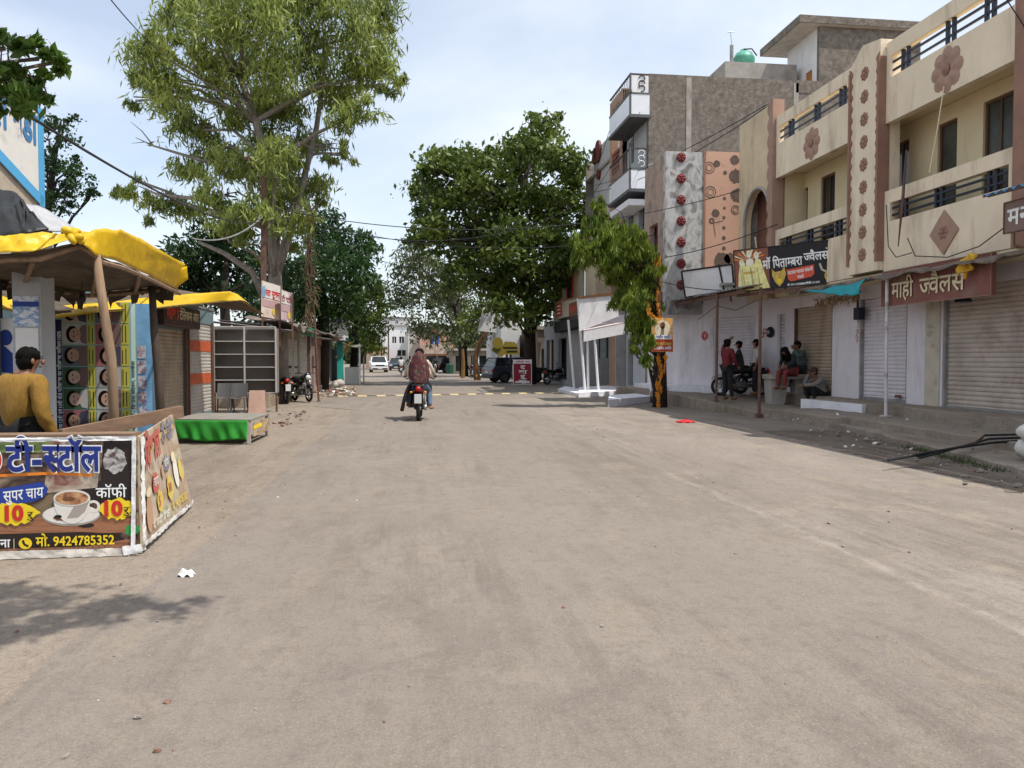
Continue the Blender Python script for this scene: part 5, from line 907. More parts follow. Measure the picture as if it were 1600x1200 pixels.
for row in range(7):
    zz = pz(472) - hh * (row + 1) + .01; 
    if zz + hh < z0 + .1: break
    for (ua, ub, uc) in ((99, 138, 150), (151, 190, 204)):
        x0, x1, x2 = pxx(ua), pxx(ub), pxx(uc); zl = max(zz, z0 + .03); zh = zz + hh - .015
        d.rect(x0, zl, x1, zh, BGS[(row * 5 + (ua > 120) * 3 + r.randrange(2)) % 6], 1); cz_ = (zl + zh) / 2; cxm = x0 + (x1 - x0) * r.uniform(.36, .46); rw = (x1 - x0) * .25; rh = min((zh - zl) * .36, .12)
        d.shape([(x1 - .005, max(zl, cz_ - rh * 1.35)), (x1 - .005, min(zh, cz_ + rh * 1.35)), (cxm + rw * 1.25, min(zh, cz_ + rh * 1.15)), (cxm + rw * .8, cz_ + rh * .3), (cxm + rw * .8, cz_ - rh * .3), (cxm + rw * 1.25, max(zl, cz_ - rh * 1.15))], CL[r.randrange(3)], 2)
        d.oval(cxm - rw * .18, cz_, rw * 1.0, rh * 1.12, HAIR, 3, 16); d.oval(cxm + rw * .25, cz_ + r.uniform(-.01, .01), rw * .95, rh * .88, FC[r.randrange(3)], 4, 16)
        for s_ in (-1, 1): d.oval(cxm + rw * .05, cz_ + s_ * rh * .33, rw * .1, rh * .16, HAIR, 5, 8)
        d.rect(cxm + rw * .68, cz_ - rh * .22, cxm + rw * .78, cz_ + rh * .22, PR, 5); d.rect(cxm + rw * .2, cz_ - rh * .05, cxm + rw * .48, cz_ + rh * .05, FC[2], 5)
        d.rect(x1 + .008, zl, x2 - .005, zh, YLM, 1)
        for q_ in range(2): d.rect(x1 + .02 + q_ * .045, zl + .03, x1 + .032 + q_ * .045, zh - r.uniform(.02, .07), D1, 2)
d.build('portrait_grid', None, PB)
d = Deco((0, yP - .010, 0), (1, 0, 0), (0, 0, 1), .002)
for k in range(5): d.rect(pxx(216), pz(560 + 24 * k), pxx(229), pz(540 + 24 * k), rampmat('tiny_sticker_print', [(.1, .2, .40), (.5, .5, .52), (.25, .15, .2), (.05, .1, .2)], 14, .5, 3), 1)
d.build('sticker_strip', None, PB)
# ------------------------------------------------------------------ kiosk row
XK = -5.0; Ul = Vector((0, 1, 0))
KS = thing('kiosk', 'dim tin kiosk with two roller shutters, one with orange bands, under yellow tarp', 'kiosk', (-5.5, 16, 0))
ya = gx(238, 561, XK).y; yb = gx(289, 561, XK).y; yc_ = gx(293, 561, XK).y; yd = gx(331, 561, XK).y; KG = M('dim_teal_sheet', (.13, .19, .20), .7, .25, 2, stain=(.08, .06, .05), ss=2, sa=.5)
m_ = MB(); m_.use(KG); m_.wall(Vector((XK, 12.4, .1)), Ul, Vz, Vector((1, 0, 0)), yd + .2 - 12.4, 2.6, .08, [(ya - 12.4, yb - 12.4, .12, 2.02), (yc_ - 12.4, yd - 12.4, .12, 2.25)]); m_.box(-7, XK - .09, 12.4, 12.48, 0, 2.7); m_.box(-7, XK - .09, yd + .1, yd + .18, 0, 2.7); m_.build('wall', None, KS)
SHK = M('grimy_shutter', (.36, .29, .21), .6, .2, 2, .08, 40, stain=(.12, .08, .05), ss=1.5, sa=.55, streak=True); SHK2 = M('grey_striped_shutter', (.40, .37, .33), .6, .15, 2, .08, 40, stain=(.16, .12, .09), ss=1.7, sa=.5, streak=True)
shutter((XK - .05, ya, .22), Ul, yb - ya, 1.92, .08, .014).build('roller_shutter', SHK, KS); o = shutter((XK - .03, yc_, .2), Ul, yd - yc_, 2.15, .08, .014).build('roller_shutter', SHK2, KS)
ORB = M('orange_band_paint', (.46, .09, .03), .6, .2, 4)
for z in (gx(310, 592, XK).z - .12, gx(310, 541, XK).z - .12): m_ = MB(); m_.use(ORB); m_.box(XK - .02, XK - .006, yc_ + .06, yd - .06, z, z + .25); m_.build('orange_band', None, KS)
m_ = MB(); m_.use(RUST); 
for y in (ya, yb, yc_, yd): m_.box(XK + .003, XK + .05, y - .03, y + .03, .1, 2.4)
m_.build('guide_rail', None, KS)
m_ = MB(); m_.use(TIN); m_.box(-7.2, XK + .02, 12.3, yd + .25, 2.705, 2.76); m_.build('roof', None, KS)
SGN = thing('small_brown_sign', 'small boxed brown sign with red and cream lettering over the left roller shutter', 'signboard', (XK + .3, (ya + yb) / 2, 2.1))
sa, sb = gx(257, 495, XK + .35).y, gx(313, 495, XK + .35).y; za, zb = gx(285, 511, XK + .35).z, gx(285, 479, XK + .35).z
m_ = MB(); m_.use(M('brown_sign_box', (.06, .035, .025), .6, .3, 4)); m_.bev(XK + .06, XK + .35, sa, sb, za, zb, .02); m_.build('sign_box', None, SGN)
d = Deco((XK + .354, sa, za), Ul, Vz, .002); d.text(.12, .13, .32, 'गाथी', flat('sign_bright_red', (.65, .06, .03)), 1, .04, .75); d.text(.95, .15, .27, 'टेिलकम और', CRM, 1, .02, (sb - sa) - 1.1); d.build('lettering', None, SGN)
# long yellow tarp over the kiosks
LT = thing('yellow_tarp_roof', 'long yellow tarp strip roofing the kiosk row behind the tea stall', 'tarpaulin', (-4.6, 15, 2.6))
cu = P_([(-90, 452, 10.8), (0, 462, 10.9), (40, 474, 11.0), (85, 478, 11.2), (150, 474, 11.2), (240, 464, 12.6), (300, 459, 14.4), (358, 455, 16.4), (372, 460, 17), (402, 486, 18.4)])
cl = P_([(-90, 474, 10.6), (0, 482, 10.7), (40, 492, 10.8), (85, 497, 10.9), (150, 488, 11.0), (240, 483, 12.3), (300, 477, 14.1), (350, 472, 16.1), (378, 470, 16.8), (410, 492, 18.6)])
m_ = MB(); m_.use(YT); patch(m_, cu, cl, 70, 5, .02, 12, 40); solid(m_.build('tarp_edge', None, LT, True), .006)
m_ = MB(); m_.use(DK); patch(m_, [p + Vector((.02, .05, .02)) for p in cl], [p + Vector((-1.6, .3, .30)) for p in cl], 40, 4, .03, 13, 20); solid(m_.build('tarp_top', None, LT, True), .01)
# white building with blue bordered parapet sign
WB = thing('white_building', 'white building behind the stalls with blue lettering on its sky blue edged gable parapet', 'building', (-8, 16, 0))
m_ = MB(); m_.use(WHITE); m_.box(-16, -7.6, 13.5, 27, 0, 3.5); m_.build('wall', None, WB)
XW = -7.2; c1, c2, c3, c4 = gx(-80, 60, XW), gx(64, 178, XW), gx(67, 322, XW), gx(-80, 165, XW); SKY = flat('sky_blue_paint', (.09, .36, .62)); 
m_ = MB(); m_.use(M('off_white_plaster', (.66, .63, .58), .85, .08, 1, .1, stain=(.45, .42, .38), ss=1, sa=.3)); m_.prism([c1, c4, c3, c2], (-.25, 0, 0)); m_.build('gable_parapet', None, WB)
m_ = MB(); m_.use(M('tan_underside', (.42, .35, .27), .85)); m_.prism([c4 + Vector((-.03, 0, 0)), c3 + Vector((-.03, 0, 0)), Vector((XW - .03, c3.y, 3.3)), Vector((XW - .03, c4.y, 3.3))], (-.2, 0, 0)); m_.build('lower_wall', None, WB)
def band(a, b, w_): 
    m = MB(); m.use(SKY); m.bar(a + Vector((.012, 0, 0)), b + Vector((.012, 0, 0)), .02, w_, Vector((b - a)).normalized().cross(Vector((1, 0, 0)))); return m.build('blue_border', None, WB)
e = Vector((0, 0, .07)); band(c3 + Vector((0, -.05, -0.02)), c2 + Vector((0, -.05, .1)), .2); band(c4 + e, c3 + e, .2)
d = Deco(Vector((XW + .01, 0, 0)), Ul, Vz, .003); t0 = gx(-38, 176, XW); t1 = gx(57, 226, XW); sl_ = (t1.z - t0.z) / (t1.y - t0.y); d.text(t0.y, t0.z, .85, 'नालखेडा', flat('lettering_blue', (.06, .20, .42)), 1, .03, t1.y - t0.y, slope=sl_); d.build('lettering', None, WB)
# green draped cot
CT = thing('low_table', 'low wooden street table with a bright green cloth draped over its front', 'table', tuple(gz(340, 690)))
a_ = gz(270, 693); b_ = gz(392, 694); c_ = gz(421, 680); tt = .40; d_ = a_ + (c_ - b_); ins = [a_, b_, c_, d_]
m_ = MB(); m_.use(M('grey_table_top', (.24, .22, .19), .7, .2, 3)); m_.prism([(p.x, p.y, tt) for p in ins], (0, 0, .035)); m_.build('table_top', None, CT)
for p, q_ in ((b_, (-.04, .04)), (c_, (-.04, -.04)), (a_, (.04, .04)), (d_, (.04, -.04))): m_ = MB(); m_.use(M('pale_table_leg', (.42, .38, .33), .7)); m_.bar((p.x + q_[0], p.y + q_[1], 0), (p.x + q_[0], p.y + q_[1], tt), .06, .06); m_.build('leg', None, CT)
m_ = MB(); m_.use(M('bright_green_cloth', (.025, .24, .025), .7, .25, 2.2, .1)); L_ = (b_ - a_); nn = Vector((L_.y, -L_.x, 0)).normalized()
m_.grid(lambda s, t: a_ + L_ * (.0 + s * .97) + Vector((0, 0, tt + .02 - t * (.35 - .02 * math.sin(s * 9)))) + nn * (.035 + .05 * t * math.sin(s * 15 + 2.5 * t) * math.sin(math.pi * s) + .02 * math.sin(s * 37 - 4 * t) * t + .03 * t), 60, 10); solid(m_.build('green_cloth', None, CT, True), .004)
d = Deco(b_ + Vector((.02, 0, .12)), (c_ - b_), Vz, .004); d.rect(.05, 0, (c_ - b_).length - .1, .25, rampmat('side_sticker_print', [(.45, .42, .38), (.2, .15, .12), (.6, .4, .2), (.3, .35, .4)], 9, .5), 1); d.rect(.1, .13, .8, .2, YEL, 2); d.build('side_print', None, CT)
# shelf rack
RK = thing('shelf_rack', 'empty white metal shelf rack with two bays of five shelves beside the kiosk', 'shelf rack', tuple(gy(385, 617, 22.5)))
yR = 22.5; x0, x1 = gy(334, 560, yR).x, gy(431, 560, yR).x; z0, z1 = gy(385, 614, yR).z, gy(385, 513, yR).z; xm = gy(382, 560, yR).x
RM = M('white_rack_metal', (.44, .41, .38), .6, .12, 3, .1, stain=(.3, .24, .2), ss=3, sa=.3); RB_ = M('dim_rack_back', (.20, .17, .145), .7, .15, 2)  # rack metal and back coloured darker in place of the partial shade
m_ = MB(); m_.use(RB_); m_.box(x0, x1, yR + .40, yR + .42, z0, z1); m_.build('back_panel', None, RK)
m_ = MB(); m_.use(RM)
for x in (x0, xm, x1): m_.box(x - .02, x + .02, yR - .02, yR + .02, z0 - .0, z1 + .03)
m_.box(x0, x1, yR - .015, yR + .015, z1 + .03, z1 + .06); m_.build('frame', None, RK)

for xs_ in (x0 - .015, x1): m_ = MB(); m_.use(RB_); m_.box(xs_, xs_ + .015, yR + .021, yR + .4, z0, z1); m_.build('side_panel', None, RK)
for k in range(6): m_ = MB(); m_.use(RM); zz = z0 + (z1 - z0) * k / 5; m_.box(x0 + .02, xm - .02, yR, yR + .39, zz - .012, zz + .012); m_.box(xm + .02, x1 - .02, yR + .0, yR + .39, zz - .012, zz + .012); m_.build('shelf', None, RK)
for x in (x0, x1): m_ = MB(); m_.use(RUST); m_.box(x - .025, x + .025, yR + .03, yR + .08, 0, z0 - .001); m_.build('leg', None, RK)
# things under and beside the rack
CH = M('grey_plastic', (.10, .095, .095), .45, .1); 
for k, (u, lab) in enumerate(((350, 'white plastic chair frame left below the shelf rack'), (372, 'grey plastic chair below the middle of the shelf rack'))):
    p = gy(u, 640, 22.2); p.z = 0; m_ = MB(); m_.use(CH); m_.grid(lambda a, b: (p.x - .22 + .44 * a, p.y - .2 + .4 * b, .42 - .02 * math.sin(a * 3.14)), 6, 6); m_.grid(lambda a, b: (p.x - .22 + .44 * a, p.y + .2 + .08 * b + .04 * (2 * a - 1) ** 2 * -1, .44 + .38 * b), 6, 5)
    for dx in (-.2, .2):
        for dy in (-.18, .18): m_.tube([(p.x + dx, p.y + dy, .42), (p.x + dx * 1.15, p.y + dy * 1.15, 0)], .018, 5)
    tag(solid(m_.build('plastic_chair', None), .012), lab, 'chair')
m_ = MB(); p = gy(404, 640, 22.0); m_.use(M('tan_board', (.35, .22, .17), .8, .2)); m_.prism([(p.x - .28, 22.0, .0), (p.x + .2, 22.0, .0), (p.x + .12, 22.3, .62), (p.x - .3, 22.3, .62)], (0, .03, 0)); tag(m_.build('leaning_board', None), 'brown board leaning under the right half of the shelf rack', 'board')
# pink and white banner on the kiosk roof by the eucalyptus
BN = thing('roof_banner', 'faded pink and white shop banner pair standing on the kiosk roof before the tree trunk', 'banner', tuple(gy(432, 505, 23.5)))
for k, (q4, cols) in enumerate((([(408, 494), (437, 500), (438, 447), (409, 438)], [(.62, .5, .42), (.55, .12, .14), (.35, .45, .55), (.6, .45, .15), (.68, .62, .58)]), ([(439, 499), (457, 503), (458, 459), (439, 452)], [(.6, .5, .5), (.45, .2, .25), (.66, .62, .6), (.5, .3, .32)]))):
    ys = 23.4 + .5 * k; pts = [gy(u, v, ys + (.9 if i in (1, 2) else 0)) for i, (u, v) in enumerate(q4)]; m_ = MB(); m_.use(M('banner_base_%s' % ('pink', 'plum')[k], cols[0] if k == 0 else (.5, .36, .37), .6, .25, 3)); m_.prism(pts, (0, .03, 0)); m_.build('panel', None, BN)
    U = pts[1] - pts[0]; d = Deco(pts[0], U, pts[3] - pts[0], .004); d.O += d.Nn * .006; w_, h_ = U.length, (pts[3] - pts[0]).length; d.rect(.02, h_ * .55, w_ - .02, h_ - .03, flat('banner_pale', (.62, .58, .54)), 1); d.text(.04, h_ * .62, h_ * .24, 'माता पूजन' if k == 0 else 'टी स्टॉल'.replace('स्ट', '{स}ट'), RED if k == 0 else flat('plum_letter', (.25, .06, .09)), 2, .04, w_ - .08)
    d.rect(.05, h_ * .3, w_ - .05, h_ * .5, flat('banner_grey_rose', (.45, .30, .30)), 1); d.blot(w_ * .7, h_ * .2, .14, .12, FYL, 2, 4); d.blot(w_ * .1, h_ * .7, .09, .2, BLB, 3, 9) if k == 0 else None; d.build('artwork', None, BN)
m_ = MB(); m_.use(RUST); 
for u in (410, 437, 457): p = gy(u, 500, 24.6); m_.bar((p.x, p.y, 1.9), (p.x, p.y, p.z + .8), .05)
m_.build('stand', None, BN)
# further stalls
ROWM = [M('stall_wall_tan', (.33, .27, .20), .85, .2, 2, stain=(.14, .1, .07), ss=1.5, sa=.5), M('stall_wall_olive', (.26, .25, .15), .85, .2, 2), M('stall_wall_pale', (.44, .41, .37), .85, .2, 2), M('stall_wall_rose', (.36, .24, .20), .85, .2, 2), M('stall_wall_grey', (.28, .28, .28), .85, .2, 2)]
XF = -4.45
stalls = [(24.6, 27.2, 0, SHK, 'brown walled stall with a narrow grimy shutter just past the shelf rack'), (27.5, 30.6, 1, SHK2, 'olive walled stall with a striped grey shutter behind the parked motorcycles'), (30.9, 34.6, 2, ROWM[2], 'pale walled stall closed by plain panels behind the leaning steel pole'), (34.9, 38.6, 3, M('rose_shutter', (.40, .24, .18), .6, .2, 2, stain=(.2, .14, .1), ss=1.4, sa=.4), 'rose shuttered stall under the dark tree'), (38.9, 43.4, 4, SHK, 'grey stall with white louvred upper front near the teal cloth')]
for k, (y0, y1, c, sh, lab) in enumerate(stalls):
    t = thing('market_stall', lab, 'stall', (XF - 1, (y0 + y1) / 2, 0), 0, 'closed stalls along the left kerb'); h = 2.5 + .12 * (k % 3); xf = XF + (.12 * (k % 2)); m_ = MB(); m_.use(ROWM[c]); m_.wall(Vector((xf, y0, 0)), Ul, Vz, Vector((1, 0, 0)), y1 - y0, h, .08, [(.35, y1 - y0 - .35, .25, h - .35)]); m_.box(xf - 2.2, xf - .09, y0, y0 + .07, 0, h); m_.box(xf - 2.2, xf - .09, y1 - .07, y1, 0, h); m_.build('wall', None, t)
    shutter((xf - .06, y0 + .36, .25), Ul, y1 - y0 - .72, h - .62, .09, .014).build('roller_shutter', sh, t); m_ = MB(); m_.use(TIN); corr(m_, (xf + .75, y0 - .1, h - .12), (xf + .7, y1 + .05, h - .15), (xf - 2.3, y1 + .05, h + .25), (xf - 2.3, y0 - .1, h + .22), int((y1 - y0) * 3)); solid(m_.build('tin_roof', None, t), .012)
    if k in (0, 3): m_ = MB(); m_.use(M('sagging_tarp', (.16, .13, .11), .8, .4, 3)); m_.grid(lambda a, b: (xf + .9 - 1.6 * b, y0 + (y1 - y0) * a, h - .02 + .35 * b + .12 * math.sin(a * 9 + b * 5) * (1 - b * .5)), 20, 6); solid(m_.build('tarp', None, t, True), .02)
def tpost(u, v, ztop, lab, tilt=0, mat=RUST, r_=.035):
    p = gz(u, v); m = MB(); m.use(mat); m.tube([p, (p.x + tilt, p.y, ztop)], r_, 7); m.box(p.x - .08, p.x + .08, p.y - .08, p.y + .08, 0, .012); return tag(m.build('stall_pole', None), lab, 'pole')
tpost(498, 627, 3.0, 'rusty steel pole standing before the closed left stalls', -.12); tpost(486, 622, 2.4, 'thin grey pole behind the rusty one by the left stalls', 0, STEEL, .025)
m_ = MB(); m_.use(flat('green_board', (.02, .18, .09))); a_ = gx(468, 517, -3.9); b_ = gx(492, 521, -3.9); m_.box(-3.92, -3.88, a_.y, b_.y, a_.z - .1, a_.z + .22); tag(m_.build('green_signboard', None), 'narrow green signboard strip hanging at the edge of a stall roof', 'signboard')
LV = M('white_louvre', (.66, .65, .64), .6, .1); t = thing('louvre_hut', 'white horizontally boarded upper hut with blue sheet on its roof past the stalls', 'hut', (-5, 43, 2.6)); yH = 41.5
pa, pb = gy(508, 526, yH), gy(537, 508, yH); m_ = MB(); m_.use(LV)
for k in range(7): m_.box(pa.x, pb.x, yH - .02 * (k % 2), yH + .08, 2.5 + k * .13, 2.6 + k * .13)
m_.box(pb.x - .05, pb.x, yH + .09, yH + 3, 2.5, 3.4); m_.build('boarded_wall', None, t); m_ = MB(); m_.use(TIN); m_.box(pa.x - .3, pb.x + .3, yH - .2, yH + 3.2, 3.45, 3.52); m_.use(flat('blue_sheet', (.05, .12, .40))); m_.box(pa.x + .2, pb.x - .1, yH - .15, yH + 1, 3.525, 3.6); m_.build('roof', None, t)
# teal draped stall
t = thing('teal_draped_stall', 'small stall draped in a hanging teal cloth with a pale counter', 'stall', (-3.6, 44, 0)); TL = M('teal_drape', (.01, .22, .19), .8, .2, 2); a_ = gz(527, 604); b_ = gz(541, 601)
m_ = MB(); m_.use(TL); m_.grid(lambda s, q_: (a_.x + (b_.x - a_.x) * s * (.85 + .3 * q_), a_.y + 1.2 * s + .05 * math.sin(s * 25), 2.6 * (1 - q_) + .03 * math.sin(s * 9)), 24, 6); solid(m_.build('teal_drape', None, t, True), .02)
m_ = MB(); m_.use(TL); m_.grid(lambda s, q_: (a_.x - 1.6 + 2.2 * s, a_.y - .3 + 1.6 * q_, 2.75 + .15 * math.sin(s * 8) * (1 - q_) - .25 * s), 16, 5); solid(m_.build('teal_roof', None, t, True), .02)
m_ = MB(); m_.use(M('pale_counter', (.55, .53, .51), .6, .1)); c_ = gz(548, 600); m_.box(c_.x - .35, c_.x + .35, c_.y, c_.y + 3, 0, 1.0); m_.build('counter', None, t)
m_ = MB(); m_.use(rampmat('patterned_tarp', [(.1, .25, .05), (.5, .4, .1), (.35, .42, .38), (.1, .12, .3)], 3, .6)); m_.grid(lambda s, q_: (c_.x - .9 + 1.6 * s, c_.y - 1 + 4 * q_, 2.45 + .1 * math.sin(s * 6 + q_ * 4) - .2 * s), 12, 10); solid(m_.build('patterned_awning', None, t, True), .03)
for dx, dy in ((.6, -.9), (.6, 2.8), (-.5, -.9)): m_ = MB(); m_.use(PW); m_.tube([(c_.x + dx, c_.y + dy, 0), (c_.x + dx, c_.y + dy, 2.4)], .05, 6); m_.build('stall_post', None, t)
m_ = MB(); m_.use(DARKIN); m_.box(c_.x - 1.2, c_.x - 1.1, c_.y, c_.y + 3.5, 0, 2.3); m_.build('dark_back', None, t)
m_ = MB(); m_.use(M('orange_pipe', (.5, .22, .06), .6)); m_.tube([gz(527, 600) + Vector((0, -.6, 1.6)), gz(545, 600) + Vector((.2, -.6, 2.5))], .05, 6); m_.build('brace', None, t)
SK2 = M('white_bundle', (.42, .39, .35), .8, .2, 5)
for k, (u, v, s_, lab) in enumerate(((528, 605, .36, 'large white bundle at the foot of the teal cloth'), (517, 608, .35, 'small white bundle left of the large one'))):
    p = gz(u, v); m_ = MB(); m_.use(SK2); m_.ell((p.x, p.y, s_ * .55), (s_, s_ * .8, s_ * .6), 12, 8); m_.v = [(x + .04 * math.sin(y * 9 + z * 7), y, z + .03 * math.sin(x * 11)) for x, y, z in m_.v]; tag(m_.build('bundle', None, smooth=True), lab, 'bundle')
scatter('debris_heap', 'heap of dry rubbish along the left kerb', 120, lambda r: (lambda p: (p.x, p.y, .01))(gz(r.uniform(490, 560), r.uniform(606, 620))), (.04, .16), [STONE, BRK, PAPER, WOOD], 31)
scatter('brick_rubble', 'scattered brick rubble on the road by the green table', 60, lambda r: (lambda p: (p.x, p.y, .01))(gz(r.gauss(466, 12), r.gauss(648, 4)) if r.random() < .6 else gz(r.gauss(447, 7), r.gauss(662, 2))), (.02, .06), [STONE, BRK, BRK, WOOD], 32)
# ------------------------------------------------------------------ vehicles
TYRE = M('tyre_rubber', (.018, .017, .016), .85, .2, 9); CHROME = M('dull_chrome', (.45, .45, .45), .3, .15, 6, .03, metal=.8); ENG = M('engine_grey', (.10, .10, .10), .5, .3, 9, metal=.4); BLKP = M('black_gloss_paint', (.012, .012, .014), .25, .15, 3, .02, spec=.5); SEATM = M('black_seat', (.015, .014, .014), .6, .2, 9); LAMP = M('clear_lamp', (.55, .57, .58), .12, .1, 9, 0); TAILR = flat('tail_lamp_red', (.42, .015, .015), .2); PLATE = flat('number_plate_white', (.60, .60, .57)); BLKPIPE = M('black_steel', (.02, .02, .02), .5, .2, 9)
def torus(mb, c, R_, r_, n=28, k=10):
    mb.lathe(c, [(R_ + r_ * math.cos(2 * math.pi * i / k), r_ * .9 * math.sin(2 * math.pi * i / k)) for i in range(k + 1)], n, 'x', False)
def motorcycle(label, loc, rot, paint, group=None, plate=True):
    t = thing('motorcycle', label, 'motorcycle', loc, rot, group)
    def P(name, mat, fn, par=None, smooth=True):
        m = MB(); m.use(mat); fn(m); return m.build(name, None, par or t, smooth, True)
    for y, wd in ((-.62, .055), (.66, .045)):
        wh = P('wheel', TYRE, lambda m: torus(m, (0, y, .30), .245, wd))
        def rim(m):
            torus(m, (0, y, .30), .195, .016, 24, 6); m.lathe((-.06, y, .30), [(.045, 0), (.045, .12)], 12, 'x')
            for k in range(6): a = k * math.pi / 3; m.bar((0, y + .04 * math.cos(a), .30 + .04 * math.sin(a)), (0, y + .19 * math.cos(a), .30 + .19 * math.sin(a)), .022, .03)
        P('rim', CHROME, rim, wh)
    P('mudguard', paint, lambda m: m.grid(lambda a, b: (-.07 + .14 * b, -.62 - .36 * math.cos(math.radians(20 + 95 * a)), .30 + .37 * math.sin(math.radians(20 + 95 * a)) + .02 * math.sin(b * math.pi)), 12, 4))
    P('mudguard', paint, lambda m: m.grid(lambda a, b: (-.06 + .12 * b, .66 + .34 * math.cos(math.radians(35 + 110 * a)), .30 + .34 * math.sin(math.radians(35 + 110 * a)) + .02 * math.sin(b * math.pi)), 12, 4))
    P('fuel_tank', paint, lambda m: (m.ell((0, .18, .80), (.15, .31, .14), 16, 10), m.ell((0, .30, .83), (.12, .17, .12), 12, 8)))
    P('seat', SEATM, lambda m: (m.ell((0, -.18, .79), (.14, .26, .07), 14, 8), m.ell((0, -.50, .83), (.125, .25, .065), 14, 8)))
    P('side_panel', paint, lambda m: (m.ell((0, -.2, .64), (.13, .2, .12), 12, 8), m.ell((0, -.58, .74), (.11, .24, .07), 12, 8)))
    def eng(m):
        m.bev(-.14, .14, -.12, .26, .24, .44, .03)
        for k in range(6): m.box(-.1, .1, .06, .26, .45 + k * .03, .467 + k * .03)
        m.tube([(0, .52, .9), (0, .36, .5), (0, .2, .3)], .03, 6); m.tube([(0, .5, .85), (0, -.5, .7)], .03, 6); m.tube([(.09, -.1, .4), (.09, -.62, .32)], .025, 6); m.tube([(-.09, -.1, .4), (-.09, -.62, .32)], .025, 6)
        for sx_ in (-.11, .11): m.tube([(sx_, -.62, .36), (sx_ * 1.05, -.45, .70)], .035, 8)
        m.tube([(-.28, -.02, .3), (.28, -.02, .3)], .018, 6)
    P('engine', ENG, eng)
    P('exhaust', CHROME, lambda m: m.tube([(.08, .3, .42), (.13, .32, .26), (.15, .1, .22), (.16, -.3, .28), (.17, -.88, .36)], [.022, .022, .024, .045, .05], 10))
    P('fork', CHROME, lambda m: [m.tube([(sx_, .66, .30), (sx_, .47, .95)], .024, 8) for sx_ in (-.085, .085)])
    P('handlebar', BLKPIPE, lambda m: m.tube([(-.36, .30, .99), (-.24, .38, 1.03), (-.08, .45, .97), (.08, .45, .97), (.24, .38, 1.03), (.36, .30, .99)], .016, 6))
    P('headlight', LAMP, lambda m: m.ell((0, .60, .86), (.10, .07, .10), 14, 10)); P('cowl', paint, lambda m: m.ell((0, .55, .90), (.135, .085, .14), 12, 8))
    P('tail_light', TAILR, lambda m: m.ell((0, -.83, .78), (.075, .05, .065), 12, 8))
    for sx_ in (-1, 1):
        P('indicator', ORG, lambda m: m.ell((sx_ * .17, -.80, .70), (.04, .03, .03), 8, 6)); P('mirror', BLKPIPE, lambda m: (m.tube([(sx_ * .24, .38, 1.03), (sx_ * .30, .36, 1.20)], .008, 5), m.ell((sx_ * .33, .355, 1.23), (.065, .02, .045), 10, 6)))
    if plate: P('number_plate', PLATE, lambda m: m.bev(-.085, .085, -.965, -.95, .44, .66, .006), None, False)
    return t
def wheel(t, x, y, r_=.34, wd=.11, rim=CHROME):
    m = MB(); m.use(TYRE); s_ = 1 if x > 0 else -1; m.lathe((x - wd, y, r_), [(r_ * .62, 0), (r_ * .97, .0), (r_, .04), (r_, 2 * wd - .04), (r_ * .97, 2 * wd), (r_ * .62, 2 * wd)], 26, 'x', False); w_ = m.build('wheel', None, t, True, True)
    m = MB(); m.use(rim); xo = x + s_ * (wd - .02); m.lathe((xo - .01, y, r_), [(.001, 0), (r_ * .62, 0), (r_ * .62, .02), (.001, .02)], 20, 'x', False)
    for k in range(5): a = k * 1.2566; m.bar((xo + s_ * .02, y, r_), (xo + s_ * .02, y + r_ * .58 * math.cos(a), r_ + r_ * .58 * math.sin(a)), .07, .03, (1, 0, 0))
    m.build('rim', None, w_, False, True)
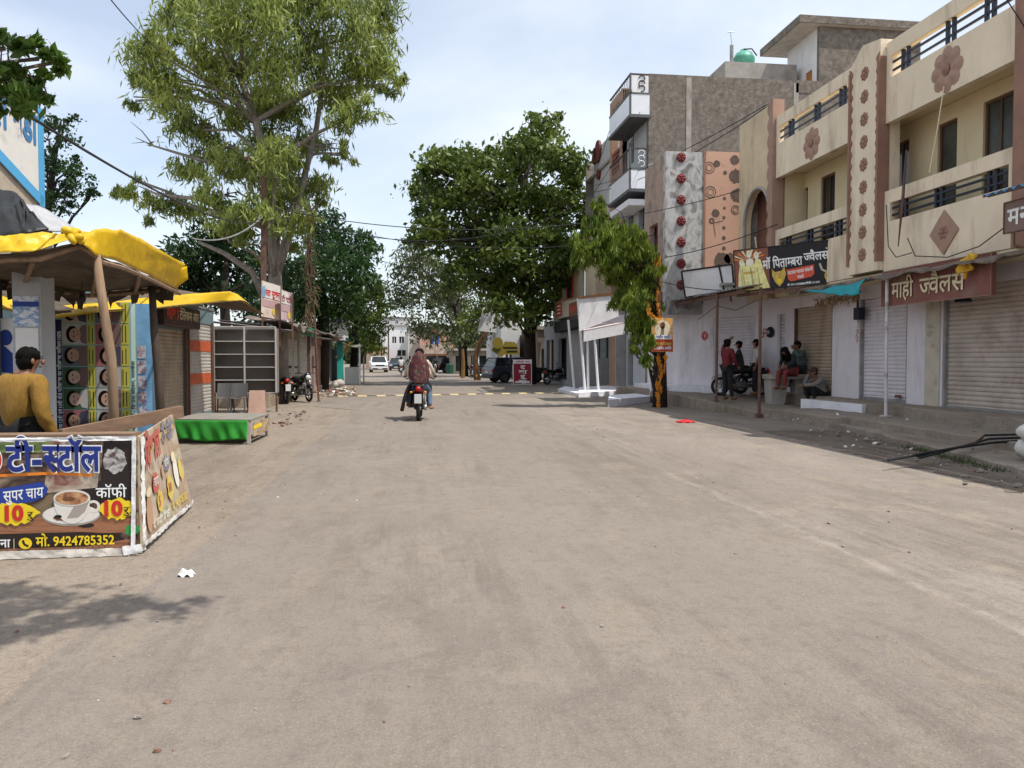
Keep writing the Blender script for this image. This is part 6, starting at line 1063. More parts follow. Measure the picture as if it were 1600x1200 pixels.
def car(name, label, loc, rot, paint, L=4.2, W=1.76, hood=.98, roof=1.62, shut=True, rearw=.25, frontw=.95, rim=CHROME):
    t = thing(name, label, 'car', loc, rot); h = L / 2; wr = .36; ya, yb = -h + .85, h - .85
    arch = lambda yc: [(yc + (wr + .06) * math.cos(math.radians(a)), .30 + (wr + .06) * math.sin(math.radians(a))) for a in range(180, -1, -20)]
    prof = [(-h + .05, .30)] + arch(ya) + arch(yb) + [(h - .06, .28), (h, .45), (h - .02, hood - .22), (h - .14, hood - .06), (h - frontw - .25, hood + .04), (-h + .12, hood + .06), (-h, hood - .15), (-h - .02, .55)]
    m = MB(); m.use(paint); m.prism([(-W / 2, a, b) for a, b in prof], (W, 0, 0)); o = m.build('body', None, t, False, True); bv = o.modifiers.new('bevel', 'BEVEL'); bv.width = .05; bv.segments = 3; bv.limit_method = 'ANGLE'; bv.angle_limit = math.radians(30)
    # cabin: pillars and roof in paint, glass between
    y0, y1 = -h + rearw, h - frontw - .30; tr, tf = y0 + .22, y1 - .62; wb, wt = W / 2 - .05, W / 2 - .2
    base = lambda s_, y: Vector((s_ * wb, y, hood + .02)); top = lambda s_, y: Vector((s_ * wt, y, roof - .05))
    m = MB(); m.use(paint); m.prism([(-wt - .01, tr - .04, roof - .06), (wt + .01, tr - .04, roof - .06), (wt + .01, tf + .05, roof - .06), (-wt - .01, tf + .05, roof - .06)], (0, 0, .07)); r_ = m.build('roof', None, t, False, True); bv = r_.modifiers.new('bevel', 'BEVEL'); bv.width = .03; bv.segments = 2
    m = MB(); m.use(paint); ym, yt = (y0 + y1) / 2 - .1, (tr + tf) / 2
    for s_ in (-1, 1):
        for a, b in ((y0 + .05, tr), (y1 - .03, tf), (ym, yt), (y0 + .85, tr + .6)): m.bar(base(s_, a), top(s_, b), .075, .06)
    m.build('pillar', None, t, False, True)
    GLS = glass('car_glass', (.02, .024, .028), .05)
    def pane(name, pts): m = MB(); m.use(GLS); m.prism(pts, (0, 0, .012)); m.build(name, None, t, False, True)
    e = .02
    m = MB(); m.use(GLS); m.poly([base(-1, y1) * .98, base(1, y1) * .98, top(1, tf), top(-1, tf)]); m.build('windscreen', None, t, False, True)
    m = MB(); m.use(GLS); m.poly([base(1, y0), base(-1, y0), top(-1, tr), top(1, tr)]); m.build('rear_window', None, t, False, True)
    for s_ in (-1, 1):
        for a, b, c, d in ((y0 + .05, ym, tr, yt), (ym, y1 - .03, yt, tf)): m = MB(); m.use(GLS); m.poly([base(s_, a), base(s_, b), top(s_, d), top(s_, c)][::s_]); m.build('window', None, t, False, True)
    for x in (-W / 2 + .10, W / 2 - .10):
        for y in (ya, yb): wheel(t, x, y, wr, .10, rim)
    for s_ in (-1, 1):
        m = MB(); m.use(LAMP); m.bev(s_ * (W / 2 - .22) - .19, s_ * (W / 2 - .22) + .19, h - .10, h + .02, hood - .36, hood - .2, .03); m.build('headlight', None, t, False, True)
        m = MB(); m.use(TAILR); m.bev(s_ * (W / 2 - .12) - .11, s_ * (W / 2 - .12) + .115, -h - .035, -h + .25, hood - .3, hood - .1, .02); m.build('tail_light', None, t, False, True)
        m = MB(); m.use(paint); m.ell((s_ * (W / 2 + .1), y1 - .12, hood + .1), (.11, .05, .075), 10, 8); m.build('mirror', None, t, True, True)
        m = MB(); m.use(BLKPIPE); m.box(s_ * (W / 2 + .004) - .005, s_ * (W / 2 + .004) + .005, -.1, .02, hood - .13, hood - .10); m.build('door_handle', None, t, False, True)
    m = MB(); m.use(BLKPIPE); m.bev(-.5, .5, h - .05, h + .015, hood - .36, hood - .2, .01); m.bev(-W / 2 + .1, W / 2 - .1, h - .06, h + .03, .34, .5, .02); m.build('grille', None, t, False, True)
    m = MB(); m.use(PLATE); m.box(-.25, .25, h + .032, h + .04, .40, .50); m.box(-.25, .25, -h - .035, -h - .022, .6, .72); m.build('number_plate', None, t, False, True)
    m = MB(); m.use(BLKPIPE); m.bev(-W / 2 + .03, W / 2 - .03, -h - .05, -h + .1, .28, .5, .03)
    m.build('bumper', None, t, False, True)
    for s_ in (-1, 1): m = MB(); m.use(BLKPIPE); m.box(s_ * W / 2 - .012, s_ * W / 2 + .012, ya + .45, yb - .45, .27, .40); m.build('sill', None, t, False, True)
    return t
REDP2 = M('dark_red_paint', (.10, .012, .014), .3, .15, 3, .02, spec=.5); WHP = M('white_gloss_paint', (.70, .70, .70), .3, .08, 3, .02, spec=.5); GRYP = M('dark_slate_paint', (.045, .058, .078), .28, .15, 2, .02, spec=.5); SILP = M('silver_paint', (.38, .38, .39), .35, .1, 3, .02)
bk = gz(655, 659); MAINB = (bk.x + .02, bk.y + .62 + .3, 0)
MB1 = motorcycle('dark red motorcycle ridden away down the middle of the road by two people', MAINB, math.radians(-3), REDP2)
zF = .42
p = gy(1163, 610, 22.4); BK1 = motorcycle('black motorcycle under the awning, its front wheel behind the man in the red shirt', (p.x - .1, 22.4, .37), math.radians(86), BLKP, 'motorcycles under the awning')
p = gy(1205, 600, 23.3); BK2 = motorcycle('black motorcycle with white tank behind the concrete bench under the awning', (p.x - .72, 22.75, .42), math.radians(-80), WHP, 'motorcycles under the awning')
p = gz(868, 601); BK3 = motorcycle('black motorcycle parked beside the dark red standing board', (p.x, p.y, 0), math.radians(-62), BLKP)
p = gz(452, 630); BK4 = motorcycle('motorcycle with red tail lamp parked nearest the shelf rack', (p.x - .25, p.y + .2, 0), math.radians(20), REDP2, 'motorcycles by the left stalls')
p = gz(470, 628); BK5 = dup(BK3, (p.x, p.y + .2, 0), math.radians(-150), 'black motorcycle parked beside the red lamped one with its front wheel to the road', 'motorcycles by the left stalls')
for k, (u, v, a, lab) in enumerate(((722, 583, -70, 'black motorcycle leftmost in the shaded far right row'), (736, 585, -65, 'black motorcycle second in the shaded far right row'), (748, 588, -60, 'black motorcycle at the foot of the garlanded leaning trunk'), (757, 592, -75, 'black motorcycle just behind the dark parked car'))):
    p = gz(u, v); dup(BK3, (p.x, p.y, 0), math.radians(a), lab, 'motorcycles parked in the shade on the far right')
p = gz(590, 582); car('white_suv', 'white sport utility car facing the viewer far down the left side', (p.x, p.y + 2.1, 0), math.pi + .12, WHP, 4.4, 1.85, 1.08, 1.82, frontw=1.0)
p = gz(615, 580); car('dark_car', 'dark car partly hidden behind the white one far down the road', (p.x + .2, p.y + 6, 0), math.pi, GRYP, 4.0, 1.7)
p = gz(800, 598); car('dark_car', 'dark slate blue hatchback parked nose to the shops under the big tree', (p.x + .35, p.y + .9, 0), math.radians(-72), GRYP, 4.0, 1.76, .98, 1.6, rearw=.12, rim=ENG)
p = gz(703, 583); car('black_car', 'black car parked in deep shade at the far end on the right', (p.x, p.y + 3, 0), math.radians(-50), BLKP, 4.2, 1.76, 1.0, 1.65)
for u, v, lab, pt in ((627, 586, 'motorcycle carrying the rider in white far down the road', BLKP), (680, 583, 'approaching motorcycle with bright headlamp far down the road', WHP), (640, 583, 'motorcycle carrying the dark clothed rider far down the road', BLKP)):
    p = gz(u, v); q_ = dup(BK3, (p.x, p.y, 0), (math.pi if u == 680 else 0), lab)
    if u == 627: RD1 = p
    elif u == 640: RD3 = p
    else: RD2 = p
# ------------------------------------------------------------------ people
BASE = dict(pelvis=(0, 0, .95, .125), spine=(0, 0, 1.10, .12), chest=(0, 0, 1.30, .135), neck=(0, 0, 1.46, .055), jaw=(0, .02, 1.53, .062), head=(0, .015, 1.62, .095), crown=(0, 0, 1.69, .075))
for s_, n_ in ((-1, 'L'), (1, 'R')):
    BASE.update({'sh' + n_: (.175 * s_, 0, 1.40, .066), 'el' + n_: (.235 * s_, -.03, 1.13, .044), 'wr' + n_: (.25 * s_, .05, .90, .030), 'hip' + n_: (.095 * s_, 0, .90, .095), 'kn' + n_: (.105 * s_, .02, .50, .062), 'an' + n_: (.105 * s_, -.02, .09, .042), 'toe' + n_: (.13 * s_, .13, .04, .036)})
EDG = [('pelvis', 'spine'), ('spine', 'chest'), ('chest', 'neck'), ('neck', 'jaw'), ('jaw', 'head'), ('head', 'crown')] + [e_ for n_ in 'LR' for e_ in (('chest', 'sh' + n_), ('sh' + n_, 'el' + n_), ('el' + n_, 'wr' + n_), ('pelvis', 'hip' + n_), ('hip' + n_, 'kn' + n_), ('kn' + n_, 'an' + n_), ('an' + n_, 'toe' + n_))]
def skin(J, edges, grow=0, sub=2):
    names = sorted({n_ for e_ in edges for n_ in e_}, key=lambda n_: (n_ != 'pelvis', n_)); me = bpy.data.meshes.new('skin'); me.from_pydata([J[n_][:3] for n_ in names], [(names.index(a), names.index(b)) for a, b in edges], [])
    o = bpy.data.objects.new('skin', me); C.objects.link(o); o.modifiers.new('skin', 'SKIN'); s2 = o.modifiers.new('sub', 'SUBSURF'); s2.levels = sub
    for i, n_ in enumerate(names): sv = me.skin_vertices[0].data[i]; r_ = J[n_][3] + grow; sv.radius = (r_, r_); sv.use_root = (i == 0)
    bpy.context.view_layer.update(); ev = o.evaluated_get(bpy.context.evaluated_depsgraph_get()); mm = ev.to_mesh(); vs = [tuple(v_.co) for v_ in mm.vertices]; fs = [tuple(f_.vertices) for f_ in mm.polygons]; ev.to_mesh_clear(); bpy.data.objects.remove(o); bpy.data.meshes.remove(me); return vs, fs
def hand(mb, el, wr, s_):
    d = (Vector(wr[:3]) - Vector(el[:3])).normalized(); p = Vector(wr[:3]); side = d.orthogonal().normalized(); nrm = d.cross(side)
    mb.ell(p + d * .05, (.036, .018, .05), 10, 7, Matrix((side, nrm, d)).transposed().to_quaternion().to_euler())
    for k, (off, ln) in enumerate(((-.027, .062), (-.009, .072), (.009, .068), (.026, .052))):
        a = p + d * .085 + side * off; mb.tube([a, a + d * ln * .5 + nrm * .008, a + d * ln * .9 + nrm * .03], [.010, .009, .007], 6)
    a = p + d * .03 - side * .03; mb.tube([a, a + d * .03 - side * .025 + nrm * .01, a + d * .06 - side * .028 + nrm * .025], [.012, .011, .008], 6)
def person(label, loc, rot, pose, shirt, trousers, size=1.0, sleeve='wr', hair=HAIR, hairlong=False, foot=None, skinm=SKIN, bare=False):
    J = dict(BASE); J.update(pose); J = {k: tuple(x * size for x in v) for k, v in J.items()}; t = thing('person', label, 'person', loc, rot)
    m = MB(); m.use(skinm); cov = {'pelvis', 'spine', 'chest', 'shL', 'shR', 'hipL', 'hipR', 'knL', 'knR'} | ({'elL', 'elR'} if sleeve == 'wr' else set()); m.add(*skin({a_: (*v_[:3], v_[3] * (.72 if a_ in cov else .96)) if len(v_) == 4 else v_ for a_, v_ in J.items()}, EDG))
    for n_ in 'LR': hand(m, J['el' + n_], J['wr' + n_], 1)
    hd = Vector(J['head'][:3]); up = (Vector(J['crown'][:3]) - Vector(J['jaw'][:3])).normalized(); fw_ = Vector(pose.get('look', (0, 1, 0))); fw_ = (fw_ - up * fw_.dot(up)).normalized(); sd = fw_.cross(up); k = size
    m.ell(hd + fw_ * .10 * k - up * .012 * k, (.017 * k, .022 * k, .028 * k), 8, 6)
    for s_ in (-1, 1): m.ell(hd + sd * s_ * .092 * k - up * .01 * k, (.010 * k, .02 * k, .028 * k), 8, 6)
    m.use(HAIR)
    for s_ in (-1, 1): m.ell(hd + fw_ * .086 * k + sd * s_ * .034 * k + up * .018 * k, (.010 * k, .007 * k, .006 * k), 6, 5); m.ell(hd + fw_ * .085 * k + sd * s_ * .036 * k + up * .036 * k, (.018 * k, .007 * k, .004 * k), 6, 5)
    m.use(M('lip_brown', (.16, .055, .045), .5)); m.ell(hd + fw_ * .086 * k - up * .058 * k, (.028 * k, .012 * k, .008 * k), 8, 5); m.build('body', None, t, True, True)
    h_ = MB(); h_.use(hair); q_ = Matrix((sd, fw_, up)).transposed().to_quaternion().to_euler(); h_.ell(hd - fw_ * .024 * k + up * .038 * k, (.102 * k, .104 * k, .084 * k), 20, 12, q_); h_.ell(hd - fw_ * .038 * k - up * .012 * k, (.097 * k, .078 * k, .105 * k), 18, 11, q_); h_.v = [(x + R.uniform(-.006, .006), y + R.uniform(-.006, .006), z + R.uniform(-.007, .007)) for x, y, z in h_.v]
    if hairlong: h_.ell(hd - fw_ * .07 * k - up * .16 * k, (.13 * k, .07 * k, .22 * k), 14, 9, q_); h_.ell(hd - up * .1 * k + sd * .08 * k, (.05 * k, .08 * k, .19 * k), 10, 8, q_); h_.ell(hd - up * .1 * k - sd * .08 * k, (.05 * k, .08 * k, .19 * k), 10, 8, q_)
    h_.build('hair', None, t, True, True)
    te = [('pelvis', 'spine'), ('spine', 'chest'), ('pelvis', 'hipL'), ('pelvis', 'hipR')] + [e_ for n_ in 'LR' for e_ in (('chest', 'sh' + n_), ('sh' + n_, 'el' + n_))] + ([('el' + n_, 'wr' + n_) for n_ in 'LR'] if sleeve == 'wr' else [])
    m = MB(); m.use(shirt); JS = {a_: (*v_[:3], v_[3] + (.035 * size if a_[:3] in ('hip', 'pel') else .004 * size)) if len(v_) == 4 else v_ for a_, v_ in J.items()}; JS.update({h0: (JS[h0][0], JS[h0][1], JS[h0][2] - .05 * size, JS[h0][3]) for h0 in ('hipL', 'hipR')}); m.add(*skin(JS, te, .012 * size)); 
    m.v = [(x + .003 * math.sin(z * 47 + x * 21), y + .004 * math.sin(z * 58 + x * 33 + y * 20), z) for x, y, z in m.v]; m.build('shirt', None, t, True, True)
    m = MB(); m.use(trousers); m.add(*skin(J, [e_ for n_ in 'LR' for e_ in (('pelvis', 'hip' + n_), ('hip' + n_, 'kn' + n_), ('kn' + n_, 'an' + n_))], .014 * size)); m.build('trousers', None, t, True, True)
    for n_ in 'LR':
        m = MB(); m.use(foot or BRN); a, b = Vector(J['an' + n_][:3]), Vector(J['toe' + n_][:3]); c = (a + b) / 2; dd = b - a; m.ell((c.x, c.y, c.z - .015 * k), (.05 * k, max(.06, Vector((dd.x, dd.y)).length * .85), .045 * k), 10, 7, Euler((0, 0, -math.atan2(dd.x, dd.y)))); m.build('shoe', None, t, True, True)
    return t
MUST = M('mustard_shirt', (.25, .135, .022), .85, .16, 3, 1.0, 9, stretch=(1.6, 1.6, .45)); REDS = M('dull_red_shirt', (.12, .012, .016), .85, .15, 4, .2); DARKS = M('charcoal_shirt', (.022, .024, .026), .85, .2, 4, .2); WHS = M('white_shirt', (.46, .45, .44), .8, .08, 4, .2); GGS = M('grey_green_shirt', (.08, .11, .10), .85, .15, 4, .2); BEG = M('beige_shirt', (.20, .18, .16), .85, .12, 4, .2); BLKT = M('black_trousers', (.014, .014, .016), .9, .2, 5, .2); JEANS = M('blue_jeans', (.10, .15, .22), .85, .2, 5, .3); SALW = M('red_salwar', (.16, .03, .025), .85, .2, 5, .2); CRS = M('cream_shirt', (.55, .47, .38), .85, .1, 4, .2)  # red, white, grey-green, beige and salwar tones darkened to stand for awning shade
# man at the tea stall, seen from behind
p = gy(34, 700, 7.35); p.z = 0
person('man in mustard shirt standing behind the tea counter with his back to the viewer', p, math.radians(-28), dict(neck=(0, .05, 1.42, .055), jaw=(0, .09, 1.48, .062), head=(.01, .10, 1.555, .097), crown=(.01, .10, 1.63, .08), chest=(0, .02, 1.26, .165), spine=(0, -.02, 1.08, .16), pelvis=(0, 0, .93, .15), shL=(-.205, .02, 1.35, .082), shR=(.205, .02, 1.35, .082), elR=(.27, .0, 1.06, .056), wrR=(.25, .14, .84, .034), elL=(-.29, .06, 1.06, .056), wrL=(-.24, .25, .9, .034), look=(.5, 1, -.1)), MUST, BLKT, .96)
# riders on the nearest motorcycle
RIDE = dict(pelvis=(0, .0, .87, .12), spine=(0, .04, 1.02, .115), chest=(0, .11, 1.21, .13), neck=(0, .16, 1.37, .052), jaw=(0, .18, 1.44, .06), head=(0, .18, 1.52, .093), crown=(0, .17, 1.59, .075), shL=(-.18, .12, 1.31, .062), shR=(.18, .12, 1.31, .062), elL=(-.30, .26, 1.10, .042), elR=(.30, .26, 1.10, .042), wrL=(-.34, .46, 1.02, .030), wrR=(.34, .46, 1.02, .030), hipL=(-.12, .05, .84, .09), hipR=(.12, .05, .84, .09), knL=(-.22, .42, .72, .062), knR=(.22, .42, .72, .062), anL=(-.20, .18, .36, .042), anR=(.20, .18, .36, .042), toeL=(-.21, .32, .31, .035), toeR=(.21, .32, .31, .035))
sh_ = lambda d_, dy, dz=0: {k: (v[0], v[1] + dy, v[2] + dz, v[3]) if len(v) == 4 else v for k, v in d_.items()}
ml = Vector(MAINB)
person('rider in cream shirt steering the dark red motorcycle, mostly hidden by the passenger', ml, math.radians(-3), sh_(RIDE, -.12, .0), CRS, BLKT, 1.08)
PAS = sh_(RIDE, -.46, .02); PAS.update(elL=(-.26, -.30, 1.12, .044), elR=(.27, -.30, 1.12, .044), wrL=(-.16, -.05, 1.02, .03), wrR=(.16, -.05, 1.02, .03), knL=(-.25, -.12, .74, .07), anL=(-.27, -.28, .40, .05), toeL=(-.28, -.15, .36, .035), knR=(.24, -.12, .72, .062), anR=(.27, -.30, .34, .042), toeR=(.33, -.18, .29, .036))
pw = person('passenger wrapped in a dark red patterned shawl on the back of the motorcycle', ml, math.radians(-3), PAS, CRS, JEANS, 1.0, foot=M('tan_sandal', (.30, .15, .08), .7))
SHAWL = rampmat('red_patterned_shawl', [(.012, .004, .005), (.05, .007, .010), (.10, .014, .017), (.02, .005, .006), (.16, .09, .07), (.015, .004, .005)], 11, .85, 5, (1, 1, .5), 1.2)
m_ = MB(); m_.use(SHAWL)
def shawl(a, b):
    th = math.radians(-125 + 250 * a) ; z = 1.70 - .80 * b; cy0 = -.285
    if b < .22: q_ = b / .22; rx = .15 * math.sin(min(1.0, q_ + .06) * math.pi / 2); ry = .15 * math.sin(min(1.0, q_ + .06) * math.pi / 2)
    elif b < .34: q_ = (b - .22) / .12; rx = .15 + .06 * q_; ry = .15 + .01 * q_
    else: q_ = (b - .34) / .66; rx = .21 + .045 * math.sin(q_ * 3) - .01 * q_; ry = .155 + .05 * q_
    yc = cy0 - .03 - .12 * max(0, b - .2); k = 1 + .06 * math.sin(a * 34 + b * 7) * b
    return (rx * k * math.sin(th) * 1.0, yc - ry * k * math.cos(th), z)
m_.grid(shawl, 40, 24); solid(m_.build('shawl', None, pw, True, True), .012)
m_ = MB(); m_.use(M('black_drape', (.014, .011, .014), .9, .25, 6, .3)); m_.grid(lambda a, b: (-.12 - .27 * b ** .5 + .03 * math.sin(a * 16 + b * 3), -.92 + 1.0 * a + .05 * math.sin(b * 5), .96 - (.62 + .10 * math.sin(a * 7)) * b), 22, 12); solid(m_.build('skirt', None, pw, True, True), .02)
# far riders
person('rider in white shirt on a motorcycle far down the road', RD1, 0, sh_(RIDE, -.2), WHS, BLKT, 1.05)
person('dark clothed rider ahead of the nearest motorcycle far down the road', RD3, 0, sh_(RIDE, -.2), DARKS, BLKT, 1.1)
person('dark clothed rider approaching on the motorcycle with bright headlamp', RD2, math.pi, sh_(RIDE, -.2), DARKS, BLKT, 1.05)
# group under the awning
STAND = dict(BASE)
p = gx(1136, 625, 8.95); zt_ = gx(1132, 528, 8.95).z; s0 = (zt_ - p.z) / 1.77
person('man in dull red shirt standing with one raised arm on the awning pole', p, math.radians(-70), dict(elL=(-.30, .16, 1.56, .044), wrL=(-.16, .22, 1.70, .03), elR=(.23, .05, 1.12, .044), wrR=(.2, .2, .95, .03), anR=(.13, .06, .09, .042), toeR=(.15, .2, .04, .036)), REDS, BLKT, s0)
SITB = sh_(RIDE, 0)
b1 = BK1.location
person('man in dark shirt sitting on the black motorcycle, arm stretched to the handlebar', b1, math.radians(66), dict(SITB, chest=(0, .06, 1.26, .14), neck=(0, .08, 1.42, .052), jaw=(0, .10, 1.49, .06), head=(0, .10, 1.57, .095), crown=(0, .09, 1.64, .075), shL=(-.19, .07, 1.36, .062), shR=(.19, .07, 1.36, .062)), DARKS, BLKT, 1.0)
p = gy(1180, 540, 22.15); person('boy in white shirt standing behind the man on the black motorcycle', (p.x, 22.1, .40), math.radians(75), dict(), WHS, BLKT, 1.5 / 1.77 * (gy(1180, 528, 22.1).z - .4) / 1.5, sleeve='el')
# concrete bench
p0_ = gy(1207, 615, 20.4); yB = 20.4; z0b = .2; m_ = MB(); m_.use(CONC2); zt_ = gy(1210, 585, 20.4).z
m_.prism([(p0_.x, yB, z0b), (p0_.x + .35, yB, z0b), (p0_.x + .5, yB, zt_ - .14), (p0_.x - .04, yB, zt_ - .14)], (0, .45, 0)); m_.bev(p0_.x - .08, p0_.x + 1.0, yB - .08, yB + .5, zt_ - .138, zt_, .02); m_.prism([(p0_.x + .75, yB + .05, z0b), (p0_.x + .95, yB + .05, z0b), (p0_.x + .95, yB + .05, zt_ - .14), (p0_.x + .7, yB + .05, zt_ - .14)], (0, .35, 0)); tag(m_.build('concrete_bench', None), 'small concrete bench with pale slab top under the awning', 'bench')
SIT = dict(pelvis=(0, 0, .55, .125), spine=(0, .02, .70, .12), chest=(0, .06, .90, .135), neck=(0, .09, 1.06, .055), jaw=(0, .12, 1.13, .06), head=(0, .13, 1.21, .095), crown=(0, .12, 1.28, .075), shL=(-.18, .06, 1.0, .064), shR=(.18, .06, 1.0, .064), elL=(-.22, .2, .80, .044), elR=(.22, .2, .80, .044), wrL=(-.12, .38, .70, .03), wrR=(.12, .38, .70, .03), hipL=(-.1, .06, .52, .1), hipR=(.1, .06, .52, .1), knL=(-.11, .45, .52, .066), knR=(.11, .45, .52, .066), anL=(-.11, .45, .10, .042), anR=(.11, .45, .10, .042), toeL=(-.12, .6, .04, .036), toeR=(.12, .6, .04, .036))
zq = zt_ - .43
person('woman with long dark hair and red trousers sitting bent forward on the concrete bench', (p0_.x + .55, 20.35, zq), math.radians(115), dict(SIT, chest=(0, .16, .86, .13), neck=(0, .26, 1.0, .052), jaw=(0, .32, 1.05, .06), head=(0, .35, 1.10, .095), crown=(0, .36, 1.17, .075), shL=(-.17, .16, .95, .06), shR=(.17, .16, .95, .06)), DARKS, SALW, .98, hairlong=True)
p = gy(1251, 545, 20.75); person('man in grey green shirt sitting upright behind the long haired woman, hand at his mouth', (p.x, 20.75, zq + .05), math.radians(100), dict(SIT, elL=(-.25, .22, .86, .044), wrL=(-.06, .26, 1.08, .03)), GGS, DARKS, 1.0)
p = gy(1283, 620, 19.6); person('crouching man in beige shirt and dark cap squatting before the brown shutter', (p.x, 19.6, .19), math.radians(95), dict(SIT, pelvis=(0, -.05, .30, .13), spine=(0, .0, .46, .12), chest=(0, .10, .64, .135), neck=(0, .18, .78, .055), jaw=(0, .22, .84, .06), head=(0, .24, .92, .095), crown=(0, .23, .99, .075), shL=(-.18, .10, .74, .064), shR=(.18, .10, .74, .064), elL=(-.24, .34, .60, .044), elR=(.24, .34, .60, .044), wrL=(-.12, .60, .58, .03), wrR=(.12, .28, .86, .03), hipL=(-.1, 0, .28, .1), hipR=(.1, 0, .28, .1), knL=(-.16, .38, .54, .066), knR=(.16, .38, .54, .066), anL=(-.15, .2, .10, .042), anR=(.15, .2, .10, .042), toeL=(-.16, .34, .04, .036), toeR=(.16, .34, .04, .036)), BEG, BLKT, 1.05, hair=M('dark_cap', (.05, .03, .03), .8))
# ------------------------------------------------------------------ trees
BARK = M('grey_brown_bark', (.17, .13, .10), .95, .3, 5, .5, 30, stretch=(3, 3, .6)); BARKP = M('pale_eucalyptus_bark', (.21, .18, .15), .9, .3, 4, .4, 25, stretch=(3, 3, .5), stain=(.12, .09, .07), ss=2, sa=.5); BARKD = M('dark_bark', (.035, .026, .02), .95, .3, 6, .5)
def leaves(name, par, clumps, per, tufts, L, W, droop, mat, seed, tr=.32, flat_=.6):
    g = np.random.default_rng(seed); out = []; sc0 = []
    for (c, r) in clumps:
        k = max(3, int(tufts * (r[0] * r[1] * r[2]) ** (2 / 3.0))); d = g.normal(size=(k, 3)); d /= np.linalg.norm(d, axis=1)[:, None]; d *= (g.random(k) ** .45)[:, None]
        tc_ = np.array(c) + d * np.array(r); n = per
        off = g.normal(size=(k, n, 3)) * np.array([tr, tr, tr * flat_]) * min(1.0, r[0]) * g.uniform(.6, 1.3, (k, 1, 1)); p = (tc_[:, None, :] + off)
        if droop: p[:, :, 2] -= np.abs(off[:, :, 0]) * droop * .6
        out.append(p.reshape(-1, 3))
    p = np.concatenate(out); N_ = len(p); d = g.normal(size=(N_, 3)); d[:, 2] -= droop * 1.6; d /= np.linalg.norm(d, axis=1)[:, None]; w_ = np.cross(d, g.normal(size=(N_, 3)) + np.array([0, 0, .001])); w_ /= np.linalg.norm(w_, axis=1)[:, None] + 1e-9
    s_ = g.uniform(.4, 1.55, (N_, 1)); a = d * L * s_ / 2; b = w_ * W * s_ / 2
    off = par.location; P = np.stack([p - a, p + b - a * .1, p + a, p - b - a * .1], 1).reshape(-1, 3) - np.array(off[:])
    me = bpy.data.meshes.new(name); me.vertices.add(4 * N_); me.vertices.foreach_set('co', P.astype(np.float32).ravel()); me.loops.add(4 * N_); me.loops.foreach_set('vertex_index', np.arange(4 * N_, dtype=np.int32)); me.polygons.add(N_); me.polygons.foreach_set('loop_start', np.arange(0, 4 * N_, 4, dtype=np.int32))
    me.update(calc_edges=True); me.materials.append(mat); o = bpy.data.objects.new(name, me); C.objects.link(o); o.parent = par; return o
def px_clumps(lst, Y, dep, seed, zs=1.0):
    r = random.Random(seed); res = []
    for u, v, q_ in lst:
        rm = q_ * Y / 1200; c = gy(u, v, Y + r.uniform(-dep, dep)); res.append((tuple(c), (rm, rm * 1.1, rm * zs)))
    return res
def tree(label, trunk, radii, clumps, bark, mat, per, tufts, L, W, droop, seed, tr=.32, limbs=1.0, group=None, name='tree', dead=(), rmax=9):
    t = thing(name, label, 'tree', tuple(trunk[0]), 0, group); m = MB(); m.use(bark); r = random.Random(seed); trunk = [Vector(p) for p in trunk]; m.tube(trunk, radii, 10)
    for (c, q_) in clumps:
        if r.random() > limbs: continue
        c = Vector(c); k = min(range(len(trunk)), key=lambda i: (trunk[i] - c).length + (3 if trunk[i].z > c.z else 0)); s_ = trunk[max(0, k - (1 if trunk[k].z > c.z - .5 else 0))]; mid = s_.lerp(c, .5) + Vector((r.uniform(-.3, .3), r.uniform(-.3, .3), r.uniform(.0, .5))); r0 = min(radii[k], .05 + .02 * (c - s_).length, rmax) * .75
        m.tube([s_, s_.lerp(mid, .5) + Vector((r.uniform(-.1, .1),) * 3), mid, mid.lerp(c, .6) + Vector((r.uniform(-.2, .2),) * 3), c], [r0, r0 * .85, r0 * .6, r0 * .4, .012], 6)
        for _ in range(3): e_ = c + .7 * Vector((r.uniform(-1, 1) * q_[0], r.uniform(-1, 1) * q_[1], r.uniform(-1, 1) * q_[2])); m.tube([mid.lerp(c, .4), c.lerp(e_, .5) + Vector((0, 0, .1)), e_], [r0 * .35, r0 * .22, .006], 5)
    for pts, rr in dead: m.tube(pts, rr, 5)
    m.build('trunk', None, t, True); leaves('crown', t, clumps, per, tufts, L, W, droop, mat, seed, tr); return t
LE = leafmat('eucalyptus_leaf', (.08, .125, .030), (.34, .39, .085), .55); LB = leafmat('broad_leaf', (.026, .060, .010), (.17, .22, .038), .5); LD = leafmat('dark_leaf', (.012, .032, .012), (.040, .085, .022), .6); LA = leafmat('drooping_leaf', (.05, .10, .010), (.23, .29, .035), 1.6); LG = leafmat('greyish_leaf', (.045, .060, .024), (.14, .165, .065), .6); LN = leafmat('near_leaf', (.04, .09, .012), (.13, .22, .035), 3)
# tall eucalyptus
EY = 27.0
ecl = [(235, 70, 40), (245, 110, 42), (268, 152, 42), (292, 192, 36), (228, 118, 24), (330, 30, 52), (400, 20, 62), (290, 5, 45), (480, 5, 55), (550, 30, 50), (590, 72, 40), (600, 112, 36), (612, 140, 22), (560, 112, 42), (370, 90, 44), (430, 105, 50), (490, 90, 52), (400, 160, 38), (345, 140, 34), (525, 150, 42), (455, 175, 38), (565, 172, 28), (335, 232, 38), (300, 262, 32), (362, 252, 34), (425, 235, 34), (480, 222, 34), (522, 232, 24), (215, 290, 22), (250, 312, 28), (196, 302, 14), (292, 322, 32), (340, 305, 34), (240, 345, 14), (430, 292, 34), (470, 285, 34), (502, 292, 24), (400, 332, 34), (350, 352, 24), (470, 342, 26), (460, 385, 20), (440, 362, 20), (420, -40, 60), (520, -50, 60), (330, -50, 60), (590, 10, 36)]
tb = gy(440, 640, EY); tb.z = 0
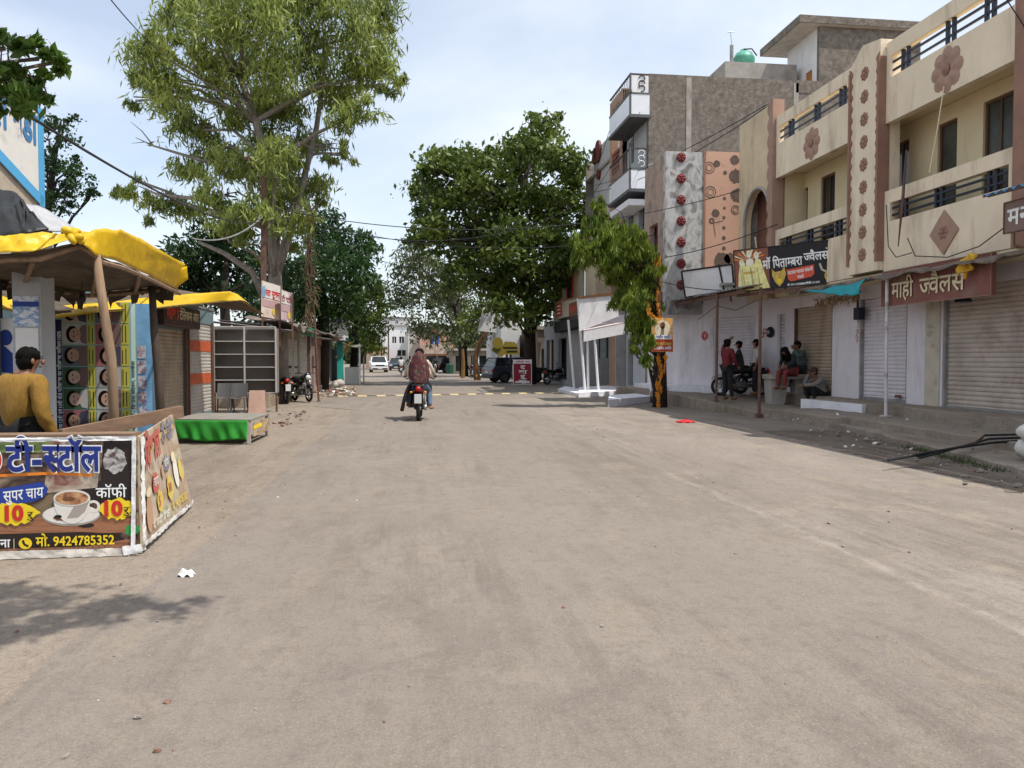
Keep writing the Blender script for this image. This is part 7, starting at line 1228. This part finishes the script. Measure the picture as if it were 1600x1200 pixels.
T_ = [tb] + [gy(*q_) for q_ in ((438, 520, EY), (430, 440, EY), (428, 360, EY), (418, 260, EY), (400, 190, EY), (375, 120, EY + .3), (340, 50, EY + .3), (320, -40, EY))]
dead = [([gy(330, 255, EY), gy(280, 240, EY), gy(240, 228, EY), gy(212, 215, EY)], [.06, .05, .03, .01]), ([gy(240, 228, EY), gy(222, 205, EY), (gy(204, 190, EY))], [.025, .018, .006]), ([gy(250, 231, EY), gy(246, 212, EY)], [.015, .005]), ([gy(225, 222, EY), gy(205, 224, EY)], [.015, .005]), ([gy(430, 440, EY), gy(455, 360, EY), gy(495, 200, EY + 1), gy(510, 90, EY + 1), gy(500, -20, EY + 1)], [.16, .13, .10, .08, .05]), ([gy(415, 470, EY), gy(395, 425, EY), gy(350, 395, EY), gy(310, 378, EY)], [.14, .12, .09, .05])]
ecl = [(u_, v_, r_ * .86) for u_, v_, r_ in ecl] + [(280, 60, 14), (208, 160, 12), (625, 125, 10), (180, 300, 8), (318, 205, 16), (545, 245, 12), (500, 320, 12), (262, 30, 16), (610, 45, 14), (232, 60, 12), (412, 210, 32), (430, 160, 30), (395, 275, 30), (440, 250, 28), (420, 385, 20), (385, 365, 22), (450, 320, 26), (375, 190, 26), (320, 90, 30), (540, 190, 22)]
tree('tall airy eucalyptus with yellowish drooping foliage rising behind the kiosks', T_, [.27, .24, .22, .18, .15, .13, .11, .08, .04], px_clumps(ecl, EY, 2.2, 3, .9), BARKP, LE, 62, 31, .28, .048, 1.0, 11, .31, .7, dead=dead)
# far dark tree at the left
fcl = [(100, 190, 16), (95, 215, 18), (85, 250, 22), (110, 275, 20), (130, 285, 18), (90, 300, 24), (75, 200, 20), (60, 260, 26), (120, 255, 12), (145, 300, 10), (60, 320, 20), (105, 322, 16)]
Yf = 34.0; tb = gy(70, 480, Yf); tb.z = 0
tree('dark small leaved tree beyond the white gable parapet', [tb, gy(72, 400, Yf), gy(75, 320, Yf), gy(85, 250, Yf), gy(95, 190, Yf)], [.25, .2, .16, .1, .04], px_clumps(fcl, Yf, 1.0, 4), BARKD, LD, 34, 30, .14, .09, .3, 12, .28)
# dark leafy trees behind the kiosks
for k, (Yt, cl_, tu, lab, m__) in enumerate(((33.0, [(300, 400, 42), (345, 380, 48), (330, 440, 48), (388, 420, 45), (400, 470, 40), (290, 440, 30), (440, 430, 40), (365, 345, 30)], 350, 'dense dark tree shading the kiosks left of the eucalyptus', LD), (38.0, [(500, 345, 32), (520, 380, 42), (562, 390, 30), (500, 420, 42), (548, 430, 38), (530, 470, 40), (470, 440, 40), (585, 385, 14), (480, 480, 40), (440, 480, 40)], 505, 'dark feathery tree directly right of the eucalyptus trunk', leafmat('feathery_green_leaf', (.014, .042, .012), (.055, .12, .025), .6)), (50.0, [(570, 470, 32), (590, 500, 22), (560, 505, 30), (585, 450, 24), (540, 500, 32), (600, 475, 12), (575, 530, 20)], 552, 'smaller green tree over the patterned awning stall', LB))):
    tb = gy(tu, 600, Yt); tb.z = 0
    tree(lab, [tb, gy(tu + 3, 520, Yt), gy(tu, 460, Yt), gy(tu + 4, 410, Yt)], [.28, .22, .17, .08], px_clumps(cl_, Yt, 2.0, 5 + k), BARKD, m__, 44, 22, .26, .09, .5, 20 + k, .34)
# big trees on the right of the road
bcl = [(850, 200, 22), (842, 232, 36), (880, 250, 30), (800, 258, 38), (744, 268, 38), (692, 262, 34), (662, 292, 28), (700, 318, 40), (760, 322, 46), (830, 312, 46), (882, 320, 34), (898, 288, 16), (680, 362, 34), (740, 376, 46), (800, 380, 46), (862, 380, 40), (890, 405, 22), (712, 420, 36), (770, 432, 36), (822, 440, 38), (866, 432, 28), (790, 480, 26), (838, 480, 28), (868, 470, 20), (820, 225, 24), (720, 245, 24), (655, 332, 14), (642, 300, 10), (908, 345, 12), (872, 186, 9), (832, 186, 10), (772, 238, 14), (702, 240, 12), (911, 262, 8), (650, 372, 12), (665, 262, 12)]
bcl = [(u_, v_, r_ * (.92 if u_ < 770 else 1.0)) for u_, v_, r_ in bcl]
Yb = 45.5; tb = gy(829, 600, Yb); tb.z = 0
tree('largest dense green tree on the right, its dark trunk behind the parked car', [tb, gy(828, 530, Yb), gy(826, 470, Yb), gy(815, 400, Yb), gy(805, 330, Yb), gy(830, 250, Yb)], [.38, .36, .33, .26, .2, .1], px_clumps(bcl, Yb, 3.2, 8), BARKD, LB, 44, 16, .32, .16, .35, 30, .42)
scl = [(640, 420, 30), (628, 462, 26), (668, 470, 34), (716, 476, 36), (700, 516, 28), (738, 520, 24), (652, 508, 24), (660, 400, 28), (690, 440, 34), (640, 385, 18), (720, 440, 28), (760, 500, 24)]
Yc = 66.0; tb = gy(725, 585, Yc); tb.z = 0
tree('greyish sparse tree beyond the largest one, arching over the road', [tb, gy(722, 520, Yc), gy(712, 480, Yc), gy(690, 450, Yc), gy(660, 420, Yc)], [.4, .34, .28, .2, .1], px_clumps(scl, Yc, 3, 9), BARKD, LG, 40, 8.5, .36, .13, .5, 31, .5)
Yl = 54.0; tb = gz(746, 594); tb = gy(746, 594, Yl); tb.z = 0
tw = [tb, gy(742, 560, Yl), gy(750, 535, Yl), gy(764, 515, Yl), gy(768, 480, Yl)]
tree('leaning tree trunk wound with orange garlands behind the dark car', tw, [.26, .22, .2, .18, .1], px_clumps([(772, 470, 26), (750, 480, 24), (730, 500, 18)], Yl, 1, 3), BARK, LB, 40, 10, .3, .12, .4, 33, .4)
ORF = M('orange_cloth', (.60, .22, .02), .75, .15, 5, .1, trans=.2)
def garland(name, lab, pts, n, s_, seed, col=ORF):
    r = random.Random(seed); m = MB(); m.use(col); m.tube(pts, .012, 5)
    for k in range(n):
        t_ = (k + r.random() * .5) / n; p = curve([Vector(q_) for q_ in pts], min(.999, t_)); a = r.uniform(0, 6.28); d_ = Vector((math.cos(a), math.sin(a) * .5, 0)); m.add([p - d_ * s_ * .5, p + d_ * s_ * .5, p + Vector((r.uniform(-.3, .3) * s_, r.uniform(-.3, .3) * s_, -s_ * r.uniform(.7, 1.3)))], [(0, 1, 2)])
    return tag(m.build(name, None), lab, 'garland')
garland('orange_garland', 'orange garland wound on the leaning trunk behind the dark car', [p + Vector((-.1 + .15 * math.sin(k * 2), -.27, 0)) for k, p in enumerate(tw[:4])], 12, .2, 3)
p = gy(723, 560, 60); m_ = MB(); m_.use(M('yellow_painted_trunk', (.20, .11, .035), .8, .4, 2)); m_.tube([(p.x, 60, 0), (p.x + .05, 60, 1.2), (p.x, 60, 2.3)], [.17, .13, .10], 8); tag(m_.build('painted_post', None), 'yellow and orange wrapped post left of the leaning garlanded trunk', 'post')
# drooping tree with flags and poster
dcl = [(936, 318, 13), (932, 352, 22), (908, 378, 20), (958, 368, 22), (990, 378, 24), (1008, 402, 22), (950, 402, 24), (905, 402, 15), (984, 430, 26), (1006, 452, 24), (972, 468, 18), (998, 500, 20), (1012, 530, 15), (990, 540, 12), (1008, 566, 12), (1020, 482, 16), (1024, 420, 12), (960, 430, 16), (928, 385, 18), (985, 355, 12), (1016, 505, 12), (985, 405, 20)]
Yd = 23.6; tb = gz(1031, 636)
Yd = tb.y; T_ = [Vector((tb.x, Yd, -.05)), gy(1031, 560, Yd), gy(1029, 500, Yd), gy(1024, 440, Yd), gy(1012, 400, Yd), gy(975, 365, Yd), gy(938, 325, Yd)]
DT = tree('slender drooping green tree with orange flags tied round its dark trunk', T_, [.24, .20, .10, .09, .07, .05, .02], px_clumps(dcl + [(1000, 430, 22), (992, 470, 20), (965, 400, 22), (1004, 520, 16), (945, 375, 20), (915, 395, 16)], Yd, .5, 12, 1.2), BARKD, LA, 60, 125, .20, .036, 1.8, 40, .17)
m_ = MB(); m_.use(RUST); a_ = gy(1030, 630, Yd - .25); a_.z = 0; m_.tube([a_, gy(1030, 395, Yd - .25)], .045, 8); tag(m_.build('iron_pole', None), 'rusty iron pole standing against the flag draped tree trunk', 'pole')
fy = Yd - .34
garland('orange_flag_string', 'orange pennants hanging down the trunk below the poster', [gy(1027, 552, fy), gy(1034, 580, fy), gy(1026, 600, fy), gy(1029, 634, fy)], 26, .17, 5); garland('orange_flag_string', 'second string of orange pennants crossing the lower trunk', [gy(1040, 552, fy), gy(1038, 575, fy), gy(1028, 595, fy), gy(1034, 612, fy)], 20, .17, 6)
garland('orange_flag_string', 'orange pennants wound up the iron pole above the poster', [gy(1028, 400, fy), gy(1032, 430, fy), gy(1026, 465, fy), gy(1031, 496, fy)], 20, .16, 7); garland('orange_flag_string', 'orange pennants sagging left from the top of the poster', [gy(1012, 470, fy), gy(1014, 485, fy), gy(1020, 494, fy), gy(1034, 497, fy)], 12, .2, 8)
m_ = MB(); m_.use(ORF); q4 = [gy(1013, 418, fy), gy(1024, 402, fy), gy(1034, 400, fy), gy(1033, 422, fy)]; m_.grid(lambda a, b: q4[0].lerp(q4[1], b).lerp(q4[3].lerp(q4[2], b), a) + Vector((0, .06 * math.sin(a * 8), .03 * math.sin(b * 7))), 8, 6); tag(solid(m_.build('orange_flag', None), .006), 'orange flag knotted at the top of the iron pole', 'flag')
q4 = [gy(1018, 550, fy - .03), gy(1052, 550, fy - .03), gy(1051, 497, fy - .03), gy(1018, 497, fy - .03)]; t = thing('hanging_poster', 'orange and red festival poster hung on the drooping tree trunk', 'poster', tuple(q4[0])); m_ = MB(); m_.use(rampmat('orange_festival_print', [(.45, .10, .03), (.65, .30, .06), (.70, .48, .20), (.60, .22, .04)], 4, .5)); m_.prism(q4, (0, .02, 0)); m_.build('sheet', None, t)
d = Deco(q4[0] + Vector((0, -.004, 0)), (1, 0, 0), (0, 0, 1), .003); w_ = q4[1].x - q4[0].x; h_ = q4[2].z - q4[0].z; d.rect(.02, .02, w_ - .02, h_ * .36, flat('poster_deep_red', (.40, .03, .02)), 1); d.oval(w_ * .5, h_ * .68, w_ * .36, h_ * .26, flat('poster_cream', (.72, .62, .45)), 1); d.oval(w_ * .5, h_ * .78, w_ * .12, h_ * .1, BRN, 2); d.rect(w_ * .43, h_ * .42, w_ * .57, h_ * .74, flat('poster_grey_brown', (.25, .17, .13)), 2); d.rect(w_ * .15, h_ * .38, w_ * .9, h_ * .5, WHT, 3); d.text(w_ * .18, h_ * .4, h_ * .12, 'शारदीय नवराित्र'.replace('त्र', 'त'), NAVY, 4, .02, w_ * .68)
for k, s_ in enumerate(('दुगा^ महोत्सव'.replace('त्स', '{त}स'), 'सावजिनक समीित')): d.text(w_ * .1, h_ * (.2 - .13 * k), h_ * .12, s_, WHT if k else FYL, 3, .02, w_ * .8)
d.build('artwork', None, t)
# near branch and the tree standing left of the viewer that shades the foreground
nt_ = [Vector((-5.6, 4.4, 0)), Vector((-5.5, 4.4, 1.6)), Vector((-5.0, 4.5, 3.2)), Vector((-3.6, 4.2, 4.8)), Vector((-2.2, 3.8, 5.5))]
ncl = [(tuple(gy(u, v, Y_)), (r_, r_, r_ * .8)) for u, v, Y_, r_ in ((20, 110, 5.0, .20), (60, 92, 5.0, .14), (40, 138, 5.05, .17), (8, 75, 4.9, .15), (60, 145, 5.05, .12), (-50, 120, 4.9, .35), (82, 98, 5.0, .07))] + [((-.7, 3.6, 5.5), (.8, .55, .3)), ((.1, 3.3, 5.4), (.55, .4, .25)), ((.7, 3.4, 5.5), (.45, .3, .2)), ((-1.5, 3.5, 5.6), (.7, .6, .4)), ((-2.4, 3.8, 5.5), (.8, .6, .5)), ((-.2, 3.0, 5.6), (.7, .35, .2)), ((-1.4, 2.9, 5.6), (.8, .4, .3)), ((-3.2, 4.4, 5.4), (.9, .8, .6)), ((-1.3, 3.7, 5.9), (.9, .6, .3)), ((-.3, 3.5, 5.8), (.8, .5, .25)), ((-2.0, 3.3, 5.8), (.9, .6, .3)), ((-1.0, 3.1, 6.0), (.9, .4, .3))]
tree('leafy bright green branch of a near tree reaching in at the upper left edge', nt_, [.16, .14, .11, .08, .04], ncl, BARK, LN, 46, 170, .085, .040, .2, 50, .11, rmax=.008)
# ------------------------------------------------------------------ poles and cables
def upole(label, u, vb, vt, Y, arms=(), r_=.09, vine=False):
    b = gy(u, vb, Y); b.z = 0; tp = gy(u, vt, Y); t = thing('utility_pole', label, 'utility pole', tuple(b)); m = MB(); m.use(RUST); m.bar(b, tp, r_ * 1.7, r_ * 1.7); m.build('shaft', None, t)
    for z, L_ in arms:
        m = MB(); m.use(RUST); m.bar((b.x - L_, Y - .12, z), (b.x + L_, Y - .12, z), .07, .07); m.bar((b.x - L_ * .8, Y - .12, z), (b.x, Y - .1, z - .5), .04); a_ = m.build('cross_arm', None, t)
        m = MB(); m.use(TILEW)
        for s_ in (-1, 1): m.lathe((b.x + s_ * L_ * .9, Y - .12, z + .04), [(.03, 0), (.06, .04), (.04, .08), (.06, .12), (.02, .16)], 8)
        m.build('insulator', None, a_)
    return t
P1_ = upole('rusty brown steel utility pole with a short cross arm before the eucalyptus', 412, 600, 228, 25.5, ((gy(412, 250, 25.5).z, .5),)); P2_ = upole('second rusty utility pole wrapped in dry creepers beside the eucalyptus', 483, 600, 322, 31.5, ((gy(483, 345, 31.5).z, .4),))
c = gy(484, 430, 31.2); r = random.Random(9); m_ = MB(); m_.use(M('dry_creeper', (.22, .16, .09), .9, .4, 9))
for k in range(90): a = r.uniform(0, 6.28); z_ = c.z + r.uniform(-1.9, 2.2); m_.tube([(c.x + .16 * math.cos(a), c.y + .16 * math.sin(a), z_), (c.x + .2 * math.cos(a + .5), c.y + .2 * math.sin(a + .5), z_ - .3), (c.x + r.uniform(-.5, .5), c.y + r.uniform(-.3, .2), z_ - r.uniform(.4, 1.1))], [.02, .015, .006], 4, False)
tag(m_.build('dry_creeper', None), 'tangle of dry creeper hanging on the second utility pole', 'creeper')
upole('thin dark pole before the white house at the road end', 607, 590, 512, 120, (), .12); upole('dark pole left of the white house at the road end', 596, 590, 530, 105, (), .1)
CAB = M('black_cable', (.02, .02, .022), .7, .2)
def cable(label, a, b, sag, r_=.012, n=24, mat=CAB):
    a, b = Vector(a), Vector(b); m = MB(); m.use(mat); m.tube([a.lerp(b, i / n) - Vector((0, 0, sag * 4 * (i / n) * (1 - i / n))) for i in range(n + 1)], r_, 5); return tag(m.build('overhead_cable', None), label, 'cable', 'overhead cables')
cable('thick black cable sagging from the upper left edge towards the first utility pole', gy(20, 165, 6.0), gy(412, 345, 25.3), .35, .013); cable('thin cable crossing the sky at the top left towards the eucalyptus', gy(150, -30, 16), gy(250, 80, 24), .1, .014); cable('pale cable sagging below the eucalyptus to the first pole', gy(300, 372, 20), gy(418, 330, 25.3), .35, .02, mat=STEEL)
for k, (q0, q1, sg, lab) in enumerate((((412, 322, 25.3), (1160, 296, 23.8), 1.0, 'long thin cable spanning the road from the first pole to the arched wall'), ((483, 345, 31.4), (1130, 345, 24.8), 1.0, 'lower thin cable spanning the road to the peach panel'), ((930, 290, 36), (1199, 163, 21.6), .25, 'upper cable rising before the cement wall to the yellow building'), ((930, 300, 36), (1196, 168, 21.7), .4, 'second cable just below the upper one before the cement wall'), ((925, 305, 40), (1000, 175, 30.9), .2, 'cable from the tall building balcony down towards the trees'), ((1040, 402, 24.6), (1215, 350, 21.2), .1, 'thin cable crossing the grey and peach panels'), ((483, 360, 31.4), (830, 410, 45), 1.2, 'thin cable from the second pole into the largest tree'), ((483, 372, 31.4), (730, 470, 66), 1.0, 'low cable from the second pole to the greyish tree'), ((483, 350, 31.4), (607, 515, 120), 1.0, 'cable running along the left side to the pole at the road end'), ((930, 268, 38), (955, 195, 34.5), .1, 'short cable hanging at the brown framed building'), ((412, 335, 25.3), (900, 320, 40), 1.3, 'cable from the first pole towards the grey building beyond the trees'), ((412, 340, 25.3), (483, 350, 31.4), .25, 'short cable linking the two rusty poles'), ((483, 366, 31.4), (596, 535, 105), 1.2, 'lower cable following the left side towards the road end'), ((1013, 300, 30.9), (1031, 410, 23.4), .2, 'cable dropping from the tall building to the flag draped pole'), ((1034, 440, 23.3), (1250, 440, 18.9), .25, 'cable sagging under the blank white board'))): cable(lab, gy(*q0), gy(*q1), sg, .014)
c0_ = gx(1420, 300, 10.36); m_ = MB(); m_.use(RUST); m_.tube([c0_ + Vector((0, .1, .9)), c0_ + Vector((-.05, .12, -.1)), c0_ + Vector((-.02, .3, -1.1))], [.02, .035, .012], 6); tag(m_.build('wire_bracket', None), 'rusty bracket with wire ends on the first floor balcony rail', 'bracket')
XC = 10.33
for k, (pts, lab) in enumerate((([(1418, 372), (1430, 400), (1480, 402), (1530, 385), (1570, 355)], 'loose cable looping under the diamond relief'), ([(1385, 320), (1388, 385), (1400, 402), (1425, 395)], 'loose cable hanging at the left of the lower balcony'), ([(1475, 135), (1465, 200), (1452, 270)], 'pale wire hanging from the large flower relief'), ([(1570, -5), (1598, 38), (1610, 60)], 'thin wire at the upper right corner of the yellow building'), ([(1180, 470), (1150, 485), (1120, 478), (1090, 500), (1078, 560)], 'thin cable drooping along the pale lilac shop wall'))):
    m_ = MB(); m_.use(CAB if k != 2 else CRM); xx = XC if k < 4 else 9.6; ps = [gx(u, v, xx - (.0 if k < 4 else 0)) for u, v in pts]; m_.tube(ps, .011, 5); tag(m_.build('loose_cable', None), lab, 'cable')
# ------------------------------------------------------------------ the far end of the street
def far_house(name, lab, u0, u1, vt, Y, mat, wins, depth=12, vb=585, roofm=CONC2, extra=None):
    a, b = gy(u0, vt, Y), gy(u1, vt, Y); t = thing(name, lab, 'house', ((a.x + b.x) / 2, Y, 0)); H_ = a.z; W_ = b.x - a.x; hs = []
    for (x0, x1, y0, y1) in wins: p0, p1 = gy(x0, y1, Y), gy(x1, y0, Y); hs.append((p0.x - a.x, p1.x - a.x, p0.z, p1.z))
    m = MB(); m.use(mat); m.wall(Vector((a.x, Y, 0)), Vector((1, 0, 0)), Vz, Vector((0, -1, 0)), W_, H_, .25, hs); m.box(a.x, a.x + .25, Y + .26, Y + depth, 0, H_); m.box(b.x - .25, b.x, Y + .26, Y + depth, 0, H_); m.build('wall', None, t)
    m = MB(); m.use(roofm); m.box(a.x - .2, b.x + .2, Y - .15, Y + depth, H_ + .003, H_ + .25); m.build('roof', None, t)
    for h in hs: m = MB(); m.use(GL); m.box(a.x + h[0], a.x + h[1], Y + .15, Y + .2, h[2], h[3]); m.use(WHITE); m.box(a.x + (h[0] + h[1]) / 2 - .05, a.x + (h[0] + h[1]) / 2 + .05, Y + .08, Y + .145, h[2], h[3]); m.build('window', None, t)
    return t, a, b
WFH = M('bright_white_house', (.76, .76, .76), .8, .06, .4, stain=(.55, .54, .53), ss=.5, sa=.3, streak=True)
far_house('white_house', 'white two storey house closing the road at the far end', 601, 637, 510, 125, WFH, [(613, 619, 526, 536), (624, 631, 526, 536), (621, 634, 547, 556)]); far_house('pale_house', 'narrow pale cream house right of the white one at the road end', 638, 655, 516, 118, M('pale_cream_house', (.55, .52, .46), .85, .1, .4), [(641, 646, 530, 538)])
PKH = M('pink_house', (.50, .27, .20), .85, .15, .4, stain=(.55, .5, .42), ss=.7, sa=.4); t, a_, b_ = far_house('pink_house', 'pink and cream house with red and blue cloth on its upper balcony', 656, 708, 518, 110, PKH, [(672, 686, 522, 538), (666, 700, 556, 575)]); m_ = MB(); m_.use(rampmat('stone_parapet', [(.5, .42, .33), (.3, .2, .15), (.55, .5, .42)], 1.5)); p0, p1 = gy(660, 553, 109), gy(704, 538, 109); m_.box(p0.x, p1.x, 108.6, 109.7, p0.z, p1.z); m_.build('balcony_parapet', None, t); m_ = MB(); m_.use(flat('bright_red_cloth', (.5, .03, .03))); p0, p1 = gy(674, 522, 109.5), gy(679, 514, 109.5); m_.box(p0.x, p1.x, 109.4, 109.45, p0.z, p1.z); m_.use(flat('blue_cloth', (.06, .14, .4))); p0, p1 = gy(675, 538, 109.5), gy(686, 524, 109.5); m_.box(p0.x, p0.x + .35, 109.4, 109.45, p0.z, p1.z); m_.box(p1.x - .35, p1.x, 109.4, 109.45, p0.z, p1.z); m_.build('balcony_cloth', None, t)
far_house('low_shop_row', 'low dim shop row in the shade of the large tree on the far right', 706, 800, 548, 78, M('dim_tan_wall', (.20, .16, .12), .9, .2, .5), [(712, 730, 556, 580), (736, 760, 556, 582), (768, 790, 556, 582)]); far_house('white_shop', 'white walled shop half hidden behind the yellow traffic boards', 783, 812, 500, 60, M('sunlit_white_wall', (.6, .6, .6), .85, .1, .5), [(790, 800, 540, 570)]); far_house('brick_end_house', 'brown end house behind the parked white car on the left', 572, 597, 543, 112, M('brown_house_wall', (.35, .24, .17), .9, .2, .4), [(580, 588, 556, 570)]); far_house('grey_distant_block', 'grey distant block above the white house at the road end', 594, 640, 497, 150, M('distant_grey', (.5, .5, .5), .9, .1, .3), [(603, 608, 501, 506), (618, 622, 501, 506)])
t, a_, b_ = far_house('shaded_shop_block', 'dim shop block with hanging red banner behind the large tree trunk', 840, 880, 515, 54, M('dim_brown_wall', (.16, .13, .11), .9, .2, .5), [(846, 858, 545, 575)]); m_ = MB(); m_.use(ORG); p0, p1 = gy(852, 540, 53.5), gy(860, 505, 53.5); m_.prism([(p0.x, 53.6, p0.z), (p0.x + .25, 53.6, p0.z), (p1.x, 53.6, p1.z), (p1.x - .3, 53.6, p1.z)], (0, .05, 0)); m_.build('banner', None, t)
m_ = MB(); m_.use(M('orange_cover', (.55, .18, .04), .8, .2)); p = gz(588, 584); m_.grid(lambda a, b: (p.x - 1.6 + 1.8 * a, 104 + 3 * b, 2.6 + .35 * math.sin(a * 3.1)), 8, 4); tag(solid(m_.build('orange_awning', None), .03), 'orange cloth awning behind the white parked car at the far left', 'awning')
for u, v, Y_, w__, h__, lab in ((764, 500, 52, 1.3, 1.5, 'white cloth banner hanging among the branches above the yellow boards'), (806, 508, 53, 1.0, 1.2, 'second white banner right of the first among the branches')):
    c = gy(u, v, Y_); m_ = MB(); m_.use(WHITE); m_.prism([(c.x - w__ * .6, Y_, c.z - h__ / 2), (c.x + w__ * .4, Y_, c.z - h__ / 2 - .1), (c.x + w__ * .3, Y_, c.z + h__ / 2), (c.x - w__ * .3, Y_, c.z + h__ / 2 + .1)], (0, .04, 0)); tag(m_.build('white_banner', None), lab, 'banner')
m_ = MB(); m_.use(M('green_bin', (.012, .07, .045), .6)); p = gz(700, 583); m_.lathe((p.x, p.y - 4, 0), [(.35, 0), (.4, .9), (.36, 1.0), (.001, 1.05)], 12); tag(m_.build('green_bin', None), 'green waste bin beside the black car at the far right', 'bin')
# wooded skyline far behind
r = random.Random(77); g_ = []
for k in range(60): g_.append(((r.uniform(-120, 150), 230 + r.uniform(0, 30), r.uniform(2, 5)), (8, 6, r.uniform(4, 8))))
W0 = thing('distant_wood', 'x', 'x', (0, 230, 0)); o = leaves('distant_trees', W0, g_, 30, 2.2, 1.6, 1.0, .2, LG, 88, 1.6); o.parent = None; o.location = (0, 230, 0); bpy.data.objects.remove(W0); tag(o, 'far off line of trees behind the houses', None, None, 'stuff')
